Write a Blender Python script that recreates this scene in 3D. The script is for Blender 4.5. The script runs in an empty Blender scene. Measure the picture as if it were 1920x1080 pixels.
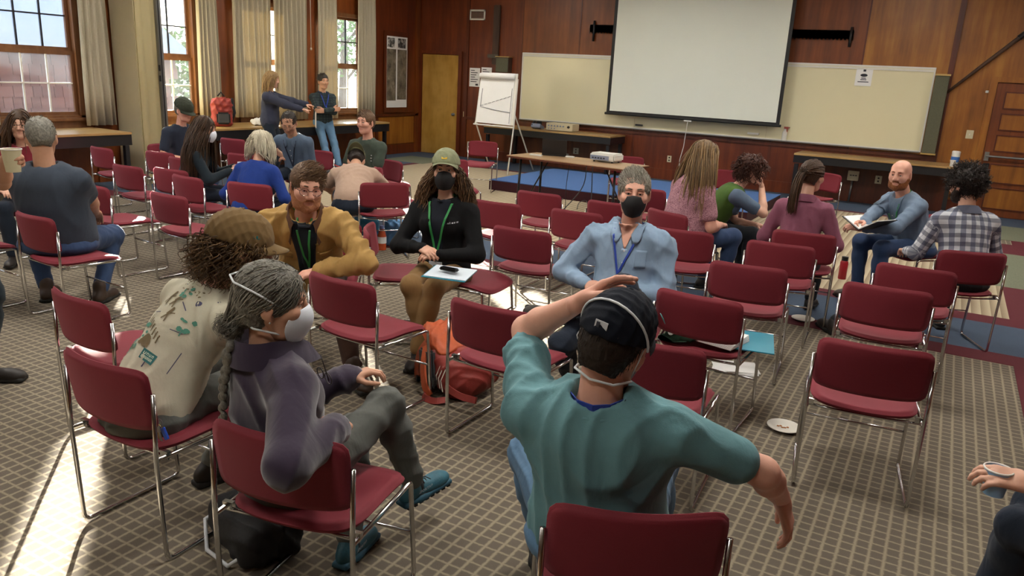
import bpy, bmesh, math, random
import numpy as np
from mathutils import Vector, Matrix, noise
random.seed(7); np.random.seed(7)
S = bpy.context.scene
COL = S.collection
PI = math.pi

# ------------------------------------------------------------------ camera
CAMH = 1.75
FPX = 1440.0
_X = np.array([0.86856731, 0.17454237, -0.46381654])
_Y = np.array([0.49291138, -0.20743354, 0.84499094])
_Z = np.array([0.05127562, -0.96255197, -0.26620392])
RW = np.array([_X, _Y, _Z])            # world = RW @ cam (x right, y down, z forward)
cam_d = bpy.data.cameras.new('camera')
cam_d.sensor_width = 36.0
cam_d.lens = FPX * 36.0 / 1920.0
cam_d.clip_start = 0.05
cam = bpy.data.objects.new('camera', cam_d)
COL.objects.link(cam)
_r, _u, _b = RW @ np.array([1, 0, 0]), RW @ np.array([0, -1, 0]), RW @ np.array([0, 0, -1])
cam.matrix_world = Matrix(((_r[0], _u[0], _b[0], 0), (_r[1], _u[1], _b[1], 0), (_r[2], _u[2], _b[2], CAMH), (0, 0, 0, 1)))
S.camera = cam
S.view_settings.view_transform = 'Standard'
S.view_settings.look = 'None'
S.view_settings.gamma = 1.0
S.view_settings.use_curve_mapping = False
S.view_settings.exposure = 0.8

def ray(px, py):
    v = RW @ np.array([px - 960.0, py - 540.0, FPX]); return v / np.linalg.norm(v)
def at(px, py, z=0.0):                   # the point seen at a pixel, at a known height
    d = ray(px, py); t = (z - CAMH) / d[2]; return Vector((d[0] * t, d[1] * t, z))
def on(px, py, axis, val):               # ... or on a known wall plane
    d = ray(px, py); o = np.array([0, 0, CAMH]); t = (val - o[axis]) / d[axis]
    return Vector(o + t * d)

# ------------------------------------------------------------------ world, sun
W = bpy.data.worlds.new('world'); S.world = W; W.use_nodes = True
wn = W.node_tree.nodes; wl = W.node_tree.links
bg = wn['Background']
sky = wn.new('ShaderNodeTexSky'); sky.sky_type = 'HOSEK_WILKIE'; sky.turbidity = 4.0; sky.ground_albedo = 0.35
SUN_AZ = Vector((0.757, -0.654, 0)).normalized(); SUN_EL = math.radians(13.0)
sun_dir = Vector((SUN_AZ.x * math.cos(SUN_EL), SUN_AZ.y * math.cos(SUN_EL), -math.sin(SUN_EL)))
sky.sun_direction = -sun_dir
mixw = wn.new('ShaderNodeMixRGB'); mixw.blend_type = 'MIX'; mixw.inputs[0].default_value = 0.55
mixw.inputs[2].default_value = (0.80, 0.90, 1.0, 1)
wl.new(sky.outputs[0], mixw.inputs[1]); wl.new(mixw.outputs[0], bg.inputs[0])
bg.inputs[1].default_value = 7.5
sun_d = bpy.data.lights.new('sun', 'SUN'); sun_d.energy = 75.0; sun_d.angle = math.radians(0.6); sun_d.color = (1.0, 0.90, 0.76)
sun = bpy.data.objects.new('sun', sun_d); COL.objects.link(sun)
sun.rotation_euler = sun_dir.to_track_quat('-Z', 'Y').to_euler()
CEIL_STRENGTH = 17.0

# ------------------------------------------------------------------ object helpers
MATS = {}
def setprops(o, label=None, cat=None, group=None, kind=None):
    if label: o['label'] = label
    if cat: o['category'] = cat
    if group: o['group'] = group
    if kind: o['kind'] = kind
    return o
def thing(name, label, cat, loc=(0, 0, 0), rotz=0.0, group=None):
    o = bpy.data.objects.new(name, None); COL.objects.link(o)
    o.empty_display_size = 0.05
    o.location = loc; o.rotation_euler = (0, 0, rotz)
    return setprops(o, label, cat, group)
def mkobj(name, me, mat=None, parent=None, loc=None, label=None):
    o = bpy.data.objects.new(name, me); COL.objects.link(o)
    if mat is not None:
        ms = mat if isinstance(mat, (list, tuple)) else [mat]
        me.materials.clear()
        for m in ms: me.materials.append(MATS[m] if isinstance(m, str) else m)
    if parent is not None: o.parent = parent
    if loc is not None: o.location = loc
    if label: o['label'] = label
    return o
def bm_mesh(bm, name='m', smooth=False, sharp=None):
    me = bpy.data.meshes.new(name); bm.normal_update(); bm.to_mesh(me); bm.free()
    if smooth:
        me.polygons.foreach_set('use_smooth', [True] * len(me.polygons))
        if sharp: me.set_sharp_from_angle(angle=math.radians(sharp))
    return me
def ob(name, bm, mat, parent=None, smooth=False, sharp=None, loc=None, label=None):
    return mkobj(name, bm_mesh(bm, name, smooth, sharp), mat, parent, loc, label)
def struct(name, bm, mat, smooth=False):
    o = ob(name, bm, mat, None, smooth); o['kind'] = 'structure'; return o
def box(bm, x0, x1, y0, y1, z0, z1, M=None):
    vs = [Vector((x, y, z)) for z in (z0, z1) for y in (y0, y1) for x in (x0, x1)]
    if M is not None: vs = [M @ v for v in vs]
    v = [bm.verts.new(p) for p in vs]
    for f in ((0, 2, 3, 1), (4, 5, 7, 6), (0, 1, 5, 4), (2, 6, 7, 3), (0, 4, 6, 2), (1, 3, 7, 5)):
        bm.faces.new([v[i] for i in f])
    return v
def bevel(bm, w=0.005, seg=2):
    bmesh.ops.bevel(bm, geom=bm.edges[:], offset=w, segments=seg, affect='EDGES', clamp_overlap=True)
def bbox(x0, x1, y0, y1, z0, z1, bev=0.0, M=None, seg=2):
    bm = bmesh.new(); box(bm, x0, x1, y0, y1, z0, z1, M)
    bmesh.ops.recalc_face_normals(bm, faces=bm.faces[:])
    if bev: bevel(bm, bev, seg)
    return bm
def tube(bm, pts, r, n=8, closed=False, cap=True, radii=None):
    P = [Vector(p) for p in pts]; m = len(P); rings = []
    up = None
    for i in range(m):
        if closed: t = (P[(i + 1) % m] - P[i - 1])
        else: t = P[min(i + 1, m - 1)] - P[max(i - 1, 0)]
        if t.length < 1e-9: t = Vector((0, 0, 1))
        t.normalize()
        if up is None:
            up = t.orthogonal().normalized()
        else:
            up = up - t * up.dot(t)
            up = up.normalized() if up.length > 1e-6 else t.orthogonal().normalized()
        s = t.cross(up); rr = radii[i] if radii else r
        rings.append([bm.verts.new(P[i] + (up * math.cos(2 * PI * k / n) + s * math.sin(2 * PI * k / n)) * rr) for k in range(n)])
    for i in range(m if closed else m - 1):
        a, b = rings[i], rings[(i + 1) % m]
        for k in range(n):
            bm.faces.new((a[k], a[(k + 1) % n], b[(k + 1) % n], b[k]))
    if cap and not closed:
        bm.faces.new(rings[0][::-1]); bm.faces.new(rings[-1])
def fillet(pts, r, n=4):
    P = [Vector(p) for p in pts]; out = [P[0]]
    for i in range(1, len(P) - 1):
        a, b, c = P[i - 1], P[i], P[i + 1]
        u = (a - b); v = (c - b); d = min(r, u.length * .45, v.length * .45)
        u.normalize(); v.normalize(); p0 = b + u * d; p1 = b + v * d
        for k in range(n + 1):
            t = k / n; out.append((1 - t) ** 2 * p0 + 2 * t * (1 - t) * b + t * t * p1)
    out.append(P[-1]); return out
def lathe(bm, prof, n=20, M=None):
    rings = []
    for r, z in prof:
        rings.append([bm.verts.new((M @ Vector((r * math.cos(2 * PI * k / n), r * math.sin(2 * PI * k / n), z))) if M else Vector((r * math.cos(2 * PI * k / n), r * math.sin(2 * PI * k / n), z))) for k in range(n)])
    for a, b in zip(rings, rings[1:]):
        for k in range(n): bm.faces.new((a[k], a[(k + 1) % n], b[(k + 1) % n], b[k]))
    if prof[0][0] > 1e-5: bm.faces.new(rings[0][::-1])
    if prof[-1][0] > 1e-5: bm.faces.new(rings[-1])
def np_mesh(V, F, name='m', smooth=True):
    me = bpy.data.meshes.new(name)
    V = np.asarray(V, np.float32); F = np.asarray(F, np.int32)
    me.vertices.add(len(V)); me.vertices.foreach_set('co', V.ravel())
    k = F.shape[1]
    me.loops.add(F.size); me.loops.foreach_set('vertex_index', F.ravel())
    me.polygons.add(len(F)); me.polygons.foreach_set('loop_start', np.arange(0, F.size, k, dtype=np.int32))
    me.polygons.foreach_set('use_smooth', np.full(len(F), smooth))
    me.update(calc_edges=True)
    return me

# ------------------------------------------------------------------ materials
def srgb(c):
    if isinstance(c, str):
        c = c.lstrip('#'); c = [int(c[i:i + 2], 16) / 255 for i in (0, 2, 4)]
    return tuple(((x / 12.92) if x <= .04045 else ((x + .055) / 1.055) ** 2.4) for x in c[:3]) + (1.0,)
def newmat(name):
    m = bpy.data.materials.new(name); m.use_nodes = True; MATS[name] = m
    nt = m.node_tree; return m, nt, nt.nodes['Principled BSDF']
def node(nt, typ, **kw):
    n = nt.nodes.new(typ)
    for k, v in kw.items():
        if k.startswith('i_'):
            key = k[2:]; n.inputs[int(key) if key.isdigit() else key].default_value = v
        else: setattr(n, k, v)
    return n
def texco(nt, kind='Object', scale=(1, 1, 1), rot=(0, 0, 0), loc=(0, 0, 0)):
    t = node(nt, 'ShaderNodeTexCoord'); mp = node(nt, 'ShaderNodeMapping')
    mp.inputs['Scale'].default_value = scale; mp.inputs['Rotation'].default_value = rot; mp.inputs['Location'].default_value = loc
    nt.links.new(t.outputs[kind], mp.inputs[0]); return mp.outputs[0]
def worldco(nt, scale=(1, 1, 1)):
    t = node(nt, 'ShaderNodeNewGeometry'); mp = node(nt, 'ShaderNodeMapping')
    mp.inputs['Scale'].default_value = scale
    nt.links.new(t.outputs['Position'], mp.inputs[0]); return mp.outputs[0]
def ramp(nt, fac, stops):
    r = node(nt, 'ShaderNodeValToRGB'); e = r.color_ramp.elements
    while len(e) > 1: e.remove(e[-1])
    e[0].position = stops[0][0]; e[0].color = srgb(stops[0][1])
    for p, c in stops[1:]:
        x = e.new(p); x.color = srgb(c)
    nt.links.new(fac, r.inputs[0]); return r.outputs[0]
def math_(nt, op, a, b=None, clamp=False):
    n = node(nt, 'ShaderNodeMath', operation=op); n.use_clamp = clamp
    for i, v in enumerate((a, b)):
        if v is None: continue
        if isinstance(v, (int, float)): n.inputs[i].default_value = v
        else: nt.links.new(v, n.inputs[i])
    return n.outputs[0]
def mixc(nt, fac, a, b, mode='MIX'):
    n = node(nt, 'ShaderNodeMixRGB', blend_type=mode)
    for i, v in enumerate((fac, a, b)):
        if isinstance(v, (int, float)): n.inputs[i].default_value = v
        elif isinstance(v, tuple): n.inputs[i].default_value = v
        else: nt.links.new(v, n.inputs[i])
    return n.outputs[0]
def bump(nt, bs, h, strength=.3, dist=.01):
    b = node(nt, 'ShaderNodeBump'); b.inputs['Strength'].default_value = strength; b.inputs['Distance'].default_value = dist
    nt.links.new(h, b.inputs['Height']); nt.links.new(b.outputs[0], bs.inputs['Normal'])
def noise_(nt, co, scale, detail=4, rough=.6):
    n = node(nt, 'ShaderNodeTexNoise'); n.inputs['Scale'].default_value = scale; n.inputs['Detail'].default_value = detail
    n.inputs['Roughness'].default_value = rough
    if co is not None: nt.links.new(co, n.inputs['Vector'])
    return n.outputs['Fac']
def plain(name, col, rough=.5, metal=0.0, var=.12, nscale=6.0, bmp=0.0, bscale=200.0, spec=None, coat=0, kind='Object'):
    m, nt, bs = newmat(name)
    c = srgb(col); co = texco(nt, kind)
    n = noise_(nt, co, nscale)
    lo = tuple(x * (1 - var) for x in c[:3]) + (1,); hi = tuple(min(1, x * (1 + var)) for x in c[:3]) + (1,)
    nt.links.new(mixc(nt, n, lo, hi), bs.inputs['Base Color'])
    bs.inputs['Roughness'].default_value = rough; bs.inputs['Metallic'].default_value = metal
    if spec is not None: bs.inputs['Specular IOR Level'].default_value = spec
    if coat: bs.inputs['Coat Weight'].default_value = coat
    if bmp: bump(nt, bs, noise_(nt, co, bscale, 3), bmp, .004)
    return m
def cloth(name, col, col2=None, fold=.35, fscale=9.0, weave=350.0, rough=.85, sheen=.06, var=.1):
    """woven or knitted fabric: fine weave, slight tone changes, soft creases"""
    m, nt, bs = newmat(name); co = texco(nt, 'Object')
    c = srgb(col); c2 = srgb(col2) if col2 else tuple(x * (1 - 2.2 * var) for x in c[:3]) + (1,)
    n = noise_(nt, co, 26, 5, .7)
    nt.links.new(mixc(nt, math_(nt, 'MULTIPLY_ADD', n, 1.0), c, c2) if False else mixc(nt, n, c, c2), bs.inputs['Base Color'])
    wv = node(nt, 'ShaderNodeTexNoise'); wv.inputs['Scale'].default_value = fscale; wv.inputs['Detail'].default_value = 3
    wv.inputs['Distortion'].default_value = .7
    mp = texco(nt, 'Object', (1, 1, .55), (.5, .3, .2)); nt.links.new(mp, wv.inputs['Vector'])
    rid = math_(nt, 'MULTIPLY', wv.outputs['Fac'], -.55)
    fine = noise_(nt, co, weave, 2)
    h = math_(nt, 'ADD', math_(nt, 'MULTIPLY', rid, -2.2), math_(nt, 'MULTIPLY', fine, .06))
    bump(nt, bs, h, fold * .5, .03)
    bs.inputs['Roughness'].default_value = rough; bs.inputs['Sheen Weight'].default_value = sheen
    bs.inputs['Specular IOR Level'].default_value = .25
    return m
def wood(name, stops, scale=(1, 1, .08), nscale=9.0, rough=.45, bmp=.05, blot=.35, kind='world'):
    m, nt, bs = newmat(name)
    co = worldco(nt, scale) if kind == 'world' else texco(nt, 'Object', scale)
    n1 = noise_(nt, co, nscale, 8, .65)
    co2 = worldco(nt) if kind == 'world' else texco(nt, 'Object')
    n2 = noise_(nt, co2, 1.7, 3, .5)
    f = math_(nt, 'ADD', math_(nt, 'MULTIPLY', n1, 1 - blot), math_(nt, 'MULTIPLY', n2, blot))
    nt.links.new(ramp(nt, f, stops), bs.inputs['Base Color'])
    bs.inputs['Roughness'].default_value = rough
    bump(nt, bs, n1, bmp, .004)
    return m

wood('panel_wood', [(.30, '#441a0c'), (.5, '#62290f'), (.7, '#7d3c19')], rough=.38)
wood('panel_orange', [(.30, '#6a3c10'), (.5, '#8f571a'), (.7, '#ab742c')], rough=.42)
wood('panel_mid', [(.30, '#4f2610'), (.5, '#713813'), (.7, '#8a4c1e')], rough=.4)
wood('trim_wood', [(.3, '#3c180b'), (.5, '#54230e'), (.7, '#6b3115')], rough=.4)
wood('door_ply', [(.30, '#7a5a1e'), (.46, '#a37c36'), (.58, '#b48d48'), (.75, '#8d6a2a')], scale=(1.3, 1.3, .3), nscale=4, rough=.35, blot=.6)
wood('window_wood', [(.3, '#553318'), (.5, '#70492a'), (.7, '#85603c')], rough=.4)
wood('table_laminate', [(.3, '#8a6c4b'), (.5, '#a08260'), (.7, '#b09370')], scale=(.1, 1, 1), rough=.35)
wood('counter_top', [(.3, '#8d6c40'), (.5, '#a78655'), (.7, '#b99a69')], scale=(.2, .2, 1), rough=.28)
wood('old_wood', [(.3, '#2e2018'), (.5, '#463226'), (.7, '#5d4534')], rough=.7, bmp=.3)
plain('black_paint', '#15161a', .35, var=.25)
plain('wall_plain', '#6a5238', .8)
plain('ceiling_white', '#c9c3b4', .9, var=.05)
plain('white_trim', '#d8d6cd', .5, var=.05)
plain('white_plastic', '#d9d8d2', .4, var=.04)
plain('switch_plate', '#c8bfa0', .45, var=.05)
plain('grey_metal', '#8c8d8c', .35, .8, var=.1)
plain('dark_metal', '#2b2a2c', .4, .6, var=.2)
plain('rust_metal', '#4d4941', .75, 0, var=.5, nscale=14, bmp=.4, bscale=40)
plain('board_enamel', '#dcd5b2', .22, var=.03, nscale=1.5)
plain('screen_cloth', '#e2e6da', .8, var=.03, nscale=2)
plain('screen_black', '#101112', .5, var=.1)
plain('speaker_cloth', '#5a5a48', .9, var=.3, nscale=90, bmp=.3, bscale=300)
plain('speaker_wood', '#b89b5a', .5, var=.15)
plain('paper', '#e4e4e2', .8, var=.03)
plain('paper_blue', '#c9d3dd', .8, var=.05)
plain('ink', '#2c2f38', .8, var=.1)
plain('ink_grey', '#6d7078', .8, var=.1)
plain('brass', '#b69a5e', .3, .9, var=.1)
plain('cord_white', '#c9c4b8', .6)
plain('cord_black', '#141416', .5)
plain('laptop_black', '#131417', .35, var=.1)
plain('projector_white', '#d6d6cf', .4, var=.04)
plain('projector_grey', '#7b8396', .5, var=.2, nscale=40)
plain('amp_beige', '#bdb294', .45, var=.06)
plain('stage_blue', '#3f6296', .95, var=.12, nscale=30, bmp=.3)
plain('stage_maroon', '#37111a', .95, var=.15, nscale=30, bmp=.3)
plain('carpet_maroon', '#571823', .97, var=.22, nscale=120, bmp=.4, bscale=400)
plain('carpet_blue', '#3d4c5f', .97, var=.25, nscale=120, bmp=.4, bscale=400)
plain('carpet_green', '#6b705c', .97, var=.35, nscale=60, bmp=.4, bscale=400)
plain('chrome', '#c9c9c9', .16, 1.0, var=.06)
plain('shingle', '#4c3836', .9, var=.3, nscale=3, bmp=.4, bscale=50, kind='Object')
plain('shingle_b', '#55403d', .9, var=.3, nscale=3, bmp=.4, bscale=50)
plain('roof_metal', '#4c586a', .6, 0, var=.12)
plain('roof_seam', '#232a34', .6)
plain('leaf', '#4a6428', .7, var=.5, nscale=20)
plain('bark', '#4a3a2c', .9, var=.3)
plain('ground_out', '#75705f', .95, var=.25)
plain('poster_dark', '#4b463c', .8, var=.25, nscale=18)

def _curtain():
    m, nt, bs = newmat('curtain')
    co = texco(nt, 'Object'); n = noise_(nt, co, 60, 4)
    nt.links.new(mixc(nt, n, srgb('#c6bea8'), srgb('#b0a78f')), bs.inputs['Base Color'])
    bs.inputs['Roughness'].default_value = .9
    tr = node(nt, 'ShaderNodeBsdfTranslucent'); tr.inputs[0].default_value = srgb('#a89a76')
    mx = node(nt, 'ShaderNodeMixShader'); mx.inputs[0].default_value = .18
    nt.links.new(bs.outputs[0], mx.inputs[1]); nt.links.new(tr.outputs[0], mx.inputs[2])
    nt.links.new(mx.outputs[0], nt.nodes['Material Output'].inputs[0])
_curtain()
plain('partition_vinyl', '#d6c99c', .6, var=.08, nscale=3)
plain('partition_ribbed', '#e6dcba', .65, var=.08, nscale=3)

def _glass():
    m, nt, bs = newmat('window_glass')
    tr = node(nt, 'ShaderNodeBsdfTransparent'); tr.inputs[0].default_value = (.93, .95, .96, 1)
    gl = node(nt, 'ShaderNodeBsdfGlossy'); gl.inputs['Roughness'].default_value = .05
    df = node(nt, 'ShaderNodeBsdfDiffuse'); df.inputs[0].default_value = srgb('#c8d2dc')
    co = texco(nt, 'Object'); n = noise_(nt, co, 3.5, 5)
    haze = math_(nt, 'MULTIPLY', n, .22)  # pale veil mixed into the glass to imitate outdoor glare and haze
    m1 = node(nt, 'ShaderNodeMixShader'); m1.inputs[0].default_value = .05
    nt.links.new(tr.outputs[0], m1.inputs[1]); nt.links.new(gl.outputs[0], m1.inputs[2])
    m2 = node(nt, 'ShaderNodeMixShader'); nt.links.new(haze, m2.inputs[0])
    nt.links.new(m1.outputs[0], m2.inputs[1]); nt.links.new(df.outputs[0], m2.inputs[2])
    nt.links.new(m2.outputs[0], nt.nodes['Material Output'].inputs[0])
_glass()

def _lattice():
    m, nt, bs = newmat('carpet_lattice')
    t = node(nt, 'ShaderNodeNewGeometry'); sp = node(nt, 'ShaderNodeSeparateXYZ'); nt.links.new(t.outputs['Position'], sp.inputs[0])
    wob = noise_(nt, t.outputs['Position'], 60, 2); wob = math_(nt, 'MULTIPLY', math_(nt, 'SUBTRACT', wob, .5), .010)
    P = .056
    def band(c, width, soft):
        f = math_(nt, 'FRACT', math_(nt, 'DIVIDE', math_(nt, 'ADD', math_(nt, 'ADD', c, 100 * P), wob), P))
        d = math_(nt, 'ABSOLUTE', math_(nt, 'SUBTRACT', f, .5))
        n = node(nt, 'ShaderNodeMapRange', interpolation_type='SMOOTHSTEP'); nt.links.new(d, n.inputs[0])
        n.inputs[1].default_value = .5 - width - soft; n.inputs[2].default_value = .5 - width + soft
        return n.outputs[0]
    lx = band(sp.outputs[0], .105, .08); ly = band(sp.outputs[1], .085, .07)
    ly = math_(nt, 'MULTIPLY', ly, .92)
    line = math_(nt, 'MAXIMUM', lx, ly)
    sp1 = noise_(nt, t.outputs['Position'], 420, 3, .8); sp2 = noise_(nt, t.outputs['Position'], 1.4, 3, .6); sp3 = noise_(nt, t.outputs['Position'], 110, 3, .7)
    dark = ramp(nt, sp1, [(.25, '#514a42'), (.5, '#6b6257'), (.78, '#857b6d')])
    lite = ramp(nt, sp1, [(.25, '#877d6a'), (.5, '#9e937e'), (.78, '#b4a993')])
    col = mixc(nt, line, dark, lite)
    col = mixc(nt, math_(nt, 'MULTIPLY', sp2, .25), col, srgb('#6a6156'))
    nt.links.new(col, bs.inputs['Base Color']); bs.inputs['Roughness'].default_value = .97; bs.inputs['Specular IOR Level'].default_value = .15
    bump(nt, bs, math_(nt, 'ADD', sp1, math_(nt, 'MULTIPLY', sp3, .5)), .5, .006)
_lattice()
def _stripes():
    m, nt, bs = newmat('carpet_striped')
    t = node(nt, 'ShaderNodeNewGeometry'); sp = node(nt, 'ShaderNodeSeparateXYZ'); nt.links.new(t.outputs['Position'], sp.inputs[0])
    f = math_(nt, 'FRACT', math_(nt, 'DIVIDE', math_(nt, 'ADD', sp.outputs[0], 50), .075))
    n = noise_(nt, t.outputs['Position'], 200, 3)
    g = math_(nt, 'ADD', math_(nt, 'MULTIPLY', f, .6), math_(nt, 'MULTIPLY', n, .4))
    nt.links.new(ramp(nt, g, [(.2, '#82735c'), (.5, '#a2937a'), (.8, '#b6a98e')]), bs.inputs['Base Color'])
    bs.inputs['Roughness'].default_value = .97; bump(nt, bs, n, .4, .004)
_stripes()
def _chairfab():
    m, nt, bs = newmat('chair_fabric'); co = texco(nt, 'Object')
    n = noise_(nt, co, 500, 2); n2 = noise_(nt, co, 30, 3)
    c = mixc(nt, n, srgb('#6c1c28'), srgb('#822b37')); c = mixc(nt, math_(nt, 'MULTIPLY', n2, .25), c, srgb('#661b25'))
    nt.links.new(c, bs.inputs['Base Color']); bs.inputs['Roughness'].default_value = .72; bs.inputs['Sheen Weight'].default_value = .25
    bs.inputs['Sheen Tint'].default_value = srgb('#d88a96'); bs.inputs['Specular IOR Level'].default_value = .3
    bump(nt, bs, n, .25, .002)
_chairfab()
def _emit(name, col, st):
    m, nt, bs = newmat(name); bs.inputs['Emission Color'].default_value = srgb(col); bs.inputs['Emission Strength'].default_value = st
_emit('lamp_diffuser', '#fffaf1', CEIL_STRENGTH * 1.7); _emit('lamp_fill_back', '#fffaf1', CEIL_STRENGTH * .9); _emit('lamp_diffuser_front', '#fffaf1', CEIL_STRENGTH * 1.4)
# ------------------------------------------------------------------ room shell
XL, XR, YF, YB, ZC = -10.36, 3.4, 14.15, -3.6, 3.9
T = .12
struct('floor', bbox(XL, XR, YB, YF, -.12, 0), 'carpet_lattice')
FLOOR = bpy.data.objects['floor']
def carpet(x0, x1, y0, y1, mat, lift=.0025):
    o = ob('carpet_inlay', bbox(x0, x1, y0, y1, -.01, lift), mat, FLOOR); return o
carpet(-8.95, .68, 7.42, 12.72, 'carpet_striped')
carpet(XL, XR, 6.06, 6.31, 'carpet_maroon'); carpet(XL, XR, 6.31, 7.16, 'carpet_blue'); carpet(XL, XR, 7.16, 7.42, 'carpet_maroon')
carpet(.64, 1.5, YB, 6.06, 'carpet_maroon'); carpet(.68, 1.6, 7.42, 8.75, 'carpet_maroon'); carpet(.68, 1.6, 9.55, 11.5, 'carpet_maroon')
carpet(.42, 1.9, 8.75, 10.75, 'carpet_green', .0035); carpet(.60, 2.2, 11.85, 13.2, 'carpet_green', .0035)
carpet(.9, 2.4, 10.75, 11.85, 'carpet_maroon', .003)
carpet(XL, -9.1, 7.42, YF, 'carpet_blue'); carpet(-9.1, -8.95, 7.42, 12.9, 'carpet_maroon')
carpet(-9.1, XR, 12.72, 12.86, 'carpet_maroon'); carpet(-9.1, XR, 12.86, YF, 'carpet_blue'); carpet(-9.9, -8.9, 12.3, 13.3, 'carpet_green', .004)
struct('ceiling', bbox(XL, XR, YB, YF, ZC, ZC + .12), 'ceiling_white')
struct('wall_back', bbox(XL, XR, YB - T, YB, 0, ZC), 'wall_plain')
struct('wall_right', bbox(XR, XR + T, YB, YF, 0, ZC), 'panel_mid')
# ceiling lamps (recessed panels, all above the frame); back row added as dim fill
for i, (lx, ly) in enumerate([(lx, ly) for ly in (-.5, 3.0, 7.0, 11.0) for lx in (-8.0, -4.5, -1.0, 2.0)]):
    if lx > 1 and ly < 6: continue
    l = thing('ceiling_light', 'recessed square ceiling light panel in row %s, column %s from the windows' % (('added at the back as fill', 'second', 'third', 'fourth')[i // 4], ('one', 'two', 'three', 'four')[i % 4]), 'light', (lx, ly, ZC - .06), 0, 'ceiling light panels')
    bm = bmesh.new()
    for a in ((-.42, .42, -.42, -.36), (-.42, .42, .36, .42), (-.42, -.36, -.36, .36), (.36, .42, -.36, .36)): box(bm, *a, -.0, .06)
    ob('frame', bm, 'white_trim', l); ob('diffuser', bbox(-.36, .36, -.36, .36, .02, .05), 'lamp_fill_back' if ly < 0 else 'lamp_diffuser' if ly < 6 else 'lamp_diffuser_front', l)

# --- front wall: plywood sheets over a backing, battens, chair rail, baseboard
wf = struct('wall_front', bbox(XL - T, XR + T, YF + .012, YF + T, 0, ZC), 'trim_wood')
seams = [-9.10, -7.83, -6.57, -5.30, -4.03, -2.76, -1.49, -.20, 1.66, 2.9, XR]
for a, b in zip(seams, seams[1:]):
    hi = 'panel_orange' if a > -2.0 else ('panel_mid' if a > -8 else 'panel_wood')
    if not (-.25 < a < 1.0):
        ob('panel', bbox(a + .006, b - .006, YF, YF + .012, .86, ZC), hi, wf)
        ob('panel', bbox(a + .006, b - .006, YF, YF + .012, .14, .80), 'panel_mid' if a < -8 else 'panel_wood', wf)
ob('panel', bbox(-.17, .36, YF, YF + .012, 0.14, ZC), 'panel_orange', wf)
ob('panel', bbox(.36, 1.66, YF, YF + .012, 2.1, ZC), 'panel_orange', wf)
ob('panel', bbox(-10.36, -9.12, YF, YF + .012, 2.17, ZC), 'panel_wood', wf)
for x in seams[1:7]:
    ob('batten', bbox(x - .012, x + .012, YF - .008, YF, .86, ZC), 'trim_wood', wf); ob('batten', bbox(x - .02, x + .02, YF - .01, YF, .14, .8), 'trim_wood', wf)
ob('batten', bbox(-.24, -.16, YF - .03, YF, .14, ZC), 'trim_wood', wf)
ob('batten', bbox(-9.15, -9.09, YF - .03, YF, 0, ZC), 'trim_wood', wf)
setprops(ob('trim_1', bbox(-9.1, -.2, YF - .028, YF, .80, .86, .006), 'trim_wood'), kind='structure')
setprops(ob('baseboard_front', bbox(-9.1, .36, YF - .02, YF, 0, .2, .005), 'panel_wood'), kind='structure')
# --- plywood door, left end
d1 = struct('door_1', bbox(-10.25, -9.33, YF - .03, YF + .012, .012, 2.10, .004), 'door_ply')
bm = bmesh.new()
lathe(bm, [(.0, 0), (.034, 0), (.034, .006), (.012, .012), (.012, .03), (.026, .04), (.03, .052), (.024, .064), (0, .068)], 16, Matrix.Translation((-9.41, YF - .03, .88)) @ Matrix.Rotation(PI / 2, 4, 'X'))
ob('door_knob', bm, 'grey_metal', d1, True)
bm = bmesh.new(); box(bm, -10.34, -10.26, YF - .045, YF, 0, 2.18); box(bm, -9.32, -9.24, YF - .045, YF, 0, 2.18); box(bm, -10.26, -9.32, YF - .045, YF, 2.11, 2.18)
setprops(ob('trim_2', bm, 'panel_wood'), kind='structure')
# --- right door with horizontal panels
d2 = struct('door_2', bbox(.46, 1.40, YF - .02, YF + .012, .012, 2.02, .003), 'panel_mid')
zz = [.10, .44, .50, .80, .98, 1.20, 1.28, 1.52, 1.60, 1.90]
for i in range(5):
    z0, z1 = [(.14, .44), (.54, .80), (1.02, 1.24), (1.34, 1.56), (1.66, 1.88)][i]
    fr = bmesh.new(); x0, x1, y = .60, 1.26, YF - .02
    for a in ((x0 - .02, x0, z0 - .02, z1 + .02), (x1, x1 + .02, z0 - .02, z1 + .02), (x0, x1, z0 - .02, z0), (x0, x1, z1, z1 + .02)): box(fr, a[0], a[1], y - .014, y, a[2], a[3])
    p = ob('door_panel', bbox(x0, x1, y - .005, y, z0, z1), 'panel_orange', d2); ob('moulding', fr, 'trim_wood', p)
bm = bmesh.new(); tube(bm, [(.50, YF - .09, .93), (1.36, YF - .09, .93)], .016, 10); box(bm, .48, .54, YF - .10, YF - .02, .86, .99); box(bm, 1.32, 1.38, YF - .10, YF - .02, .86, .99)
ob('push_bar', bm, 'grey_metal', d2); ob('lock_plate', bbox(.485, .57, YF - .05, YF - .02, .58, .82, .004), 'dark_metal', d2)
bm = bmesh.new(); box(bm, .36, .455, YF - .04, YF, 0, 2.11); box(bm, 1.405, 1.5, YF - .04, YF, 0, 2.11); box(bm, .455, 1.405, YF - .04, YF, 2.03, 2.11)
setprops(ob('trim_3', bm, 'panel_orange'), kind='structure')

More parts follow.
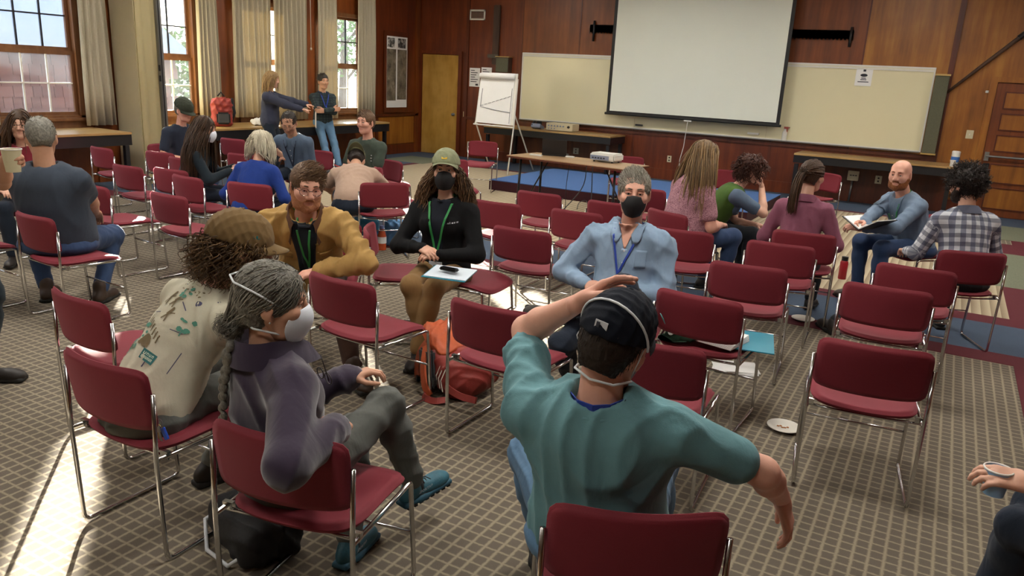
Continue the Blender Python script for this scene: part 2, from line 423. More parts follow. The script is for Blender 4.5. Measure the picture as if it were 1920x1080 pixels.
# --- left wall with sash windows
WC = [0.0, 1.95, 3.95, 5.90, 7.78, 9.80, 11.70]; HW = .60; WZ0, WZ1 = .90, 2.72
bm = bmesh.new()
edges = [YB]
for c in WC: edges += [c - HW, c + HW]
edges.append(YF + T)
for i in range(0, len(edges), 2): box(bm, XL - T, XL, edges[i], edges[i + 1], 0, ZC)
for c in WC: box(bm, XL - T, XL, c - HW, c + HW, 0, WZ0); box(bm, XL - T, XL, c - HW, c + HW, WZ1, ZC)
wl_ = struct('wall_left', bm, 'panel_mid')
for i, c in enumerate(WC):
    bm = bmesh.new(); xi = XL + .02
    for a in ((c - HW, c - HW + .07, WZ0, WZ1), (c + HW - .07, c + HW, WZ0, WZ1), (c - HW, c + HW, WZ1 - .07, WZ1), (c - HW, c + HW, WZ0 - .02, WZ0 + .03)):
        box(bm, XL - T - .01, xi, a[0], a[1], a[2], a[3])
    w = ob('window_%d' % (i + 1), bm, 'window_wood'); w['kind'] = 'structure'
    ob('window_sill', bbox(XL - .02, XL + .07, c - HW - .06, c + HW + .06, WZ0 - .04, WZ0, .006), 'window_wood', w)
    ob('apron', bbox(XL, XL + .02, c - HW - .04, c + HW + .04, WZ0 - .15, WZ0 - .04), 'window_wood', w)
    for k, (z0, z1, xo) in enumerate(((WZ0 + .03, 1.76, XL - .045), (1.76, WZ1 - .07, XL - .085))):
        y0, y1 = c - HW + .07, c + HW - .07
        bm = bmesh.new(); s = .048
        for a in ((y0, y0 + s, z0, z1), (y1 - s, y1, z0, z1), (y0 + s, y1 - s, z0, z0 + s), (y0 + s, y1 - s, z1 - s, z1)): box(bm, xo - .018, xo + .018, *a)
        sa = ob('sash', bm, 'window_wood', w)
        gy = [y0 + s + (y1 - y0 - 2 * s) * j / 3 for j in range(4)]; gz = [z0 + s, (z0 + z1) / 2, z1 - s]
        bm = bmesh.new()
        for j in (1, 2): box(bm, xo - .012, xo + .012, gy[j] - .009, gy[j] + .009, z0 + s, z1 - s)
        box(bm, xo - .0119, xo + .0119, y0 + s, y1 - s, gz[1] - .009, gz[1] + .009)
        ob('muntin', bm, 'white_trim' if k == 0 else 'dark_metal', sa)
        for a in range(3):
            for b in range(2):
                ob('pane', bbox(xo - .002, xo + .002, gy[a], gy[a + 1], gz[b], gz[b + 1]), 'window_glass', sa)
# posts, rails and wainscot on the left wall
for y0, y1 in ((6.60, 7.05), (8.66, 8.96), (10.62, 10.92), (12.55, 12.62), (13.98, 14.12), (4.7, 5.1), (2.75, 3.1)):
    ob('pilaster', bbox(XL, XL + .035, y0, y1, 0, ZC, .004), 'panel_mid', wl_)
ob('panel', bbox(XL, XL + .012, 12.64, 13.96, .87, ZC), 'panel_wood', wl_)
ob('panel', bbox(XL, XL + .012, 12.70, 13.96, .22, .78), 'panel_orange', wl_); ob('stile', bbox(XL, XL + .022, 12.66, 12.74, .2, .8), 'trim_wood', wl_)
setprops(ob('trim_4', bbox(XL, XL + .035, 12.30, YF - .05, .79, .85, .006), 'trim_wood'), kind='structure')
setprops(ob('baseboard_left', bbox(XL, XL + .025, 12.0, YF - .05, 0, .2, .005), 'panel_wood'), kind='structure')

# --- curtains
def curtain(y0, y1, label, z0=.86, z1=3.5, n=9, x=XL + .12, amp=.04, flare=0.0):
    N = n * 8; rows = 6; V = []; rnd = random.Random(int(y0 * 100))
    ph = [rnd.uniform(-.5, .5) for _ in range(n + 1)]; am = [rnd.uniform(.6, 1.2) for _ in range(n + 1)]
    for s in (0, 1):
        for r in range(rows + 1):
            t = r / rows; z = z1 + (z0 - z1) * t
            for i in range(N + 1):
                u = i / N; k = u * n; j = min(int(k), n - 1); f = k - j
                a = am[j] * (1 - f) + am[j + 1] * f; p = ph[j] * (1 - f) + ph[j + 1] * f
                y = y0 + (y1 - y0) * u + flare * t * (u - .3) + .012 * math.sin(5 * t + j)
                V.append((x + amp * a * math.sin(2 * PI * k + p) * (.7 + .5 * t) + s * .004, y, z))
    C = N + 1; L = C * (rows + 1); F = []
    for r in range(rows):
        for i in range(N):
            a = r * C + i; F.append((a, a + 1, a + C + 1, a + C)); F.append((L + a, L + a + C, L + a + C + 1, L + a + 1))
    for i in range(N):
        b = rows * C + i; F.append((b, b + 1, L + b + 1, L + b))
    for r in range(rows):
        for c in (0, N):
            a = r * C + c; F.append((a, a + C, L + a + C, L + a))
    o = mkobj('curtain', np_mesh(V, F), 'curtain')
    setprops(o, label, 'curtain', 'window curtains'); return o
curtain(4.72, 5.32, 'pleated cream curtain at the left picture edge beside the widest window', .84, n=6)
curtain(6.44, 6.84, 'cream curtain lit from behind between the shingle-view window and folding partition', .80, n=4)
curtain(8.30, 8.68, 'narrow cream curtain right of the flat-cap man', .86, n=5)
curtain(8.98, 9.77, 'wide cream curtain above the red backpack', .86, n=8)
CUR = curtain(9.84, 10.62, 'wide cream curtain behind the pointing blond woman', .80, n=8)
curtain(10.90, 11.42, 'cream curtain directly behind the man leaning on the counter', .80, n=5)
curtain(11.97, 12.52, 'rightmost cream curtain, next to the long aerial photo strip', .84, n=6)
curtain(2.70, 3.10, 'cream curtain beyond the left picture edge', .84, n=5)
# curtain pull cord
bm = bmesh.new(); tube(bm, [(XL + .12, 10.72, 3.5), (XL + .12, 10.725, 2.05)], .006, 6); lathe(bm, [(0, -.05), (.016, -.045), (.018, -.02), (.008, 0), (0, 0)], 10, Matrix.Translation((XL + .12, 10.725, 2.05)))
ob('pull_cord', bm, 'cord_white', CUR, True)

# --- folding partition stacked between the first two windows
fp = thing('folding_partition', 'folded cream accordion partition standing out from the window wall with steel post', 'partition', (-9.9, 7.1, 0))
bm = bmesh.new(); n = 16; pts = []
for i in range(n + 1):
    t = i / n; x = -.45 + .58 * t; y = -.16 + (.02 if i % 2 else -.02); pts.append((x, y))
vs = [[bm.verts.new((x, y, z)) for x, y in pts] for z in (0.01, 3.8)]
for i in range(n): bm.faces.new((vs[0][i], vs[0][i + 1], vs[1][i + 1], vs[1][i]))
bmesh.ops.solidify(bm, geom=bm.faces[:], thickness=.008)
ob('ribbed_panel', bm, 'partition_ribbed', fp)
bm = bmesh.new(); vs = [[bm.verts.new((.13 + .022 * math.sin(i * 1.1), -.16 + .30 * i / 10, z)) for i in range(11)] for z in (.01, 3.8)]
for i in range(10): bm.faces.new((vs[0][i], vs[0][i + 1], vs[1][i + 1], vs[1][i]))
bmesh.ops.solidify(bm, geom=bm.faces[:], thickness=.012)
ob('end_panel', bm, 'partition_vinyl', fp, True, 40)
ob('post', bbox(.10, .17, .15, .22, .01, 3.8, .01), 'grey_metal', fp); ob('post_strip', bbox(.17, .176, .165, .18, .01, 3.8), 'black_paint', fp)
ob('back_panel', bbox(-.45, .10, .23, .26, .01, 3.8), 'partition_vinyl', fp)
ob('light_block', bbox(-.45, .10, -.125, .225, .01, 3.8), 'partition_vinyl', fp)  # unseen box added inside the stack to stop sun leaking through
bm = bmesh.new(); box(bm, .145, .160, .135, .155, 1.42, 1.50); box(bm, .145, .160, .135, .155, 1.56, 1.64); ob('latch', bm, 'black_paint', fp)

# --- black counters with wooden tops
def counter(x0, x1, y0, y1, label, z=.77, front='x+', legs=()):
    c = thing('counter', label, 'counter', ((x0 + x1) / 2, (y0 + y1) / 2, 0)); hx, hy = (x1 - x0) / 2, (y1 - y0) / 2
    ob('counter_top', bbox(-hx, hx, -hy, hy, z - .03, z, .004), 'counter_top', c)
    bm = bmesh.new()
    if front == 'x+':
        box(bm, hx - .04, hx - .015, -hy, hy, z - .17, z - .03); box(bm, -hx + .02, hx - .04, -hy, -hy + .03, z - .17, z - .03); box(bm, -hx + .02, hx - .04, hy - .03, hy, z - .17, z - .03)
    else:
        box(bm, -hx, hx, -hy + .015, -hy + .04, z - .15, z - .03); box(bm, -hx, -hx + .03, -hy + .04, hy - .02, z - .15, z - .03); box(bm, hx - .03, hx, -hy + .04, hy - .02, z - .15, z - .03)
    ob('apron', bm, 'black_paint', c)
    for lx, ly in legs: ob('leg', bbox(lx - .03, lx + .03, ly - .03, ly + .03, 0, z - .17, .003), 'black_paint', c)
    return c
counter(XL + .04, -9.46, 2.2, 6.55, 'long black counter with pale wooden top under the left window', legs=((.39, 2.1), (.39, -.2), (.39, -2.05)))
counter(XL + .04, -9.42, 7.45, 11.95, 'black window counter the plaid-shirted man leans on, holding the red backpack', legs=((.40, 2.15), (.40, .7), (.40, -.8), (.40, -2.15)))
counter(-8.15, -5.43, 13.32, 14.08, 'black wall counter with amplifier and phone left of the projector table', front='y', legs=((-1.3, -.3), (-1.0, .3), (1.3, .3), (1.3, -.3)))
counter(-2.2, .14, 13.32, 14.08, 'long black wall counter under the whiteboard on the right', front='y', legs=((-1.12, -.3), (1.1, -.3)))
bm = bbox(-2.1, .05, 14.02, 14.1, 0, .6); setprops(ob('counter_back_panel', bm, 'trim_wood'), 'dark wooden panel below the right wall counter', 'panel')

# --- stage
st = thing('stage', 'low carpeted stage with blue top and maroon sides', 'stage', (-4.25, 11.45, 0))
ob('deck', bbox(-1.97, 2.05, -1.05, 1.2, .150, .16), 'stage_blue', st); ob('skirt', bbox(-1.97, 2.05, -1.05, 1.2, 0, .150), 'stage_maroon', st)

# --- whiteboard
wb = thing('whiteboard', 'very long cream whiteboard behind the projection screen', 'whiteboard', (-4.1, YF, .92))
hw = 3.675
for a, b in ((-hw, -1.2), (-1.2, 1.25), (1.25, hw)): ob('board_panel', bbox(a + .002, b - .002, -.022, -.008, 0, 1.27), 'board_enamel', wb)
bm = bmesh.new()
for a in ((-hw - .02, hw + .02, 1.26, 1.29), (-hw - .02, hw + .02, -.02, .005), (-hw - .02, -hw + .004, 0, 1.27), (hw - .004, hw + .02, 0, 1.27)): box(bm, a[0], a[1], -.03, -.004, a[2], a[3])
box(bm, -hw, hw, -.034, -.03, 1.22, 1.25)
ob('frame', bm, 'white_trim', wb); ob('marker_tray', bbox(-hw, hw, -.09, -.03, -.03, -.012, .003), 'grey_metal', wb)
# note taped on the board
p0, p1 = on(1607, 126, 1, YF - .03), on(1634, 162, 1, YF - .03)
nt_ = thing('taped_note', 'white printed notice taped to the top of the whiteboard', 'paper', (p0.x, YF - .026, p1.z)); wN, hN = .25, p0.z - p1.z
ob('sheet', bbox(0, wN, -.003, 0, 0, hN), 'paper', nt_)
bm = bmesh.new(); lathe(bm, [(0, 0), (.055, 0), (.055, .001), (0, .001)], 14, Matrix.Translation((wN * .5, -.004, hN * .58)) @ Matrix.Rotation(PI / 2, 4, 'X') @ Matrix.Scale(.45, 4, (0, 1, 0)))
box(bm, wN * .42, wN * .58, -.005, -.003, hN * .78, hN * .9)
for zz_, ww in ((.40, .28), (.32, .36), (.20, .66)): box(bm, wN * (.5 - ww / 2), wN * (.5 + ww / 2), -.005, -.003, hN * zz_, hN * (zz_ + .045))
ob('print', bm, 'ink', nt_)
# eraser + marker on the tray, spray bottle
setprops(ob('eraser', bbox(-.07, .07, -.025, .025, 0, .03, .004), 'black_paint', loc=on(1198, 236, 1, YF - .06)), 'black felt eraser on the whiteboard tray', 'eraser')
setprops(ob('marker_box', bbox(-.10, .10, -.02, .02, 0, .03, .004), 'white_plastic', loc=on(1412, 252, 1, YF - .06)), 'small white box on the whiteboard tray below the screen', 'box')
sb = thing('spray_bottle', 'white spray bottle with red trigger head on the whiteboard tray', 'bottle', (-2.53, YF - .06, .909))
bm = bmesh.new(); lathe(bm, [(0, 0), (.04, 0), (.042, .02), (.042, .13), (.016, .18), (.014, .2), (0, .2)], 14); ob('body', bm, 'white_plastic', sb, True, 50)
plain('trigger_red', '#9a3a30', .4)
bm = bmesh.new(); box(bm, -.02, .05, -.014, .014, .2, .235); box(bm, .03, .042, -.008, .008, .15, .2); tube(bm, [(.05, 0, .22), (.075, 0, .225)], .008, 8); ob('trigger', bm, 'trigger_red', sb)

# --- projection screen
YS = YF - .22
a, b = on(1137, 210, 1, YS), on(1461, 236, 1, YS); xa, xb = a.x, b.x; zb = (a.z + b.z) / 2
ps = thing('projection_screen', 'large pale grey pull-down projection screen with black border', 'screen', ((xa + xb) / 2, YS, zb)); h = (xb - xa) / 2
ob('screen_cloth', bbox(-h + .06, h - .06, -.002, .002, .03, 2.55), 'screen_cloth', ps)
bm = bmesh.new(); box(bm, -h, -h + .061, -.003, .003, .0, 2.55); box(bm, h - .061, h, -.003, .003, 0, 2.55); box(bm, -h, h, -.0029, .0029, 0, .04); box(bm, -h, h, -.0031, .0031, 2.25, 2.55)
ob('border', bm, 'screen_black', ps)
bm = bmesh.new(); tube(bm, [(-h - .03, 0, -.01), (h + .03, 0, -.01)], .022, 10); ob('bottom_bar', bm, 'screen_black', ps); ob('handle', bbox(-.07, .07, -.03, .0, -.055, -.03, .004), 'white_plastic', ps)
ob('housing', bbox(-h - .1, h + .1, -.09, .09, 2.55, 2.72, .02), 'white_trim', ps)
cx = 0
bm = bmesh.new(); tube(bm, [(0, -.02, -.05), (-.02, -.03, -.5), (-.06, -.05, -.75), (-.05, -.06, -.9)], .008, 6); ob('pull_cord', bm, 'cord_white', ps)
# ------------------------------------------------------------------ stacking chairs
def grid_solid(fn, nu, nv, th):
    """closed slab: fn(u,v)->(point, normal) for u,v in 0..1"""
    V = []; 
    for s in (0, 1):
        for j in range(nv + 1):
            for i in range(nu + 1):
                p, n = fn(i / nu, j / nv); V.append(p + n * (th * (s - .5)))
    C = nu + 1; L = C * (nv + 1); F = []
    for j in range(nv):
        for i in range(nu):
            a = j * C + i; F.append((a, a + C, a + C + 1, a + 1)); F.append((L + a, L + a + 1, L + a + C + 1, L + a + C))
    for i in range(nu):
        F.append((i, i + 1, L + i + 1, L + i)); b = nv * C + i; F.append((b, L + b, L + b + 1, b + 1))
    for j in range(nv):
        a = j * C; F.append((a, L + a, L + a + C, a + C)); b = j * C + nu; F.append((b, b + C, L + b + C, L + b))
    return V, F
def superell(a, b, n=3.2):
    m = max(abs(a), abs(b))
    if m < 1e-6: return a, b
    r = (abs(a) ** n + abs(b) ** n) ** (1 / n)
    return a * m / r, b * m / r
def _back(u, v):
    a, b = superell(u * 2 - 1, v * 2 - 1, 8)
    x = a * .228; s = b * .122                # along panel
    z = .622 + s * .975; y = -.224 - s * .16 - .050 * (1 - a * a) + .012 * max(0, b) ** 3
    n = Vector((-.34 * a, 1, .16)).normalized()
    return Vector((x, y, z)), n
def _seat(u, v):
    a, b = superell(u * 2 - 1, v * 2 - 1, 5.0)
    x = a * .222; y = .0 + b * .225
    z = .432 - .020 * (1 - a * a) * (1 - .5 * max(b, 0)) - .034 * max(0, b - .35) ** 1.6 * 1.9 + .018 * max(0, -b - .6) - .012 * abs(a) ** 4 * max(0, b)
    n = Vector((-.12 * a, .10 + .25 * max(0, b - .3), 1)).normalized()
    return Vector((x, y, z)), n
def soft_slab(fn, nu, nv, th, name):
    def g(u, v):
        p, n = fn(u, v); return p, n
    V, F = grid_solid(g, nu, nv, th)
    me = np_mesh([tuple(p) for p in V], F, name); bm = bmesh.new(); bm.from_mesh(me)
    be = [e for e in bm.edges if e.calc_face_angle(0) > .9]
    bmesh.ops.bevel(bm, geom=be, offset=th * .42, segments=2, affect='EDGES', clamp_overlap=True)
    bmesh.ops.recalc_face_normals(bm, faces=bm.faces[:])
    return bm_mesh(bm, name, True)
ME_BACK = soft_slab(_back, 14, 10, .019, 'backrest'); ME_SEAT = soft_slab(_seat, 12, 12, .026, 'seat')
def side_mesh(sx):
    bm = bmesh.new(); x = .236 * sx
    loop = fillet([(x, -.232, .655), (x, -.238, .40), (x, -.225, .011), (x, .205, .011), (x * .985, .170, .398), (x * .985, .15, .404), (x * .985, -.235, .408)], .03)
    tube(bm, loop, .0085, 8)
    return bm_mesh(bm, 'side_frame', True)
ME_SIDE = {s: side_mesh(s) for s in (-1, 1)}
bm = bmesh.new(); tube(bm, [(-.234, .187, .20), (.234, .187, .20)], .006, 6); ME_XF = bm_mesh(bm, 'crossbar', True)
bm = bmesh.new(); tube(bm, [(-.234, -.19, .40), (-.1, -.17, .385), (.1, -.17, .385), (.234, -.19, .40)], .007, 6); ME_XR = bm_mesh(bm, 'crossbar', True)
bm = bmesh.new(); box(bm, -.018, .018, -.008, .008, -.012, .012); ME_CLIP = bm_mesh(bm, 'bracket')
for me, mt in ((ME_BACK, 'chair_fabric'), (ME_SEAT, 'chair_fabric'), (ME_SIDE[1], 'chrome'), (ME_SIDE[-1], 'chrome'), (ME_XF, 'chrome'), (ME_XR, 'chrome'), (ME_CLIP, 'chrome')): me.materials.append(MATS[mt])
def chair(cx, cy, yaw, label, z=0.0):
    """cx, cy: middle of the back's top edge; yaw 0 faces +y"""
    f = Vector((-math.sin(yaw), math.cos(yaw), 0))
    c = thing('stacking_chair', label, 'chair', (cx + f.x * .27, cy + f.y * .27, z), yaw, 'red stacking chairs')
    for nm, me in (('backrest', ME_BACK), ('seat', ME_SEAT), ('side_frame', ME_SIDE[-1]), ('side_frame', ME_SIDE[1]), ('crossbar', ME_XF), ('crossbar', ME_XR)): mkobj(nm, me, None, c)
    for s in (-1, 1):
        o = mkobj('bracket', ME_CLIP, None, c, (.222 * s, -.19, .415))
    return c
D = math.radians
CH = [  # x, y of back top, yaw in degrees, label
 (-.12, 3.42, 8, 'empty red chair standing alone at the right front, its whole frame in view'),
 (-.16, 4.57, 3, 'empty red chair second from the front in the right-hand row'),
 (-.05, 5.26, -1, 'empty red chair directly behind the leg of the plaid-shirted man'),
 (.28, 6.12, 22, 'red chair the man in the blue plaid shirt sits on'),
 (-.97, 3.70, -3, 'red chair holding a teal folder, papers and a green cap'),
 (-.92, 4.57, 5, 'empty red chair behind the one with the teal folder'),
 (-.89, 5.40, 4, 'empty red chair behind the pink-shirted woman, third back in its row'),
 (-.83, 5.98, 6, 'red chair the woman with the ponytail sits on'),
 (-1.70, 2.88, -1, 'empty red chair with the orange backpack lying beside it'),
 (-2.53, 2.80, -3, 'empty red chair in front of the man in the tan jacket'),
 (-.50, 1.63, 28, 'red chair of the man in the teal T-shirt, cut by the bottom edge'),
 (-3.19, 1.86, -4, 'empty sunlit red chair beside the person in the cream T-shirt'),
 (-2.42, 1.47, 1, 'red chair the curly-haired person in the cream T-shirt sits on'),
 (-1.53, 1.42, 12, 'red chair the woman in the purple fleece sits on'),
 (-.92, 2.86, 4, 'red chair half hidden by the head of the man in the navy cap'),
 (-4.46, 5.60, 48, 'red chair the man bending forward in the beige T-shirt sits on'),
 (-5.22, 4.66, 12, 'red chair behind the white-haired woman in blue'),
 (-6.36, 4.74, 4, 'red chair behind the long-haired woman in the dark jacket'),
 (-5.89, 4.55, -5, 'empty red chair left of the one behind the white-haired woman'),
 (-5.18, 3.82, -2, 'empty red chair just behind the brown cap of the curly-haired person'),
 (-6.80, 4.60, 0, 'empty red chair with a spot of sun on its seat, right of the big man'),
 (-5.93, 3.70, -6, 'empty red chair directly right of the big man in slate blue'),
 (-8.30, 5.32, -4, 'empty red chair nearest the left counter'),
 (-7.60, 5.55, 4, 'empty red chair in front of the folding partition'),
 (-7.03, 5.38, -4, 'red chair half hidden by the long brown hair'),
 (-5.03, 2.72, -2, 'red chair the big man in the slate blue T-shirt sits on'),
 (-5.80, 2.45, 0, 'red chair cut by the left picture edge'),
 (-8.45, 7.30, 3, 'red chair right of the white-masked woman'),
 (-6.95, 6.15, 10, 'red chair between the long-haired woman and the white-haired woman'),
 (-3.19, 6.20, 0, 'empty red chair nearest the projector table'),
 (-3.19, 5.44, 3, 'empty red chair right behind the black-jacketed woman'),
 (-2.50, 5.53, 1, 'empty red chair left of the shoulder of the man in the light blue shirt'),
 (-2.47, 4.57, 2, 'empty red chair between the two people in black masks'),
 (-2.47, 6.18, 0, 'red chair showing left of the head of the man in the light blue shirt'),
 (-2.58, 7.30, 3, 'red chair showing right of the head of the man in the light blue shirt'),
 (-1.95, 6.10, -26, 'red chair at an angle behind the woman in the pink patterned top'),
 (-1.58, 5.38, 8, 'red chair right behind the shoulder of the man in the light blue shirt'),
]
for c in CH: chair(c[0], c[1], D(c[2]), c[3])
def chair_c(x, y, yaw, label):      # by seat centre
    f = Vector((-math.sin(yaw), math.cos(yaw), 0)); return chair(x - f.x * .27, y - f.y * .27, yaw, label)
chair(-6.35, 10.40, D(200), 'empty red chair beside the flip chart easel')
chair(-3.92, 10.32, D(203), 'empty red chair behind the projector table')
chair_c(-1.45, 10.55, D(150), 'empty red chair against the wall behind the ponytail')
chair_c(-2.35, 9.60, D(-160), 'red chair of which only a back corner shows beside the long-haired woman')
chair_c(-1.45, 3.98, D(-170), 'red chair the man in the light blue shirt sits on')
chair_c(-2.62, 4.24, D(-84), 'red chair the woman in the black jacket sits sideways on')
chair_c(-3.40, 3.64, D(-144), 'red chair the man in the tan jacket sits on')
chair_c(-3.04, 4.06, D(-55), 'empty red chair seen side-on behind the tan jacket')
chair_c(-6.70, 6.92, D(-162), 'red chair the man in the grey-blue short-sleeved shirt sits on')
chair_c(-5.62, 6.84, D(168), 'red chair the young man in the olive T-shirt sits on')
chair_c(-5.80, 7.34, D(-80), 'farther of the two sunlit red chairs beyond the bending man')
chair_c(-4.97, 6.35, D(-80), 'nearer of the two sunlit red chairs beyond the bending man')
chair_c(-5.0, 7.62, D(-125), 'red chair hidden behind the olive cap of the black-jacketed woman')
chair_c(-8.06, 6.15, D(-92), 'red chair the man in the flat cap sits on')
chair_c(-1.85, 6.97, D(-66), 'red chair the woman in the green vest sits on')
chair_c(-.10, 7.58, D(132), 'red chair the bald bearded man sits on')
chair_c(-6.9, 3.75, D(-170), 'red chair of the brown-haired woman at the left window')
chair_c(.72, 2.25, D(60), 'red chair beyond the right picture edge')
# ------------------------------------------------------------------ smooth solids (signed distance fields meshed with surface nets)
def A3(v): return np.array([float(v[0]), float(v[1]), float(v[2])])
def nrm(v):
    v = A3(v); l = np.linalg.norm(v); return v / l if l > 1e-9 else np.array([0., 0., 1.])
class SDF:
    def __init__(s): s.p = []
    def cone(s, a, b, ra, rb, k=.03, op='u'):
        a, b = A3(a), A3(b); R = max(ra, rb)
        ab = b - a; L2 = max(ab.dot(ab), 1e-9)
        def f(P):
            pa = P - a; t = np.clip(pa @ ab / L2, 0, 1)
            return np.linalg.norm(pa - t[..., None] * ab, axis=-1) - (ra + (rb - ra) * t)
        s.p.append((f, np.minimum(a, b) - R, np.maximum(a, b) + R, k, op)); return s
    def ell(s, c, r, M=None, k=.03, op='u'):
        c = A3(c); r = A3(r); M = np.eye(3) if M is None else np.asarray(M, float); R = np.sqrt((M ** 2) @ (r ** 2))
        def f(P):
            q = (P - c) @ M; k0 = np.linalg.norm(q / r, axis=-1); k1 = np.linalg.norm(q / (r * r), axis=-1)
            return k0 * (k0 - 1) / np.maximum(k1, 1e-6)
        s.p.append((f, c - R, c + R, k, op)); return s
    def rbox(s, c, h, rad, M=None, k=.02, op='u'):
        c = A3(c); h = A3(h); M = np.eye(3) if M is None else np.asarray(M, float); R = np.abs(M) @ h
        def f(P):
            q = np.abs((P - c) @ M) - (h - rad)
            return np.linalg.norm(np.maximum(q, 0), axis=-1) + np.minimum(q.max(-1), 0) - rad
        s.p.append((f, c - R, c + R, k, op)); return s
    def plane(s, n, d, k=0.0):      # keep n.p <= d
        n = A3(n); l = np.linalg.norm(n); n = n / l; d = d / l
        s.p.append((lambda P: P @ n - d, None, None, k, 'i')); return s
    def planept(s, n, pt, k=0.0): return s.plane(n, float(np.dot(A3(n), A3(pt))), k)
    def mesh(s, h):
        us = [p for p in s.p if p[4] == 'u']
        lo = np.min([p[1] for p in us], 0) - 3 * h; hi = np.max([p[2] for p in us], 0) + 3 * h
        n = np.ceil((hi - lo) / h).astype(int) + 1
        ax = [lo[i] + h * np.arange(n[i]) for i in range(3)]
        F = np.full(n, 1.0, np.float32)
        for f, a, b, k, op in s.p:
            if op == 'i':
                G = np.stack(np.meshgrid(*ax, indexing='ij'), -1)
                F = np.maximum(F, f(G)).astype(np.float32); continue
            m = k + 2.5 * h
            i0 = np.clip(np.floor((a - m - lo) / h).astype(int), 0, n - 1); i1 = np.clip(np.ceil((b + m - lo) / h).astype(int) + 1, 1, n)
            if np.any(i1 <= i0): continue
            sl = tuple(slice(i0[i], i1[i]) for i in range(3))
            G = np.stack(np.meshgrid(*[ax[i][sl[i]] for i in range(3)], indexing='ij'), -1)
            d = f(G); o = F[sl]
            if op == 'u':
                t = np.maximum(k - np.abs(o - d), 0) / max(k, 1e-6); F[sl] = np.minimum(o, d) - t * t * k * .25
            else:
                d = -d; t = np.maximum(k - np.abs(o - d), 0) / max(k, 1e-6); F[sl] = np.maximum(o, d) + t * t * k * .25
        return surf_nets(F, lo, h)
_CO = np.array([[i, j, k] for i in (0, 1) for j in (0, 1) for k in (0, 1)])
_ED = [(a, b) for a in range(8) for b in range(a + 1, 8) if np.abs(_CO[a] - _CO[b]).sum() == 1]
def surf_nets(F, lo, h):
    ng = F < 0; c = np.zeros(tuple(x - 1 for x in F.shape), np.int8)
    N = F.shape
    sl = lambda o: tuple(slice(o[i], N[i] - 1 + o[i]) for i in range(3))
    for o in _CO: c += ng[sl(o)]
    act = (c > 0) & (c < 8); idx = np.argwhere(act)
    if len(idx) == 0: return np.zeros((0, 3)), np.zeros((0, 4), int)
    ids = np.full(act.shape, -1, np.int32); ids[act] = np.arange(len(idx))
    v = np.stack([F[idx[:, 0] + o[0], idx[:, 1] + o[1], idx[:, 2] + o[2]] for o in _CO], 1)
    acc = np.zeros((len(idx), 3)); cnt = np.zeros(len(idx))
    for a, b in _ED:
        x = (v[:, a] < 0) != (v[:, b] < 0); t = np.where(x, v[:, a] / np.where(x, v[:, a] - v[:, b], 1), 0)
        acc += np.where(x[:, None], _CO[a] + t[:, None] * (_CO[b] - _CO[a]), 0); cnt += x
    V = (idx + acc / cnt[:, None]) * h + lo
    Q = []
    for ax in range(3):
        o = [0, 0, 0]; o[ax] = 1
        s0 = tuple(slice(0, N[i] - o[i]) for i in range(3)); s1 = tuple(slice(o[i], N[i]) for i in range(3))
        ch = ng[s0] != ng[s1]; e = np.argwhere(ch); b, d = (ax + 1) % 3, (ax + 2) % 3
        e = e[(e[:, b] > 0) & (e[:, d] > 0) & (e[:, b] < N[b] - 1) & (e[:, d] < N[d] - 1)]
        def g(db, dd):
            q = e.copy(); q[:, b] -= db; q[:, d] -= dd; return ids[q[:, 0], q[:, 1], q[:, 2]]
        quad = np.stack([g(1, 1), g(0, 1), g(0, 0), g(1, 0)], 1)
        fl = ~ng[e[:, 0], e[:, 1], e[:, 2]]; quad[fl] = quad[fl][:, ::-1]
        Q.append(quad)
    Q = np.concatenate(Q); Q = Q[(Q >= 0).all(1)]
    return V, Q
def vnormals(V, Q):
    n = np.cross(V[Q[:, 2]] - V[Q[:, 0]], V[Q[:, 3]] - V[Q[:, 1]]); N = np.zeros_like(V)
    for i in range(4): np.add.at(N, Q[:, i], n)
    return N / np.maximum(np.linalg.norm(N, axis=1, keepdims=True), 1e-9)
def folds(V, seed, freq=14.0, amp=.006, stretch=(1, 1, .5)):
    """irregular cloth creases: a few bundles of ridges, each fading in and out"""
    r = np.random.RandomState(seed); P = V * np.array(stretch); w = np.zeros(len(V))
    P = P + .035 * np.sin(P[:, [1, 2, 0]] * 7 + r.rand(3) * 6) + .012 * np.sin(P[:, [2, 0, 1]] * 19 + r.rand(3) * 6)
    for i in range(5):
        d = nrm(r.randn(3)); ph = r.rand() * 6.28; f = freq * 5.6 * (.7 + .6 * r.rand())
        ridge = (1 - np.abs(np.sin(P @ d * f * .5 + ph))) ** 1.5
        m = np.clip(np.sin(P @ nrm(r.randn(3)) * (7 + 4 * r.rand()) + r.rand() * 6.28) * 1.4 - .15, 0, 1)
        w += (ridge - .35) * m
    return w * amp
def merge(parts):
    Vs, Fs, o = [], [], 0
    for V, F in parts:
        if len(V) == 0: continue
        Vs.append(V); Fs.append(F + o); o += len(V)
    return np.concatenate(Vs), np.concatenate(Fs)
def rotm(yaw=0, pitch=0, roll=0):
    """yaw: + turns left, pitch: + looks down, roll: + tips to own right; degrees"""
    y, p, r = map(math.radians, (yaw, -pitch, roll))
    Rz = np.array([[math.cos(y), -math.sin(y), 0], [math.sin(y), math.cos(y), 0], [0, 0, 1]])
    Rx = np.array([[1, 0, 0], [0, math.cos(p), -math.sin(p)], [0, math.sin(p), math.cos(p)]])
    Ry = np.array([[math.cos(r), 0, math.sin(r)], [0, 1, 0], [-math.sin(r), 0, math.cos(r)]])
    return Rz @ Rx @ Ry
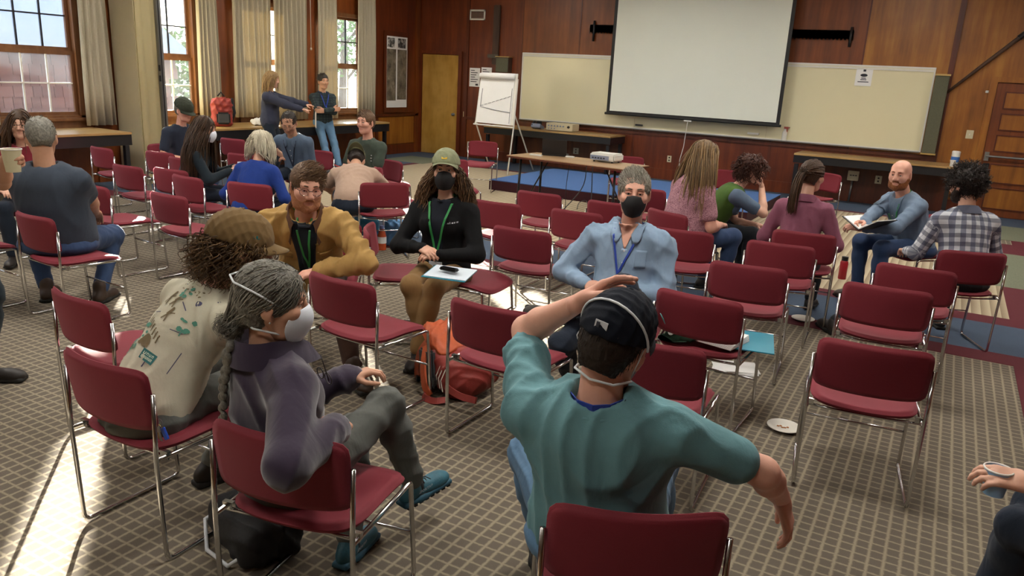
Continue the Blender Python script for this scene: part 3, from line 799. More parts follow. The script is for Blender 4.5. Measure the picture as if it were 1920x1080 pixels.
def ik(a, t, l1, l2, pole):
    a, t = A3(a), A3(t); d = t - a; L = np.linalg.norm(d); dn = d / max(L, 1e-6); L = min(L, (l1 + l2) * .998); t = a + dn * L
    x = (l1 * l1 - l2 * l2 + L * L) / (2 * L); hgt = math.sqrt(max(l1 * l1 - x * x, 0))
    p = A3(pole); p = p - dn * p.dot(dn); p = nrm(p)
    return a + dn * x + p * hgt, t

# ------------------------------------------------------------------ skin, hair, fabrics
def skin_mat(name, col, lip='#9a5a50', red=.35):
    m, nt, bs = newmat(name); co = texco(nt, 'Object')
    a = node(nt, 'ShaderNodeAttribute'); a.attribute_name = 'tint'
    c = srgb(col); n = noise_(nt, co, 30, 3)
    base = mixc(nt, n, tuple(x * .9 for x in c[:3]) + (1,), tuple(min(1, x * 1.08) for x in c[:3]) + (1,))
    base = mixc(nt, a.outputs['Fac'], base, srgb(lip))
    nt.links.new(base, bs.inputs['Base Color']); bs.inputs['Roughness'].default_value = .5
    bs.inputs['Subsurface Weight'].default_value = .0; bs.inputs['Specular IOR Level'].default_value = .35
    bump(nt, bs, noise_(nt, co, 160, 2), .12, .003)
skin_mat('skin_light', '#d8aa92', '#a86a60'); skin_mat('skin_pink', '#dba690', '#b06a5e'); skin_mat('skin_tan', '#c99a7e', '#9c6052'); skin_mat('skin_warm', '#cd9c80')
def hair_mat(name, c1, c2, rough=.5):
    m, nt, bs = newmat(name); a = node(nt, 'ShaderNodeAttribute'); a.attribute_name = 'strand'
    co = texco(nt, 'Object'); n = noise_(nt, co, 90, 3)
    f = math_(nt, 'ADD', math_(nt, 'MULTIPLY', a.outputs['Fac'], .75), math_(nt, 'MULTIPLY', n, .25))
    nt.links.new(mixc(nt, f, srgb(c1), srgb(c2)), bs.inputs['Base Color']); bs.inputs['Roughness'].default_value = rough
    bs.inputs['Specular IOR Level'].default_value = .4
    bump(nt, bs, noise_(nt, texco(nt, 'Object', (1, 1, .3)), 220, 2), .5, .004)
hair_mat('hair_brown', '#2a1b12', '#5b4028'); hair_mat('hair_wavy', '#3a281b', '#7d5e40'); hair_mat('hair_dark', '#15100d', '#33261d'); hair_mat('hair_grey', '#3a3833', '#a29e90')
hair_mat('hair_salt', '#5d574c', '#b8b2a4'); hair_mat('hair_white', '#a79f86', '#e3dcc6'); hair_mat('hair_blond', '#6a5132', '#b79765')
hair_mat('hair_curly', '#2c1c10', '#7a5a34'); hair_mat('hair_sandy', '#4a3524', '#7b5d40'); hair_mat('hair_ombre', '#3a2a1e', '#a48458')
hair_mat('hair_ginger', '#6a3a1e', '#9a6138'); hair_mat('hair_auburn', '#2a140c', '#5a3020'); hair_mat('stubble_ginger', '#9c6644', '#b98260', .8); hair_mat('stubble_grey', '#6a5c4e', '#7d7568', .8)
plain('eye_white', '#d9d3ca', .3, var=.03); plain('eye_iris', '#2c2119', .2)
plain('mask_black', '#0f1012', .75, var=.2, nscale=40); plain('mask_white', '#e6edf6', .7, var=.04); plain('strap_white', '#d4dade', .6, var=.04)
plain('glasses_dark', '#1d1512', .3); plain('glasses_clear', '#c7bfae', .25)
def _lens():
    m, nt, bs = newmat('lens'); tr = node(nt, 'ShaderNodeBsdfTransparent'); gl = node(nt, 'ShaderNodeBsdfGlossy'); gl.inputs['Roughness'].default_value = .03
    mx = node(nt, 'ShaderNodeMixShader'); mx.inputs[0].default_value = .10; nt.links.new(tr.outputs[0], mx.inputs[1]); nt.links.new(gl.outputs[0], mx.inputs[2])
    nt.links.new(mx.outputs[0], nt.nodes['Material Output'].inputs[0])
_lens()
def attr_mesh(V, F, attrs):
    me = np_mesh(V, F)
    for k, a in attrs.items():
        at_ = me.attributes.new(k, 'FLOAT', 'POINT'); at_.data.foreach_set('value', np.asarray(a, np.float32))
    return me

# ------------------------------------------------------------------ heads
SK_C = np.array([0, -.014, .034]); SK_R = np.array([.077, .098, .088])
def head_sdf(o):
    s = SDF(); m = o.get('sex', 'm') == 'm'; jw = o.get('jaw', 1.0) * (1 if m else .92)
    s.ell(SK_C, SK_R, k=.02)
    s.ell((0, .026, -.03), (.062 * jw, .064, .078), k=.03)
    s.cone((-.025 * jw, .038, -.088), (.025 * jw, .038, -.088), .024, .024, k=.03)
    s.cone((0, .066, -.100), (0, .07, -.092), .021, .022, k=.03)
    for x in (-1, 1):
        s.ell((x * .040, .058, -.018), (.028, .03, .026), k=.03)
        s.cone((x * .058 * jw, -.004, -.03), (x * .038 * jw, .03, -.086), .017, .018, k=.03)
    s.cone((-.034, .079, .036), (.034, .079, .036), .014, .014, k=.02)
    s.ell((0, .036, .060), (.056, .036, .042), k=.03)
    for x in (-1, 1): s.ell((x * .031, .103, .011), (.0185, .020, .0095), k=.014, op='s')
    s.cone((0, .090, .022), (0, .108, -.020), .0095, .0135, k=.014)
    for x in (-1, 1): s.ell((x * .0135, .098, -.027), (.0095, .012, .009), k=.008)
    s.cone((-.020, .079, -.057), (.020, .079, -.057), .009, .009, k=.006); s.cone((0, .085, -.056), (0, .085, -.054), .009, .008, k=.006)
    s.cone((-.015, .080, -.070), (.015, .080, -.070), .0095, .0095, k=.006)
    s.cone((-.025, .0925, -.0635), (0, .097, -.0635), .0035, .0035, k=.004, op='s'); s.cone((.025, .0925, -.0635), (0, .097, -.0635), .0035, .0035, k=.004, op='s')
    if o.get('ears', True):
        for x in (-1, 1):
            M = rotm(-x * 22, 8, 0)
            s.ell((x * .081, -.012, -.004), (.0085, .022, .033), M, k=.008); s.ell((x * .0925, -.006, .002), (.008, .012, .019), M, k=.006, op='s')
            s.ell((x * .079, -.002, -.033), (.007, .010, .011), k=.008)
    return s
def head_tint(V):
    d = ((V - np.array([0, .090, -.0635])) / np.array([.027, .018, .0135])); t = np.clip((1.2 - np.linalg.norm(d, axis=1)) * 2, 0, 1) * .55
    n = np.linalg.norm((V - np.array([0, .112, -.022])) / .025, axis=1); t = np.maximum(t, np.clip(1 - n, 0, 1) * .3)
    for x in (-1, 1):
        t = np.maximum(t, np.clip(1 - np.linalg.norm((V - np.array([x * .042, .08, -.022])) / .032, axis=1), 0, 1) * .28)
        t = np.maximum(t, np.clip(1 - np.linalg.norm((V - np.array([x * .085, -.01, 0])) / .04, axis=1), 0, 1) * .35)
    return t
def hair_cap(thick=.012, nape=-.075, hairline=.078, side=-.02, h=.006, recede=0.0, full=1.0):
    s = SDF(); s.ell(SK_C + [0, -.003, .002], SK_R + thick * full, k=.02)
    s.cone((0, -.055, -.02), (0, -.05, nape + .03), .062, .05 + thick * .5, k=.03)
    s.ell((0, .115, hairline - .135), (.070, .085, .128), k=.012, op='s')
    for x in (-1, 1):
        s.ell((x * .085, .022, -.055), (.05, .05, .07 + side), k=.012, op='s')
        if recede: s.ell((x * .055, .095, .085), (.035, .05, .035), k=.012, op='s')
    s.plane((0, -.25, -1), -nape)
    return s.mesh(h)
def tubes(P, rad, taper=.35, n=3):
    """P: (N,M,3) strand paths -> merged thin tubes"""
    N, M, _ = P.shape; T_ = np.gradient(P, axis=1); T_ /= np.maximum(np.linalg.norm(T_, axis=2, keepdims=True), 1e-9)
    ref = np.where(np.abs(T_[..., 2:3]) > .9, np.array([1., 0, 0]), np.array([0., 0, 1.])); a = np.cross(T_, ref); a /= np.maximum(np.linalg.norm(a, axis=2, keepdims=True), 1e-9); b = np.cross(T_, a)
    u = np.linspace(0, 1, M); prof = np.clip(np.minimum(1, .55 + 3 * u), 0, 1) * (1 - (1 - taper) * u ** 2)
    r = (np.asarray(rad).reshape(-1, 1) * prof[None, :])[..., None]
    rings = [P + r * (math.cos(2 * PI * k / n) * a + math.sin(2 * PI * k / n) * b) for k in range(n)]
    V = np.stack(rings, 2).reshape(-1, 3)
    i = np.arange(N)[:, None, None] * (M * n) + np.arange(M - 1)[None, :, None] * n; k = np.arange(n)[None, None, :]
    Q = np.stack([i + k, i + (k + 1) % n, i + n + (k + 1) % n, i + n + k], -1).reshape(-1, 4)
    return V, Q
def grow(N, keep, comb, L, steps, rs, curl=0.0, curlw=40.0, g=(0, 0, -1), gw=.0, off=.008, rad=.004, body=(), frizz=.0, jitter=.25):
    """strands rooted on the scalp. keep(dirs)->mask, comb(P)->direction field"""
    d = rs.randn(N * 6, 3); d /= np.linalg.norm(d, axis=1, keepdims=True); d = d[keep(d)][:N]
    P = SK_C + d * (SK_R + .004); N = len(P); out = [P.copy()]
    Ls = L * (.75 + .5 * rs.rand(N)); ds = (Ls / steps)[:, None]; g = np.asarray(g, float)
    jit = rs.randn(N, 3) * jitter; D = None; ph = rs.rand(N) * 6.28; off_ = off * (.4 + 1.2 * rs.rand(N))
    for k in range(steps):
        t = k / steps; c = comb(P) + jit * .4; w = min(1, gw * (t * 1.6 + .15))
        c = c * (1 - w) + g * w; c /= np.maximum(np.linalg.norm(c, axis=1, keepdims=True), 1e-9)
        D = c if D is None else D * .5 + c * .5; D /= np.maximum(np.linalg.norm(D, axis=1, keepdims=True), 1e-9)
        P = P + D * ds + frizz * rs.randn(N, 3)
        for bc, br in [(SK_C, SK_R)] + list(body):
            q = (P - bc) / (np.asarray(br) + off_[:, None]); l = np.linalg.norm(q, axis=1, keepdims=True); P = np.where(l < 1, bc + (P - bc) / np.maximum(l, 1e-3), P)
        out.append(P.copy())
    S_ = np.stack(out, 1)
    if curl:
        T_ = np.gradient(S_, axis=1); T_ /= np.maximum(np.linalg.norm(T_, axis=2, keepdims=True), 1e-9)
        a = np.cross(T_, np.array([.3, .5, .8])); a /= np.maximum(np.linalg.norm(a, axis=2, keepdims=True), 1e-9); b = np.cross(T_, a)
        arc = np.arange(S_.shape[1])[None, :] * ds; w = arc * curlw + ph[:, None]; am = (curl * np.minimum(1, np.arange(S_.shape[1]) / 2.0))[None, :, None]
        S_ = S_ + am * (np.cos(w)[..., None] * a + np.sin(w)[..., None] * b)
    V, Q = tubes(S_, rad * (.7 + .6 * rs.rand(N)))
    return V, Q, np.repeat(rs.rand(N), S_.shape[1] * 3)

# ------------------------------------------------------------------ hands and shoes
def hand_sdf(curl=.4, thumb=.3, spread=.0, right=True, pinch=0, point=False):
    s = SDF(); sx = 1 if right else -1
    s.rbox((0, .046, 0), (.039, .048, .0135), .0125, k=.008); s.cone((0, -.012, 0), (0, .02, 0), .0265, .024, k=.02)
    base = [(-.0290, .088, .072), (-.0098, .095, .080), (.0100, .091, .074), (.0285, .081, .058)]
    for i, (bx, by, L) in enumerate(base):
        c = curl if not isinstance(curl, (list, tuple)) else curl[i]
        ang = 0.0; p = np.array([bx * sx, by, 0.0]); sp = spread * (i - 1.5) * .22 * sx
        for j, (f, tw, ra, rb) in enumerate(((.46, 58, .0095, .0085), (.30, 75, .0085, .0078), (.24, 45, .0078, .0068))):
            ang += math.radians(tw) * c; d = np.array([math.sin(sp) * math.cos(ang), math.cos(sp) * math.cos(ang), -math.sin(ang)])
            q = p + d * L * f; s.cone(p, q, ra, rb, k=.004); p = q
    p = np.array([-.028 * sx, .02, -.004]); d = nrm((-.75 * sx * (1 - thumb * .8), .62, -.30 - .5 * thumb)); q = p + d * .047; s.cone(p, q, .0145, .0115, k=.012)
    d2 = nrm((-.30 * sx * (1 - 2.0 * thumb), .85, -.25 - .35 * thumb)); q2 = q + d2 * .032; s.cone(q, q2, .0112, .010, k=.005); s.cone(q2, q2 + nrm(d2 + A3((.25 * sx, 0, 0))) * .022, .0098, .0082, k=.004)
    return s
def shoe_sdf(kind='shoe'):
    """origin at the ankle joint's ground point, toe +y; ground z=0"""
    u = SDF()
    u.ell((0, -.045, .045), (.036, .05, .045), k=.02); u.ell((0, .06, .036), (.041, .10, .036), k=.03); u.ell((0, .13, .030), (.043, .062, .032), k=.03)
    u.cone((0, -.02, .07), (0, -.015, .12 if kind == 'boot' else .085), .042, .044 if kind == 'boot' else .04, k=.02)
    u.plane((0, 0, -1), -.012)
    so = SDF(); so.rbox((0, -.035, .012), (.038, .06, .014), .010, k=.02); so.rbox((0, .085, .012), (.046, .10, .014), .012, k=.03); so.plane((0, 0, -1), 0)
    return u, so
# ------------------------------------------------------------------ people
from mathutils.bvhtree import BVHTree
NPEOPLE = [0]
def to_np(M4): return np.array(M4)
class Person: pass
def bvh_of(V, Q): return BVHTree.FromPolygons([tuple(v) for v in V], [tuple(int(i) for i in q) for q in Q])
def person(label, loc, yaw, seat=True, hz=None, hip=(0, 0), lean=(6, 10), side=0, twist=0, head=(0, 0, 0), L=None, R=None, fL=None, fR=None, sex='m', s=1.0, girth=1.0, belly=0.0,
           skin='skin_light', top=('tee', 'c_tee'), pants='c_jeans', shoes=('shoe', 's_dark'), hair=None, ears=True, vox=.012, hvox=.006, neck=1.0, shw=1.0, eyes=True, beard=None, seed=None, fold=.006, hidden_legs=False, sleeve=None, jaw=1.0, brow='hair_brown', hem=.04, socks=None, headfwd=0.0, curlL=.45, curlR=.45, vest=None):
    NPEOPLE[0] += 1; seed = seed or NPEOPLE[0] * 13 + 5; rs = np.random.RandomState(seed)
    P = Person(); root = thing('person', label, 'person', (loc[0], loc[1], 0), D(yaw), 'people in the hall'); P.root = root; P.s = s; P.rs = rs; P.loc = loc; P.yaw = yaw
    fem = sex == 'f'
    def LOC(v):
        if isinstance(v, Vector):
            dx, dy = v.x - loc[0], v.y - loc[1]; c_, s_ = math.cos(D(yaw)), math.sin(D(yaw)); return A3((dx * c_ + dy * s_, -dx * s_ + dy * c_, v.z))
        return A3(v)
    P.LOC = LOC
    hz = (.50 if seat else .90 * s) if hz is None else hz
    H = A3((hip[0], hip[1], hz))
    def dirv(l, sd): 
        l, sd = math.radians(l), math.radians(sd); return nrm((math.sin(sd), math.sin(l) * math.cos(sd), math.cos(l) * math.cos(sd)))
    d1, d2 = dirv(lean[0], side), dirv(lean[1], side * 1.2)
    waist = H + d1 * .185 * s; chest = waist + d2 * .178 * s; U = d2
    tw = rotm(twist); Rt = tw @ A3((1, 0, 0)); Rt = nrm(Rt - U * Rt.dot(U)); Fw = nrm(np.cross(U, Rt)); BT = np.stack([Rt, Fw, U], 1)
    nb = chest + U * .104 * s - Fw * .012; P.nb, P.chest, P.waist, P.BT, P.H, P.U, P.Fw, P.Rt = nb, chest, waist, BT, H, U, Fw, Rt
    SW = .178 * s * shw * (.92 if fem else 1.0)
    Rh = rotm(*head); P.Rh = Rh
    nd = nrm(U * .7 + Rh @ A3((0, 0, 1)) * .5 + Rh @ A3((0, .12 + headfwd, 0))); hc = nb + nd * .186 * s * neck + Rh @ A3((0, .012, .02)); P.hc = hc
    hs = s * (.97 if fem else 1.0)
    # joints
    sh = {k: chest + U * .046 * s + Rt * SW * sx for k, sx in (('L', -1), ('R', 1))}
    l1, l2 = .285 * s, .255 * s
    dflt = {'L': ((-.15, .30, hz + .12),), 'R': ((.15, .30, hz + .12),)} if seat else {'L': ((-.24, .03, hz - .08),), 'R': ((.24, .03, hz - .08),)}
    arms = {}
    for k, a, sx in (('L', L, -1), ('R', R, 1)):
        a = a or {}; tgt = LOC(a.get('to', dflt[k][0])); pole = A3(a.get('pole', (sx * .6, -.6, -.5)))
        e, w = ik(sh[k], tgt, l1, l2, pole); fd = nrm(a['fd']) if 'fd' in a else nrm(w - e)
        bn = A3(a.get('bn', (0, .2, 1))); bn = nrm(bn - fd * bn.dot(fd)); arms[k] = (sh[k], e, w, fd, bn, a)
    P.arms = arms; P.sh = sh
    hipj = {k: H + A3((sx * .088 * s * (1.05 if fem else 1), 0, 0)) for k, sx in (('L', -1), ('R', 1))}
    t1, t2 = .43 * s, .42 * s; legs = {}
    for k, f, sx in (('L', fL, -1), ('R', fR, 1)):
        f = f or {}; ank = LOC(f.get('to', (sx * .12, .40 + hip[1], .085) if seat else (sx * .10, 0, .085)))
        kn, ank = ik(hipj[k], ank, t1, t2, A3(f.get('pole', (sx * .12, .8, .6)))); legs[k] = (hipj[k], kn, ank, f)
    P.legs = legs
    # ---- skin: head, neck, arms and hands in one mesh
    parts = []; tint = []
    Vh, Qh = head_sdf(dict(sex=sex, ears=ears, jaw=jaw)).mesh(hvox); tint.append(head_tint(Vh)); parts.append((Vh * hs @ Rh.T + hc, Qh))
    sk = SDF(); hb = hc + Rh @ A3((0, -.022, -.055)) * hs
    nr = .052 * s * (.88 if fem else 1.0) * (1 + .25 * (girth - 1)); sk.cone(nb - U * .03, hb, nr * 1.12, nr, k=.02); sk.cone(sh['L'] - U * .01, sh['R'] - U * .01, .03, .03, k=.03); sk.cone(nb - U * .04, chest, .07, .07, k=.03)
    ga = 1 + .5 * (girth - 1); as_ = .78 if top[0] in ('long', 'jacket') else 1.0
    for k in 'LR':
        S0, e, w, fd, bn, a = arms[k]
        sk.cone(S0, e, .045 * s * ga * as_, .038 * s * ga * as_, k=.02); mid = e + (w - e) * .3; sk.cone(e, mid, .037 * s * ga * as_, .038 * s * ga * as_, k=.02); sk.cone(mid, w, .038 * s * ga * as_, .0265 * s, k=.02)
    V, Q = sk.mesh(min(vox, .011)); tint.append(np.zeros(len(V))); parts.append((V, Q))
    P.hand = {}
    for k, cv in (('L', curlL), ('R', curlR)):
        S0, e, w, fd, bn, a = arms[k]
        if a.get('nohand'): continue
        V, Q = hand_sdf(a.get('curl', cv), a.get('thumb', .3), a.get('spread', .2), right=(k == 'R')).mesh(max(.0042, min(hvox, .0075)))
        M = np.stack([np.cross(fd, bn), fd, bn], 1); hsz = s * (.9 if fem else 1.0); V = V * hsz @ M.T + w; parts.append((V, Q)); tint.append(np.full(len(V), .12)); P.hand[k] = (w, M, hsz)
    V, Q = merge(parts); P.body = mkobj('body', attr_mesh(V, Q, {'tint': np.concatenate(tint)}), skin, root)
    # ---- eyes, brows
    def hl(p): return tuple(Rh @ (A3(p) * hs) + hc)
    P.hl = hl
    HM = Matrix(np.vstack([np.hstack([Rh * hs, hc[:, None]]), [0, 0, 0, 1]]).tolist()); P.HM = HM
    if eyes:
        for x in (-1, 1):
            bm = bmesh.new(); lathe(bm, [(0, -.012), (.0085, -.0085), (.012, 0), (.0105, .006), (.0062, .0103)], 12, HM @ Matrix.Translation((x * .031, .0775, .012)) @ Matrix.Rotation(-PI / 2, 4, 'X'))
            e = ob('eye', bm, 'eye_white', P.body, True); bm = bmesh.new(); lathe(bm, [(.0063, .0102), (.004, .0116), (0, .0122)], 10, HM @ Matrix.Translation((x * .031, .0775, .012)) @ Matrix.Rotation(-PI / 2, 4, 'X')); ob('iris', bm, 'eye_iris', P.body, True)
            bm = bmesh.new(); tube(bm, [hl((x * .016, .0885, .0160)), hl((x * .031, .0905, .0195)), hl((x * .047, .082, .0145))], .0042 * hs, 6); ob('eyelid', bm, skin, P.body, True)
            bm = bmesh.new(); tube(bm, [hl((x * .013, .0945, .0365)), hl((x * .030, .0940, .0405)), hl((x * .049, .082, .0355))], .004, 6, radii=[.0026, .0036, .0018]); ob('eyebrow', bm, brow, P.body, True)
    # ---- top garment
    kind, tm = top[0], top[1]; long_ = kind in ('long', 'jacket'); inf = .012 if kind == 'jacket' else .0
    g = girth; t = SDF(); fb = .9 if fem else 1.0
    if kind != 'none':
        t.ell(chest - U * .01, (.163 * g * s * fb * shw + inf, .112 * g * s + inf, .185 * s), BT, k=.05)
        if fem: 
            for sx in (-1, 1): t.ell(chest - U * .035 + Fw * .075 * s * g + Rt * sx * .072 * s, (.068 * s, .060 * s, .066 * s), BT, k=.05)
        t.cone(sh['L'] + Rt * .01, sh['R'] - Rt * .01, .062 * s + inf, .062 * s + inf, k=.05)
        t.cone(nb - U * .07, nb - U * (.048 if kind != 'jacket' else .03), .085 * s, .062 * s + inf * .6, k=.04)
        P.necksub = (nb + Fw * .008 - U * .004, nb + U * .14 + Fw * .02)
        wb_ = np.stack([A3((1, 0, 0)), nrm(np.cross(d1, A3((1, 0, 0)))), d1], 1)
        t.ell((waist + chest) / 2 - d1 * .06, (.150 * g * s * fb + inf, .112 * g * s + inf + belly * .5, .17 * s), wb_, k=.06)
        t.ell(waist - d1 * .08 + A3((0, belly * .5, 0)), (.155 * g * s + inf + belly * .3, .122 * g * s + inf + belly * .6, .15 * s), wb_, k=.06)
        t.ell(H + d1 * .02, (.172 * g * s + inf, .128 * g * s + inf, .10 * s + hem), wb_, k=.05)
        sl = sleeve if sleeve is not None else (1.0 if long_ else .0)
        for k in 'LR':
            S0, e, w, fd, bn, a = arms[k]; r0, r1, r2 = .062 * s * ga + inf, .051 * s * ga + inf, .039 * s + inf
            if long_:
                t.cone(S0, e, r0, r1, k=.035); q = e + (w - e) * (.97 if sl >= 1 else sl); t.cone(e, q, r1, r1 + (r2 - r1) * .95, k=.03)
            else:
                q = S0 + (e - S0) * (.66 + sl); t.cone(S0, q, r0 + .002, r0 - .004, k=.035)
        t.cone(P.necksub[0] + U * .05, P.necksub[1], .070 * s + inf * .7, .085 * s + inf, k=.012, op='s')
        V, Q = t.mesh(vox)
        # trim the closed sleeve ends and hem flat so they read as openings
        N = vnormals(V, Q); V = V + N * folds(V, seed, 17, fold)[:, None]
        att = {}
        if len(top) > 2 and top[2] == 'plaid':
            segs = [(arms[k][0], arms[k][1]) for k in 'LR'] + [(arms[k][1], arms[k][2]) for k in 'LR']
            q = (V - chest) @ BT; ang = np.arctan2(q[:, 0], np.abs(q[:, 1]) + .03); cu = ang * .145; cv = q[:, 2]; best = np.maximum(np.abs(q[:, 0]) - .15 * g, 0) + .0
            dist_t = best
            for (a0, b0) in segs:
                ab = b0 - a0; tt = np.clip((V - a0) @ ab / (ab @ ab), 0, 1); dv = V - a0 - tt[:, None] * ab; dd = np.linalg.norm(dv, axis=1) - .05
                ref = nrm(np.cross(ab, A3((.2, .3, 1)))); ref2 = np.cross(nrm(ab), ref); m_ = (dd < .015) & (np.abs(q[:, 0]) > .135 * g)
                cu = np.where(m_, np.arctan2(dv @ ref2, dv @ ref) * .055, cu); cv = np.where(m_, tt * np.linalg.norm(ab), cv)
            att = {'cu': cu, 'cv': cv}
        P.shirt = mkobj('jacket' if kind == 'jacket' else ('shirt' if kind == 'long' else 't_shirt'), attr_mesh(V, Q, att), tm, root); P.SV, P.SQ = V, Q
        P.bvh = bvh_of(V, Q) if not hidden_legs or True else None
    if vest:
        vt = SDF(); i2 = .016; vt.ell(chest - U * .01, (.163 * g * s * fb * shw + i2, .112 * g * s + i2, .185 * s), BT, k=.05); vt.cone(sh['L'] + Rt * .03, sh['R'] - Rt * .03, .066 * s + i2 * .5, .066 * s + i2 * .5, k=.05)
        vt.ell((waist + chest) / 2 - d1 * .06, (.150 * g * s * fb + i2, .112 * g * s + i2, .17 * s), wb_, k=.06); vt.ell(waist - d1 * .08, (.155 * g * s + i2, .122 * g * s + i2, .13 * s), wb_, k=.06)
        vt.cone(nb + Fw * .01, nb + U * .14 + Fw * .03, .085, .11, k=.012, op='s'); vt.rbox(chest + Fw * .16 - U * .08, (.055, .10, .35), .02, BT, k=.01, op='s')
        V, Q = vt.mesh(vox); N = vnormals(V, Q); V = V + N * folds(V, seed + 9, 12, fold)[:, None]; mkobj('vest', np_mesh(V, Q), vest, root)
    # ---- trousers
    tr = SDF(); tr.ell(H - d1 * .005, (.168 * g * s, .125 * g * s + belly * .3, .105 * s), k=.04)
    gl = 1 + .6 * (girth - 1)
    for k in 'LR':
        h0, kn, an, f = legs[k]; tr.cone(h0, kn, .086 * s * gl, .060 * s * gl, k=.035); tr.ell(kn, (.056 * s * gl,) * 3, k=.03); tr.cone(kn, kn + (an - kn) * .35, .055 * s * gl, .059 * s, k=.03); tr.cone(kn + (an - kn) * .3, an + (kn - an) * f.get('cuff', .06), .060 * s, .050 * s, k=.03)
    if seat: tr.ell(H + A3((0, -.02, -.03)), (.175 * g * s, .13 * s * g, .065 * s), k=.04)
    V, Q = tr.mesh(vox); N = vnormals(V, Q); V = V + N * folds(V, seed + 3, 15, fold * .6, (1, 1, 1))[:, None]
    P.trousers = mkobj('trousers', np_mesh(V, Q), pants, root)
    # ---- feet
    P.foot = {}
    if not hidden_legs:
        u, so = shoe_sdf(shoes[0]); hsh = max(.007, vox * .65); UV, UQ = u.mesh(hsh); SV_, SQ_ = so.mesh(hsh)
        for k, sx in (('L', -1), ('R', 1)):
            h0, kn, an, f = legs[k]; M = rotm(*f.get('rot', (-sx * 8, 0, 0))); fs = s * (.92 if fem else 1.0)
            org = an - M @ A3((0, -.012, .085)) * fs
            o = mkobj('shoe', np_mesh(UV * fs @ M.T + org, UQ), shoes[1], root); mkobj('sole', np_mesh(SV_ * fs @ M.T + org, SQ_), shoes[2] if len(shoes) > 2 else 'sole_dark', o)
            P.foot[k] = (org, M, fs, o)
            if f.get('cuff', .06) > .1 or socks:
                bm = bmesh.new(); tube(bm, [tuple(an + (kn - an) * .35), tuple(an), tuple(org + M @ A3((0, 0, .05)) * fs)], .037 * s, 10); ob('sock', bm, socks or skin, root, True)
    # ---- hair
    if hair: add_hair(P, hair, hvox)
    if beard:
        b = head_sdf(dict(sex=sex, ears=False, jaw=jaw)); b2 = SDF(); th = .004
        b2.ell((0, .026, -.03), (.0645 * jw_(jaw), .067, .080), k=.03); b2.cone((-.030 * jaw, .036, -.088), (.030 * jaw, .036, -.088), .029, .029, k=.03); b2.cone((0, .066, -.103), (0, .07, -.094), .0245, .0245, k=.03)
        b2.cone((-.022, .088, -.043), (.022, .088, -.043), .0085, .0085, k=.01)
        for x in (-1, 1): b2.cone((x * .063 * jaw, -.002, -.03), (x * .046 * jaw, .031, -.088), .0205, .023, k=.03)
        b2.ell((0, .092, -.0615), (.024, .02, .0125), k=.006, op='s'); b2.ell((0, .095, .02), (.045, .06, .052), k=.01, op='s')
        for x in (-1, 1): b2.ell((x * .045, .075, -.005), (.034, .045, .045), k=.012, op='s')
        b2.plane((0, .25, 1), -.012)
        V, Q = b2.mesh(hvox * .9); N = vnormals(V, Q); V = V + N * (rs.rand(len(V))[:, None] * .003)
        mkobj('beard', attr_mesh(V * hs @ Rh.T + hc, Q, {'strand': rs.rand(len(V))}), beard, P.body)
    return P
def jw_(j): return j
def hair_obj(P, V, Q, st, mat, name='hair', local=True):
    if local: V = V * P.s @ P.Rh.T + P.hc
    return mkobj(name, attr_mesh(V, Q, {'strand': st}), mat, P.body)
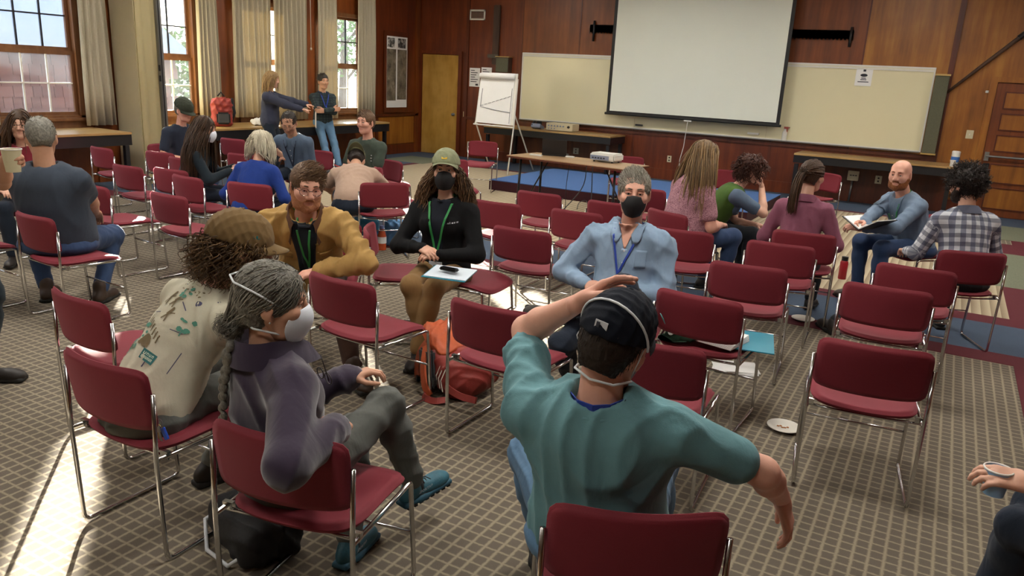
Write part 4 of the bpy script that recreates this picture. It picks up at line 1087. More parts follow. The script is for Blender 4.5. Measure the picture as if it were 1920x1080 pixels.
def add_hair(P, hd, hvox):
    rs = P.rs; k = hd['kind']; mat = hd['mat']; n = hd.get('n', 260); g = P.Rh.T @ A3((0, 0, -1)); rad = hd.get('rad', .0042)
    body = []
    for c, r in ((P.chest, (.15 * P.s, .13 * P.s, .20 * P.s)), (P.nb - P.U * .05, (.14 * P.s, .09 * P.s, .09 * P.s))): body.append((P.Rh.T @ (c - P.hc), np.array([max(r[0], .12), max(r[1], .12), r[2]]) if False else np.array(r)))
    capd = dict(thick=hd.get('thick', .012), nape=hd.get('nape', -.075), hairline=hd.get('hairline', .078), side=hd.get('side', 0), h=hvox, recede=hd.get('recede', 0))
    if hd.get('cap', True):
        V, Q = hair_cap(**capd); N = vnormals(V, Q); V = V + N * (rs.rand(len(V))[:, None] - .4) * hd.get('rough', .004); parts = [(V, Q)]; st = [rs.rand(len(V)) * .6]
    else: parts, st = [], []
    hl_ = hd.get('hairline', .078)
    def front_ok(d):
        p = SK_C + d * SK_R
        face = (((p - np.array([0, .115, hl_ - .135])) / np.array([.070, .085, .128])) ** 2).sum(1) < 1.18
        sd = (((np.abs(p[:, 0]) - .085) / .05) ** 2 + ((p[:, 1] - .022) / .05) ** 2 + ((p[:, 2] + .055) / .07) ** 2) < 1
        low = p[:, 2] < capd['nape'] * .6 + .0
        top = p[:, 2] > hd.get('topz', 1)
        return ~(face | sd | low | top)
    def add(Nn, comb, L, steps, keep=front_ok, **kw):
        V, Q, a = grow(Nn, keep, comb, L, steps, rs, **kw); parts.append((V, Q)); st.append(a)
    tang = lambda v: (lambda P_: np.tile(nrm(v), (len(P_), 1)))
    if k == 'short':
        fl = A3(hd.get('flow', (.1, -.2, .3))); add(n, lambda p: (p - SK_C) * 10 * hd.get('lift', .06) + fl + np.stack([0 * p[:, 0], 0 * p[:, 0], -3.5 * np.maximum(0, .06 - p[:, 2]) / .06], 1), hd.get('len', .035), 4, off=.007, rad=rad, jitter=.18)
    elif k == 'curlshort':
        add(n, lambda p: (p - SK_C) * 8 + g * .15, hd.get('len', .05), 9, off=.012, rad=rad, curl=hd.get('curl', .007), curlw=150, jitter=.5)
    elif k == 'long':
        def comb(p):
            q = p - SK_C; c = np.stack([q[:, 0] * 5, np.full(len(p), -.35), np.full(len(p), 0.0)], 1) + g * .7
            c[:, 0] += np.sign(q[:, 0]) * .25; return c
        add(n, comb, hd.get('len', .40), hd.get('steps', 13), off=hd.get('off', .014), rad=rad, gw=.9, g=g, curl=hd.get('curl', .0), curlw=hd.get('curlw', 60), body=body, jitter=hd.get('jitter', .16))
    elif k == 'curly':
        add(n, lambda p: (p - SK_C) * 7 + g * .55, hd.get('len', .15), hd.get('steps', 22), off=.016, rad=rad, gw=.55, g=g, curl=hd.get('curl', .011), curlw=hd.get('curlw', 120), jitter=.4)
    elif k == 'swept':                       # combed towards a tie at the nape
        tie = A3(hd.get('tie', (0, -.115, -.03)))
        add(n, lambda p: (tie - p) * 6 + (p - SK_C) * 1.0, hd.get('len', .20), 9, off=.009, rad=rad, jitter=.1, curl=hd.get('curl', 0), curlw=90)
    V, Q = merge(parts); hair_obj(P, V, Q, np.concatenate(st), mat)
    if k == 'swept' and hd.get('tail'):
        tie = A3(hd['tie']); tl = hd['tail']; M_ = 12; N_ = hd.get('tn', 90); d0 = nrm(hd.get('tdir', (0, -.8, .1)))
        r = rs.randn(N_, 3) * .012; pts = [tie + r]; D_ = np.tile(d0, (N_, 1)); p = pts[0]
        for i in range(M_):
            D_ = D_ * .72 + (g + rs.randn(N_, 3) * .10) * .28; D_ /= np.linalg.norm(D_, axis=1, keepdims=True); p = p + D_ * (tl / M_) * (.85 + .3 * rs.rand(N_, 1))
            for bc, br in body:
                q = (p - bc) / (br + .03); l = np.linalg.norm(q, axis=1, keepdims=True); p = np.where(l < 1, bc + (p - bc) / np.maximum(l, 1e-3), p)
            pts.append(p.copy())
        V, Q = tubes(np.stack(pts, 1), np.full(N_, .006)); hair_obj(P, V, Q, np.repeat(rs.rand(N_), (M_ + 1) * 3), mat, 'ponytail')
        bm = bmesh.new(); tube(bm, [P.hl(tie + A3((.018 * math.cos(a), 0, .018 * math.sin(a)))) for a in np.linspace(0, 2 * PI, 12)[:-1]], .006, 6, closed=True); ob('hair_tie', bm, 'cord_black', P.body, True)

# ---- things worn on heads and bodies
def hm_mesh(P, V): return V * P.s @ P.Rh.T + P.hc
def mask(P, mat, strap, style='ear', hv=.005):
    nu, nv = 16, 10; V = []
    def bz(p, t): return (1 - t) ** 2 * A3(p[0]) + 2 * t * (1 - t) * A3(p[1]) + t * t * A3(p[2])
    for sg in (0, 1):
        for j in range(nv + 1):
            v = j / nv; C_ = bz(((0, .110, .006), (0, .152, -.042), (0, .096, -.118)), v)
            for i in range(nu + 1):
                u = i / nu * 2 - 1; a = abs(u); sx = 1 if u >= 0 else -1
                E_ = bz(((sx * .050, .076, -.008), (sx * .088, .030, -.048), (sx * .040, .058, -.112)), v)
                w = 1 - a ** 1.25; q = E_ * (1 - w) + C_ * w; bul = math.sin(PI * a) * .010 * math.sin(PI * min(1, .15 + .7 * v)); q = q + A3((sx * bul, bul * .9, 0))
                V.append(q - A3((0, .003, 0)) * sg)
    C = nu + 1; Ln = C * (nv + 1); F = []
    for j in range(nv):
        for i in range(nu):
            q = j * C + i; F.append((q, q + C, q + C + 1, q + 1)); F.append((Ln + q, Ln + q + 1, Ln + q + C + 1, Ln + q + C))
    for i in range(nu): F.append((i, i + 1, Ln + i + 1, Ln + i)); b = nv * C + i; F.append((b, Ln + b, Ln + b + 1, b + 1))
    for j in range(nv): a = j * C; F.append((a, Ln + a, Ln + a + C, a + C)); b = a + nu; F.append((b, b + C, Ln + b + C, Ln + b))
    V = np.array(V); m = mkobj('face_mask', np_mesh(hm_mesh(P, V), F), mat, P.body)
    r = .0016 if style == 'ear' else .0032
    for x in (-1, 1):
        bm = bmesh.new()
        if style == 'ear':
            tube(bm, [P.hl(q) for q in ((x * .060, .05, -.02), (x * .078, .01, .022), (x * .088, -.025, .02), (x * .09, -.036, -.01), (x * .078, -.01, -.045), (x * .058, .045, -.085))], r, 5)
        else:
            tube(bm, [P.hl(q) for q in ((x * .058, .055, -.012), (x * .086, .01, .022), (x * .098, -.05, .056), (x * .062, -.118, .074), (0, -.136, .079))], r, 6)
            tube(bm, [P.hl(q) for q in ((x * .05, .05, -.092), (x * .068, .0, -.078), (x * .064, -.05, -.072), (0, -.092, -.066))], r, 6)
        ob('mask_strap', bm, strap, m, True)
    return m
def ballcap(P, mat, turn=0, brim=True, logo=None, hv=.006, tilt=8, size=.016, brimmat=None, flat=False, name='cap', depth=.030):
    T_ = rotm(turn, tilt, 0); s = SDF(); c = A3((0, -.012, .040)); s.ell(c, SK_R + size + A3((0, .004, .006)), k=.02); s.cone((0, .05, .075), (0, .06, .06), .05, .05, k=.05)
    V, Q = None, None
    s.plane((0, -.04, -1), -depth)
    V, Q = s.mesh(hv); N = vnormals(V, Q); V = V + N * folds(V, 5, 40, .0025, (1, 1, 1))[:, None]
    piv = A3((0, -.012, .05)); cap = mkobj(name, np_mesh(hm_mesh(P, (V - piv) @ T_.T + piv), Q), mat, P.root)
    P.cap = cap
    def cp(q): return P.hl(T_ @ (A3(q) - piv) + piv)
    P.cp = cp
    if brim:
        V = []; nu, nv = 14, 6
        for sgn in (0, 1):
            for j in range(nv + 1):
                for i in range(nu + 1):
                    a = (i / nu * 2 - 1); v = j / nv; ang = a * 1.22; r0 = .090; L_ = .082 * math.sqrt(max(0, 1 - (a * .95) ** 2)) + .004
                    x = math.sin(ang) * r0 * 1.0; y = math.cos(ang) * .108 - .012 + L_ * v; z = depth + .010 - .028 * a * a * (.4 + .6 * v) - .012 * v - sgn * .004
                    V.append(cp((x, y, z)))
        C = nu + 1; Ln = C * (nv + 1); F = []
        for j in range(nv):
            for i in range(nu):
                q = j * C + i; F.append((q, q + 1, q + C + 1, q + C)); F.append((Ln + q, Ln + q + C, Ln + q + C + 1, Ln + q + 1))
        for i in range(nu): b = nv * C + i; F.append((b, b + 1, Ln + b + 1, Ln + b))
        mkobj('brim', np_mesh(V, F), brimmat or mat, cap)
    bm = bmesh.new(); lathe(bm, [(0, .006), (.007, .004), (.009, 0)], 8, Matrix.Translation(cp((0, -.012, .040 + .088 + size + .004)))); ob('button', bm, mat, cap, True)
    return cap
def glasses(P, mat='glasses_dark', r=.024, half=False):
    g_ = thing('g', 'x', 'x'); bpy.data.objects.remove(g_)
    bm = bmesh.new()
    for x in (-1, 1):
        tube(bm, [P.hl((x * (.033) + r * 1.08 * math.cos(a), .104 - .004 * abs(math.cos(a)), .008 + r * .85 * math.sin(a))) for a in np.linspace(0, 2 * PI, 18)[:-1]],   .0015, 5, closed=True)
        tube(bm, [P.hl((x * .058, .100, .014)), P.hl((x * .076, .06, .016)), P.hl((x * .086, -.015, .014)), P.hl((x * .086, -.03, -.002))], .0018, 5)
    tube(bm, [P.hl((-.010, .106, .012)), P.hl((0, .110, .016)), P.hl((.010, .106, .012))], .0018, 5)
    o = ob('eyeglasses', bm, mat, P.body, True)
    for x in (-1, 1):
        bm = bmesh.new(); vs = [bm.verts.new(P.hl((x * .033 + r * 1.05 * math.cos(a), .104 - .004 * abs(math.cos(a)), .008 + r * .82 * math.sin(a)))) for a in np.linspace(0, 2 * PI, 17)[:-1]]; bm.faces.new(vs); ob('lens', bm, 'lens', o)
    return o
def on_chest(P, x, z, off=.004, back=False):
    """point on the garment at x to the right and z up the spine from the chest centre"""
    sgn = -1 if back else 1
    o = P.chest + P.Rt * x + P.U * z + P.Fw * (.5 if back else .205) * sgn; h, n, i, d = P.bvh.ray_cast(Vector(o), Vector(-P.Fw * sgn), 1.2)
    if h is None: return Vector(P.chest + P.Rt * x + P.U * z + P.Fw * .12 * sgn)
    return h + n * off
def ribbon(bm, pts, nrmls, w, th=.0015):
    P_ = [Vector(p) for p in pts]; m = len(P_); rows = []
    for i in range(m):
        t = (P_[min(i + 1, m - 1)] - P_[max(i - 1, 0)]).normalized(); n = Vector(nrmls[i] if isinstance(nrmls, list) else nrmls); sd = t.cross(n).normalized() * w * .5; nn = sd.cross(t).normalized() * th
        rows.append([bm.verts.new(P_[i] + a) for a in (sd + nn, -sd + nn, -sd - nn, sd - nn)])
    for a, b in zip(rows, rows[1:]):
        for k in range(4): bm.faces.new((a[k], a[(k + 1) % 4], b[(k + 1) % 4], b[k]))
    bm.faces.new(rows[0]); bm.faces.new(rows[-1][::-1])
def lanyard(P, mat, z_end=-.22, x_end=0.0, badge=True, w=.015, spread=.062, badgemat='paper', bsize=(.05, .036), text=True, clipat=None):
    bm = bmesh.new(); up = P.U
    for sx in (-1, 1):
        pts = [Vector(P.nb - P.Fw * .070 + P.U * .040), Vector(P.nb - P.Fw * .056 + P.Rt * sx * .042 + P.U * .040), Vector(P.nb - P.Fw * .02 + P.Rt * sx * .066 + P.U * .036), Vector()]
        pts[-1] = Vector(P.nb + P.Rt * sx * (spread + .012) + P.U * .028 + P.Fw * .012)
        for t in np.linspace(0, 1, 9):
            pts.append(on_chest(P, sx * spread * 1.15 * (1 - t) + x_end * t, .105 * (1 - t) + z_end * t, .009))
        ribbon(bm, pts, Vector(P.Fw), w)
    l = ob('lanyard', bm, mat, P.root)
    e = on_chest(P, x_end, z_end, .006)
    if badge:
        M = Matrix.Translation(e) @ Matrix(np.stack([P.Rt, P.Fw, P.U], 1).tolist()).to_4x4(); hw, hh = bsize
        ob('badge', bbox(-hw, hw, -.002, .002, -.03 - 2 * hh, -.03, .001, M), badgemat, l)
        bm = bmesh.new(); box(bm, -.006, .006, -.004, .004, -.032, .004, M); ob('clip', bm, 'grey_metal', l)
        if text:
            bm = bmesh.new(); box(bm, -hw * .8, hw * .75, .0021, .003, -.03 - 1.1 * hh, -.03 - .85 * hh, M); box(bm, -hw * .8, hw * .2, .0021, .003, -.03 - .5 * hh, -.03 - .36 * hh, M); ob('print', bm, 'ink_grey', l)
    return l
def collar(P, mat, open_=.5, h=.034, r=.064, flap=.05, name='collar', lean=.2):
    """shirt collar: a stand that folds over into two points at the front"""
    n = 28; rows = []; bm = bmesh.new(); s = P.s; c = P.nb + P.U * .020; a0 = open_
    for i in range(n + 1):
        u = i / n; th = -PI / 2 + a0 + (2 * PI - 2 * a0) * u + PI      # starts and ends at the front
        th = PI / 2 + a0 + (2 * PI - 2 * a0) * u
        fr = max(0, math.sin(th)); pt = max(0, 1 - min(u, 1 - u) / .16)
        d = P.Rt * math.cos(th) + P.Fw * math.sin(th) * (1.0 + .42 * fr)
        rr = r * s * (1.06 + .08 * fr); dz = -.022 * fr * s
        prof = [(rr, -.012), (rr * .98, h * .55), (rr * 1.05, h * (1 - .25 * pt)), (rr * 1.22 + .004, h * .45), (rr * 1.34 + .008 + .012 * pt, -.006 - flap * .45 - (flap * .55) * pt)]
        rows.append([bm.verts.new(Vector(c + d * (p[0]) + P.U * (p[1] * s + dz))) for p in prof])
    for a, b in zip(rows, rows[1:]):
        for k in range(4): bm.faces.new((a[k], b[k], b[k + 1], a[k + 1]))
    bmesh.ops.recalc_face_normals(bm, faces=bm.faces[:]); bmesh.ops.solidify(bm, geom=bm.faces[:], thickness=.0035)
    return ob(name, bm, mat, P.shirt, True, 60)
def neckband(P, mat, r=.078, tr=.007, drop=.028):
    bm = bmesh.new(); c = P.nb + P.U * .004; pts = []
    for i in range(24):
        a = 2 * PI * i / 24; d = P.Rt * math.cos(a) * r * 1.04 * P.s + P.Fw * math.sin(a) * r * (1.22 if math.sin(a) > 0 else .95) * P.s
        pts.append(Vector(c + d + P.U * (-drop * max(-.2, math.sin(a)))))
    tube(bm, pts, tr, 8, closed=True); return ob('neckband', bm, mat, P.shirt, True)
def decal(P, bm, mat, name, ox=0.0, oz=0.0, back=True, off=.0025, parent=None, rot=0.0, sc=1.0):
    """lay a flat drawing (x right, y up, metres) on the garment"""
    ca, sa = math.cos(rot), math.sin(rot)
    for v in bm.verts:
        x, y = v.co.x * sc, v.co.y * sc; x, y = x * ca - y * sa, x * sa + y * ca
        v.co = on_chest(P, (-(x + ox)) if False else ((x + ox) * (1 if back else -1)), y + oz, off, back)
    return ob(name, bm, mat, parent or P.shirt)
def text_bm(txt, size):
    cu = bpy.data.curves.new('t', 'FONT'); cu.body = txt; cu.size = size; cu.align_x = 'CENTER'; cu.align_y = 'CENTER'; cu.resolution_u = 2
    o = bpy.data.objects.new('t', cu); COL.objects.link(o); dg = bpy.context.evaluated_depsgraph_get(); me = bpy.data.meshes.new_from_object(o.evaluated_get(dg))
    bm = bmesh.new(); bm.from_mesh(me); bpy.data.objects.remove(o); bpy.data.curves.remove(cu); bpy.data.meshes.remove(me); return bm
def held_point(P, k, lp=(0, .07, -.03)):
    w, M, hs = P.hand[k]; q = w + M @ (A3(lp) * hs); return P.root.matrix_basis @ Vector(q)
# ------------------------------------------------------------------ clothing materials
cloth('c_slate', '#39424f'); cloth('c_jeans', '#34486a', fold=.5); cloth('c_jeans_dark', '#1d2634', fold=.5); cloth('c_jeans_light', '#5d7f9e', fold=.5); cloth('c_navy', '#2a3242')
cloth('c_cream', '#c9c4ae', fold=.5); cloth('c_teal', '#6c99a0', fold=.55); cloth('c_purple', '#32263c', fold=.3, sheen=.5, weave=500); cloth('c_greytrouser', '#5f615d', fold=.5)
cloth('c_duck', '#b8955c', '#a5824a', fold=.6, sheen=.05); cloth('c_cord', '#5b3c28', fold=.2, weave=120); cloth('c_brown', '#4a332a'); cloth('c_black', '#0d0e11', var=.2, sheen=0); cloth('c_ink', '#161b26')
cloth('c_khaki', '#8a6a42', fold=.55); cloth('c_lightblue', '#8fa6bd', '#7f97b0', fold=.6); cloth('c_charcoal', '#24282d'); cloth('c_pinkshirt', '#8f566a', '#7d4a5c', fold=.45)
cloth('c_heather', '#5f7186', '#4b5b70', fold=.4); cloth('c_beige', '#b59a88', '#a58b79', fold=.6); cloth('c_olive', '#3f4a40'); cloth('c_royal', '#1d3a86', fold=.5); cloth('c_darkjacket', '#1d2830'); cloth('c_navyjacket', '#34384a')
cloth('c_oxford', '#74869a', '#66788e', fold=.5); cloth('c_greenvest', '#4c6a2c', '#3c5622', fold=.3); cloth('c_bluegrey', '#5d6f84'); cloth('c_capolive', '#6b6c4e'); cloth('c_capsage', '#8f9474'); cloth('c_capbrown', '#77603f', '#69522f'); cloth('c_capnavy', '#0e1420', sheen=0); cloth('c_flatcap', '#3a4034'); cloth('c_greencap', '#2f7a46')
cloth('c_red', '#7c2430'); cloth('c_copper', '#8a5f30', fold=.5); cloth('c_camo', '#4d5240', '#3a3d30'); cloth('c_oldteal', '#1f6f86')
plain('s_dark', '#221c18', .55, var=.3, bmp=.2); plain('sole_dark', '#15130f', .8); plain('s_brown', '#3a2a20', .55, var=.3); plain('s_teal', '#2e6070', .6, var=.35, nscale=25, bmp=.3); plain('sole_teal', '#2a5568', .7, var=.3); plain('s_tan', '#8a6a3e', .6)
plain('l_blue', '#2140a0', .6); plain('l_green', '#2f8a48', .6); plain('logo_white', '#c9ccd0', .6); plain('logo_yellow', '#c8a52a', .6); plain('print_green', '#4f8a78', .8); plain('print_brown', '#6a5a3c', .8); plain('print_navy', '#4a4a66', .8); plain('print_sign', '#2a6a6a', .8); plain('print_pale', '#c4d6c0', .8); plain('print_red', '#8a4a3c', .8)
def plaid(name, base, c1, c2, per=.055, wide=.5):
    m, nt, bs = newmat(name)
    u = node(nt, 'ShaderNodeAttribute'); u.attribute_name = 'cu'; v = node(nt, 'ShaderNodeAttribute'); v.attribute_name = 'cv'
    def sq(a, w):
        f = math_(nt, 'FRACT', math_(nt, 'DIVIDE', math_(nt, 'ADD', a, 10.0), per)); return math_(nt, 'LESS_THAN', f, w)
    su, sv = sq(u.outputs['Fac'], wide), sq(v.outputs['Fac'], wide)
    c = mixc(nt, math_(nt, 'MULTIPLY', su, .62), srgb(base), srgb(c1)); c = mixc(nt, math_(nt, 'MULTIPLY', sv, .62), c, srgb(c2))
    nt.links.new(c, bs.inputs['Base Color']); bs.inputs['Roughness'].default_value = .85
    co = texco(nt, 'Object'); bump(nt, bs, noise_(nt, co, 12, 4), .35, .02)
plaid('c_plaid_blue', '#ccd0d6', '#1c2c60', '#232a44', .062); plaid('c_plaid_dark', '#2a3a3a', '#141c2a', '#0f1620', .045)
def floral():
    m, nt, bs = newmat('c_floral'); co = texco(nt, 'Object'); v = node(nt, 'ShaderNodeTexVoronoi', feature='DISTANCE_TO_EDGE'); v.inputs['Scale'].default_value = 95
    nt.links.new(co, v.inputs['Vector']); f = math_(nt, 'LESS_THAN', v.outputs['Distance'], .07)
    n = noise_(nt, co, 70, 3); f = math_(nt, 'MULTIPLY', f, math_(nt, 'GREATER_THAN', n, .45))
    nt.links.new(mixc(nt, f, srgb('#b88a94'), srgb('#74485a')), bs.inputs['Base Color']); bs.inputs['Roughness'].default_value = .85
    bump(nt, bs, noise_(nt, texco(nt, 'Object', (1, 1, 3)), 10, 4), .5, .03)
floral()
def camv(x, y): return math.degrees(math.atan2(-(0 - x), (0 - y)))

# ------------------------------------------------------------------ the people
# big man seen from behind, far left
P1 = person('heavy-set man with cropped grey hair in a slate blue T-shirt and jeans, seen from behind', (-5.22, 3.00), 38, lean=(-13, -7), head=(20, 10, 0), s=1.06, girth=1.36, belly=.05, skin='skin_tan', top=('tee', 'c_slate'), pants='c_jeans', shoes=('boot', 's_brown'),
            fL=dict(to=at(88, 540, .09), pole=(-.5, .7, .5)), fR=dict(to=at(188, 545, .09)), hair=dict(kind='short', mat='hair_grey', n=160, len=.012, thick=.005, rad=.003), eyes=False, vox=.015, hvox=.0075, L=dict(to=(-.12, .44, .62)), R=dict(to=(.10, .44, .60), pole=(.9, -.5, -.4)))
neckband(P1, 'c_slate')
bm = bmesh.new(); tube(bm, [(.195 * math.cos(a) * 1.12, .155 * math.sin(a) * 1.08, .60) for a in np.linspace(0, 2 * PI, 28)[:-1]], .018, 6, closed=True); ob('belt', bm, 's_brown', P1.trousers, True)
# woman facing us at the left window
P2 = person('woman with long brown hair and glasses in front of the left window', (-6.92, 3.76), -125, lean=(4, 6), head=(0, 4, 0), sex='f', s=.95, skin='skin_light', top=('long', 'c_red'), pants='c_jeans_dark', hair=dict(kind='long', mat='hair_brown', n=160, len=.34, rad=.007), vox=.018, hvox=.008)
glasses(P2)
# man at the left picture edge, standing, holding a cup
P3 = person('standing man with green cap and paper cup, mostly cut by the left picture edge', (-4.30, 1.94), -62, seat=False, hz=.92, lean=(2, 4), head=(6, 8, 0), skin='skin_tan', top=('tee', 'c_navy'), pants='c_darkjacket', shoes=('shoe', 's_dark'), hair=dict(kind='short', mat='hair_brown', n=60),
            R=dict(to=(.26, -.12, .86)), L=dict(to=(-.04, .30, 1.22), fd=(.2, 1, .15), bn=(-1, 0, .2), curl=.75, thumb=.6), vox=.014, hvox=.007)
ballcap(P3, 'c_greencap', tilt=4)
# flat-cap man by the partition
P4 = person('man in a dark flat cap and blue-grey T-shirt beside the folding partition', (-8.00, 6.14), -92, lean=(6, 10), head=(6, 12, 0), skin='skin_pink', top=('tee', 'c_navy'), pants='c_jeans', hair=dict(kind='short', mat='hair_grey', n=60, len=.015), vox=.018, hvox=.008)
ballcap(P4, 'c_flatcap', tilt=14, size=.020, name='flat_cap', depth=.034)
# long-haired woman, white mask
P5 = person('woman with very long brown hair, dark jacket and white mask, holding papers', (-6.40, 4.97), -48, lean=(13, 20), head=(-16, 10, 0), sex='f', s=.94, skin='skin_light', top=('long', 'c_darkjacket'), pants='c_jeans_dark', hair=dict(kind='long', mat='hair_brown', n=420, len=.50, rad=.0048, steps=14), vox=.016, hvox=.0075,
            R=dict(to=(.08, .42, .72)), L=dict(to=(-.06, .44, .74)))
mask(P5, 'mask_white', 'strap_white', hv=.007)
# white-haired woman
P6 = person('white-haired woman in a royal blue top, seen from behind', (-5.30, 4.76), 22, hz=.47, lean=(20, 28), head=(-6, 12, 0), sex='f', s=.92, girth=1.12, skin='skin_light', top=('long', 'c_royal'), pants='c_jeans_dark', hair=dict(kind='long', mat='hair_white', n=480, len=.17, rad=.0045, steps=9, thick=.018, off=.02), vox=.015, hvox=.0075, eyes=False)
# man in grey-blue short-sleeved shirt looking down
P7 = person('man with glasses in a grey-blue short-sleeved shirt, looking down at his hands', (-6.70, 6.80), -162, lean=(16, 26), head=(14, 34, 0), skin='skin_tan', top=('tee', 'c_heather'), sleeve=.22, pants='c_jeans_dark', girth=1.05, hair=dict(kind='short', mat='hair_dark', n=160, len=.014, thick=.007, nape=-.06), vox=.016, hvox=.0075, brow='hair_dark',
            R=dict(to=at(537, 297, .66), curl=.5), L=dict(to=at(545, 300, .66), pole=(-.9, -.2, -.5), curl=.5))
glasses(P7, 'glasses_dark'); lanyard(P7, 'c_navy', -.2, 0)
# standing woman pointing
P8 = person('blond woman standing in a navy jacket, both arms stretched out pointing', (-9.08, 8.60), -62, seat=False, hz=.86, lean=(3, 3), head=(-4, 6, 0), sex='f', s=.96, skin='skin_light', top=('jacket', 'c_navyjacket'), pants='c_jeans_dark', hair=dict(kind='long', mat='hair_blond', n=360, len=.20, rad=.005, steps=9, thick=.016), vox=.018, hvox=.008,
            R=dict(to=(.10, .52, 1.10), pole=(.8, 0, -.8), fd=(-.1, 1, -.1), curl=[.05, .5, .6, .6]), L=dict(to=(-.12, .54, 1.16), pole=(-.8, 0, -.8), fd=(.1, 1, -.1), curl=[.05, .5, .6, .6]))
# man leaning on the counter
P9 = person('man in a dark plaid shirt and light jeans leaning on the window counter, arms crossed', (-9.42, 10.12), -112, seat=False, hz=.82, lean=(-4, 2), head=(0, 4, 0), skin='skin_tan', top=('long', 'c_plaid_dark', 'plaid'), pants='c_jeans_light', hair=dict(kind='short', mat='hair_dark', n=140, len=.03), vox=.018, hvox=.008, brow='hair_dark',
            R=dict(to=(-.08, .24, 1.05), pole=(.9, -.1, -.6), fd=(-1, .1, 0), bn=(0, 1, 0)), L=dict(to=(.10, .26, 1.02), pole=(-.9, -.1, -.6), fd=(1, .1, 0), bn=(0, 1, 0)), fL=dict(to=(-.06, .50, .085)), fR=dict(to=(.10, .42, .085)))
lanyard(P9, 'l_blue', -.12, 0, badge=False)
# young man in olive tee
P10 = person('young man with short brown hair in an olive T-shirt, looking to the left', (-5.62, 6.76), 186, lean=(2, 4), head=(-4, 2, 0), skin='skin_pink', top=('tee', 'c_olive'), pants='c_copper', shoes=('boot', 's_dark'), girth=1.02, hair=dict(kind='short', mat='hair_sandy', n=220, len=.035, thick=.010, flow=(.3, .4, .5)), vox=.015, hvox=.007,
             R=dict(to=(.12, .30, .66), curl=.6), L=dict(to=(-.04, .34, .66), curl=.6), fL=dict(to=at(596, 322, .50), pole=(-.9, .5, .5), rot=(70, -10, 60), cuff=.10), fR=dict(to=(.10, .42, .085)))
neckband(P10, 'c_olive')
bm = bmesh.new(); [box(bm, -.05, .09, -.004 + .03 * k, .006 + .03 * k, 0, .001) for k in range(3)]; decal(P10, bm, 'logo_white', 'print', .02, -.09, back=False)
# man bending forward
P11 = person('man in a beige T-shirt and backward olive cap bending far forward, seen from behind', (-4.85, 5.61), 38, lean=(46, 64), head=(0, 58, 0), skin='skin_tan', top=('tee', 'c_beige'), pants='c_jeans_dark', girth=1.14, hair=dict(kind='short', mat='hair_dark', n=90, len=.02), vox=.014, hvox=.007, eyes=False, shoes=('boot', 's_dark'),
             L=dict(to=(-.10, .62, .44), pole=(-1, .1, .2)), R=dict(to=(.12, .60, .44), pole=(1, .1, .1)), fL=dict(to=(-.16, .44, .085)), fR=dict(to=(.14, .36, .085)))
ballcap(P11, 'c_capolive', turn=180, tilt=-6)
# man in the tan duck jacket
P12 = person('bearded man with glasses in a tan work jacket, leaning forward', (-3.35, 3.49), -144, lean=(27, 38), head=(20, 12, -4), skin='skin_pink', top=('jacket', 'c_duck'), pants='c_brown', shoes=('boot', 's_brown'), s=1.03, girth=1.14, shw=1.06, hair=dict(kind='short', mat='hair_sandy', n=1300, len=.036, thick=.010, flow=(-.6, .35, .5), rad=.0022, nape=-.07), vox=.011, hvox=.0052, brow='hair_sandy', beard='stubble_ginger',
             R=dict(to=(.16, .42, .62), pole=(1, -.3, .1)), L=dict(to=(-.10, .46, .62), pole=(-1, -.2, .1)), fL=dict(to=at(662, 692, .10), rot=(30, 0, 0)), fR=dict(to=(.16, .42, .085)), fold=.014)
glasses(P12)
# woman with cap and black mask
P13 = person('woman in a black jacket, sage cap and black mask with a green lanyard', (-2.77, 4.10), -166, hz=.485, lean=(2, 3), head=(14, -4, 0), sex='f', s=.98, skin='skin_light', top=('long', 'c_black'), pants='c_khaki', shoes=('shoe', 's_dark'), girth=1.06, shw=1.06, hair=dict(kind='long', mat='hair_wavy', n=620, len=.38, rad=.0034, curl=.007, curlw=60, steps=18, jitter=.12, off=.005, topz=.040, thick=.003), vox=.011, hvox=.0052,
             R=dict(to=(.05, .27, .685), pole=(1, -.25, -.5), fd=(-.8, .5, -.1), bn=(.2, .4, 1)), L=dict(to=(-.07, .28, .655), pole=(-.9, -.4, -.5), fd=(.9, .4, 0), bn=(0, .5, 1)), fL=dict(to=(-.02, .50, .085)), fR=dict(to=at(800, 655, .085)))
mask(P13, 'mask_black', 'mask_black'); ballcap(P13, 'c_capsage', tilt=-5, depth=.042, size=.015)
lanyard(P13, 'l_green', -.23, .01, badgemat='paper_blue', bsize=(.045, .06), w=.013)
bm = text_bm('outdoors', .022) if False else bmesh.new()
for k, w_ in enumerate((.012, .008, .010, .007, .012, .009, .011)): box(bm, -.042 + .0125 * k, -.042 + .0125 * k + w_ * .8, -.004, .004 + (.004 if k in (0, 3) else 0), 0, .0008)
decal(P13, bm, 'logo_white', 'chest_logo', .085, .0, back=False, rot=.15)
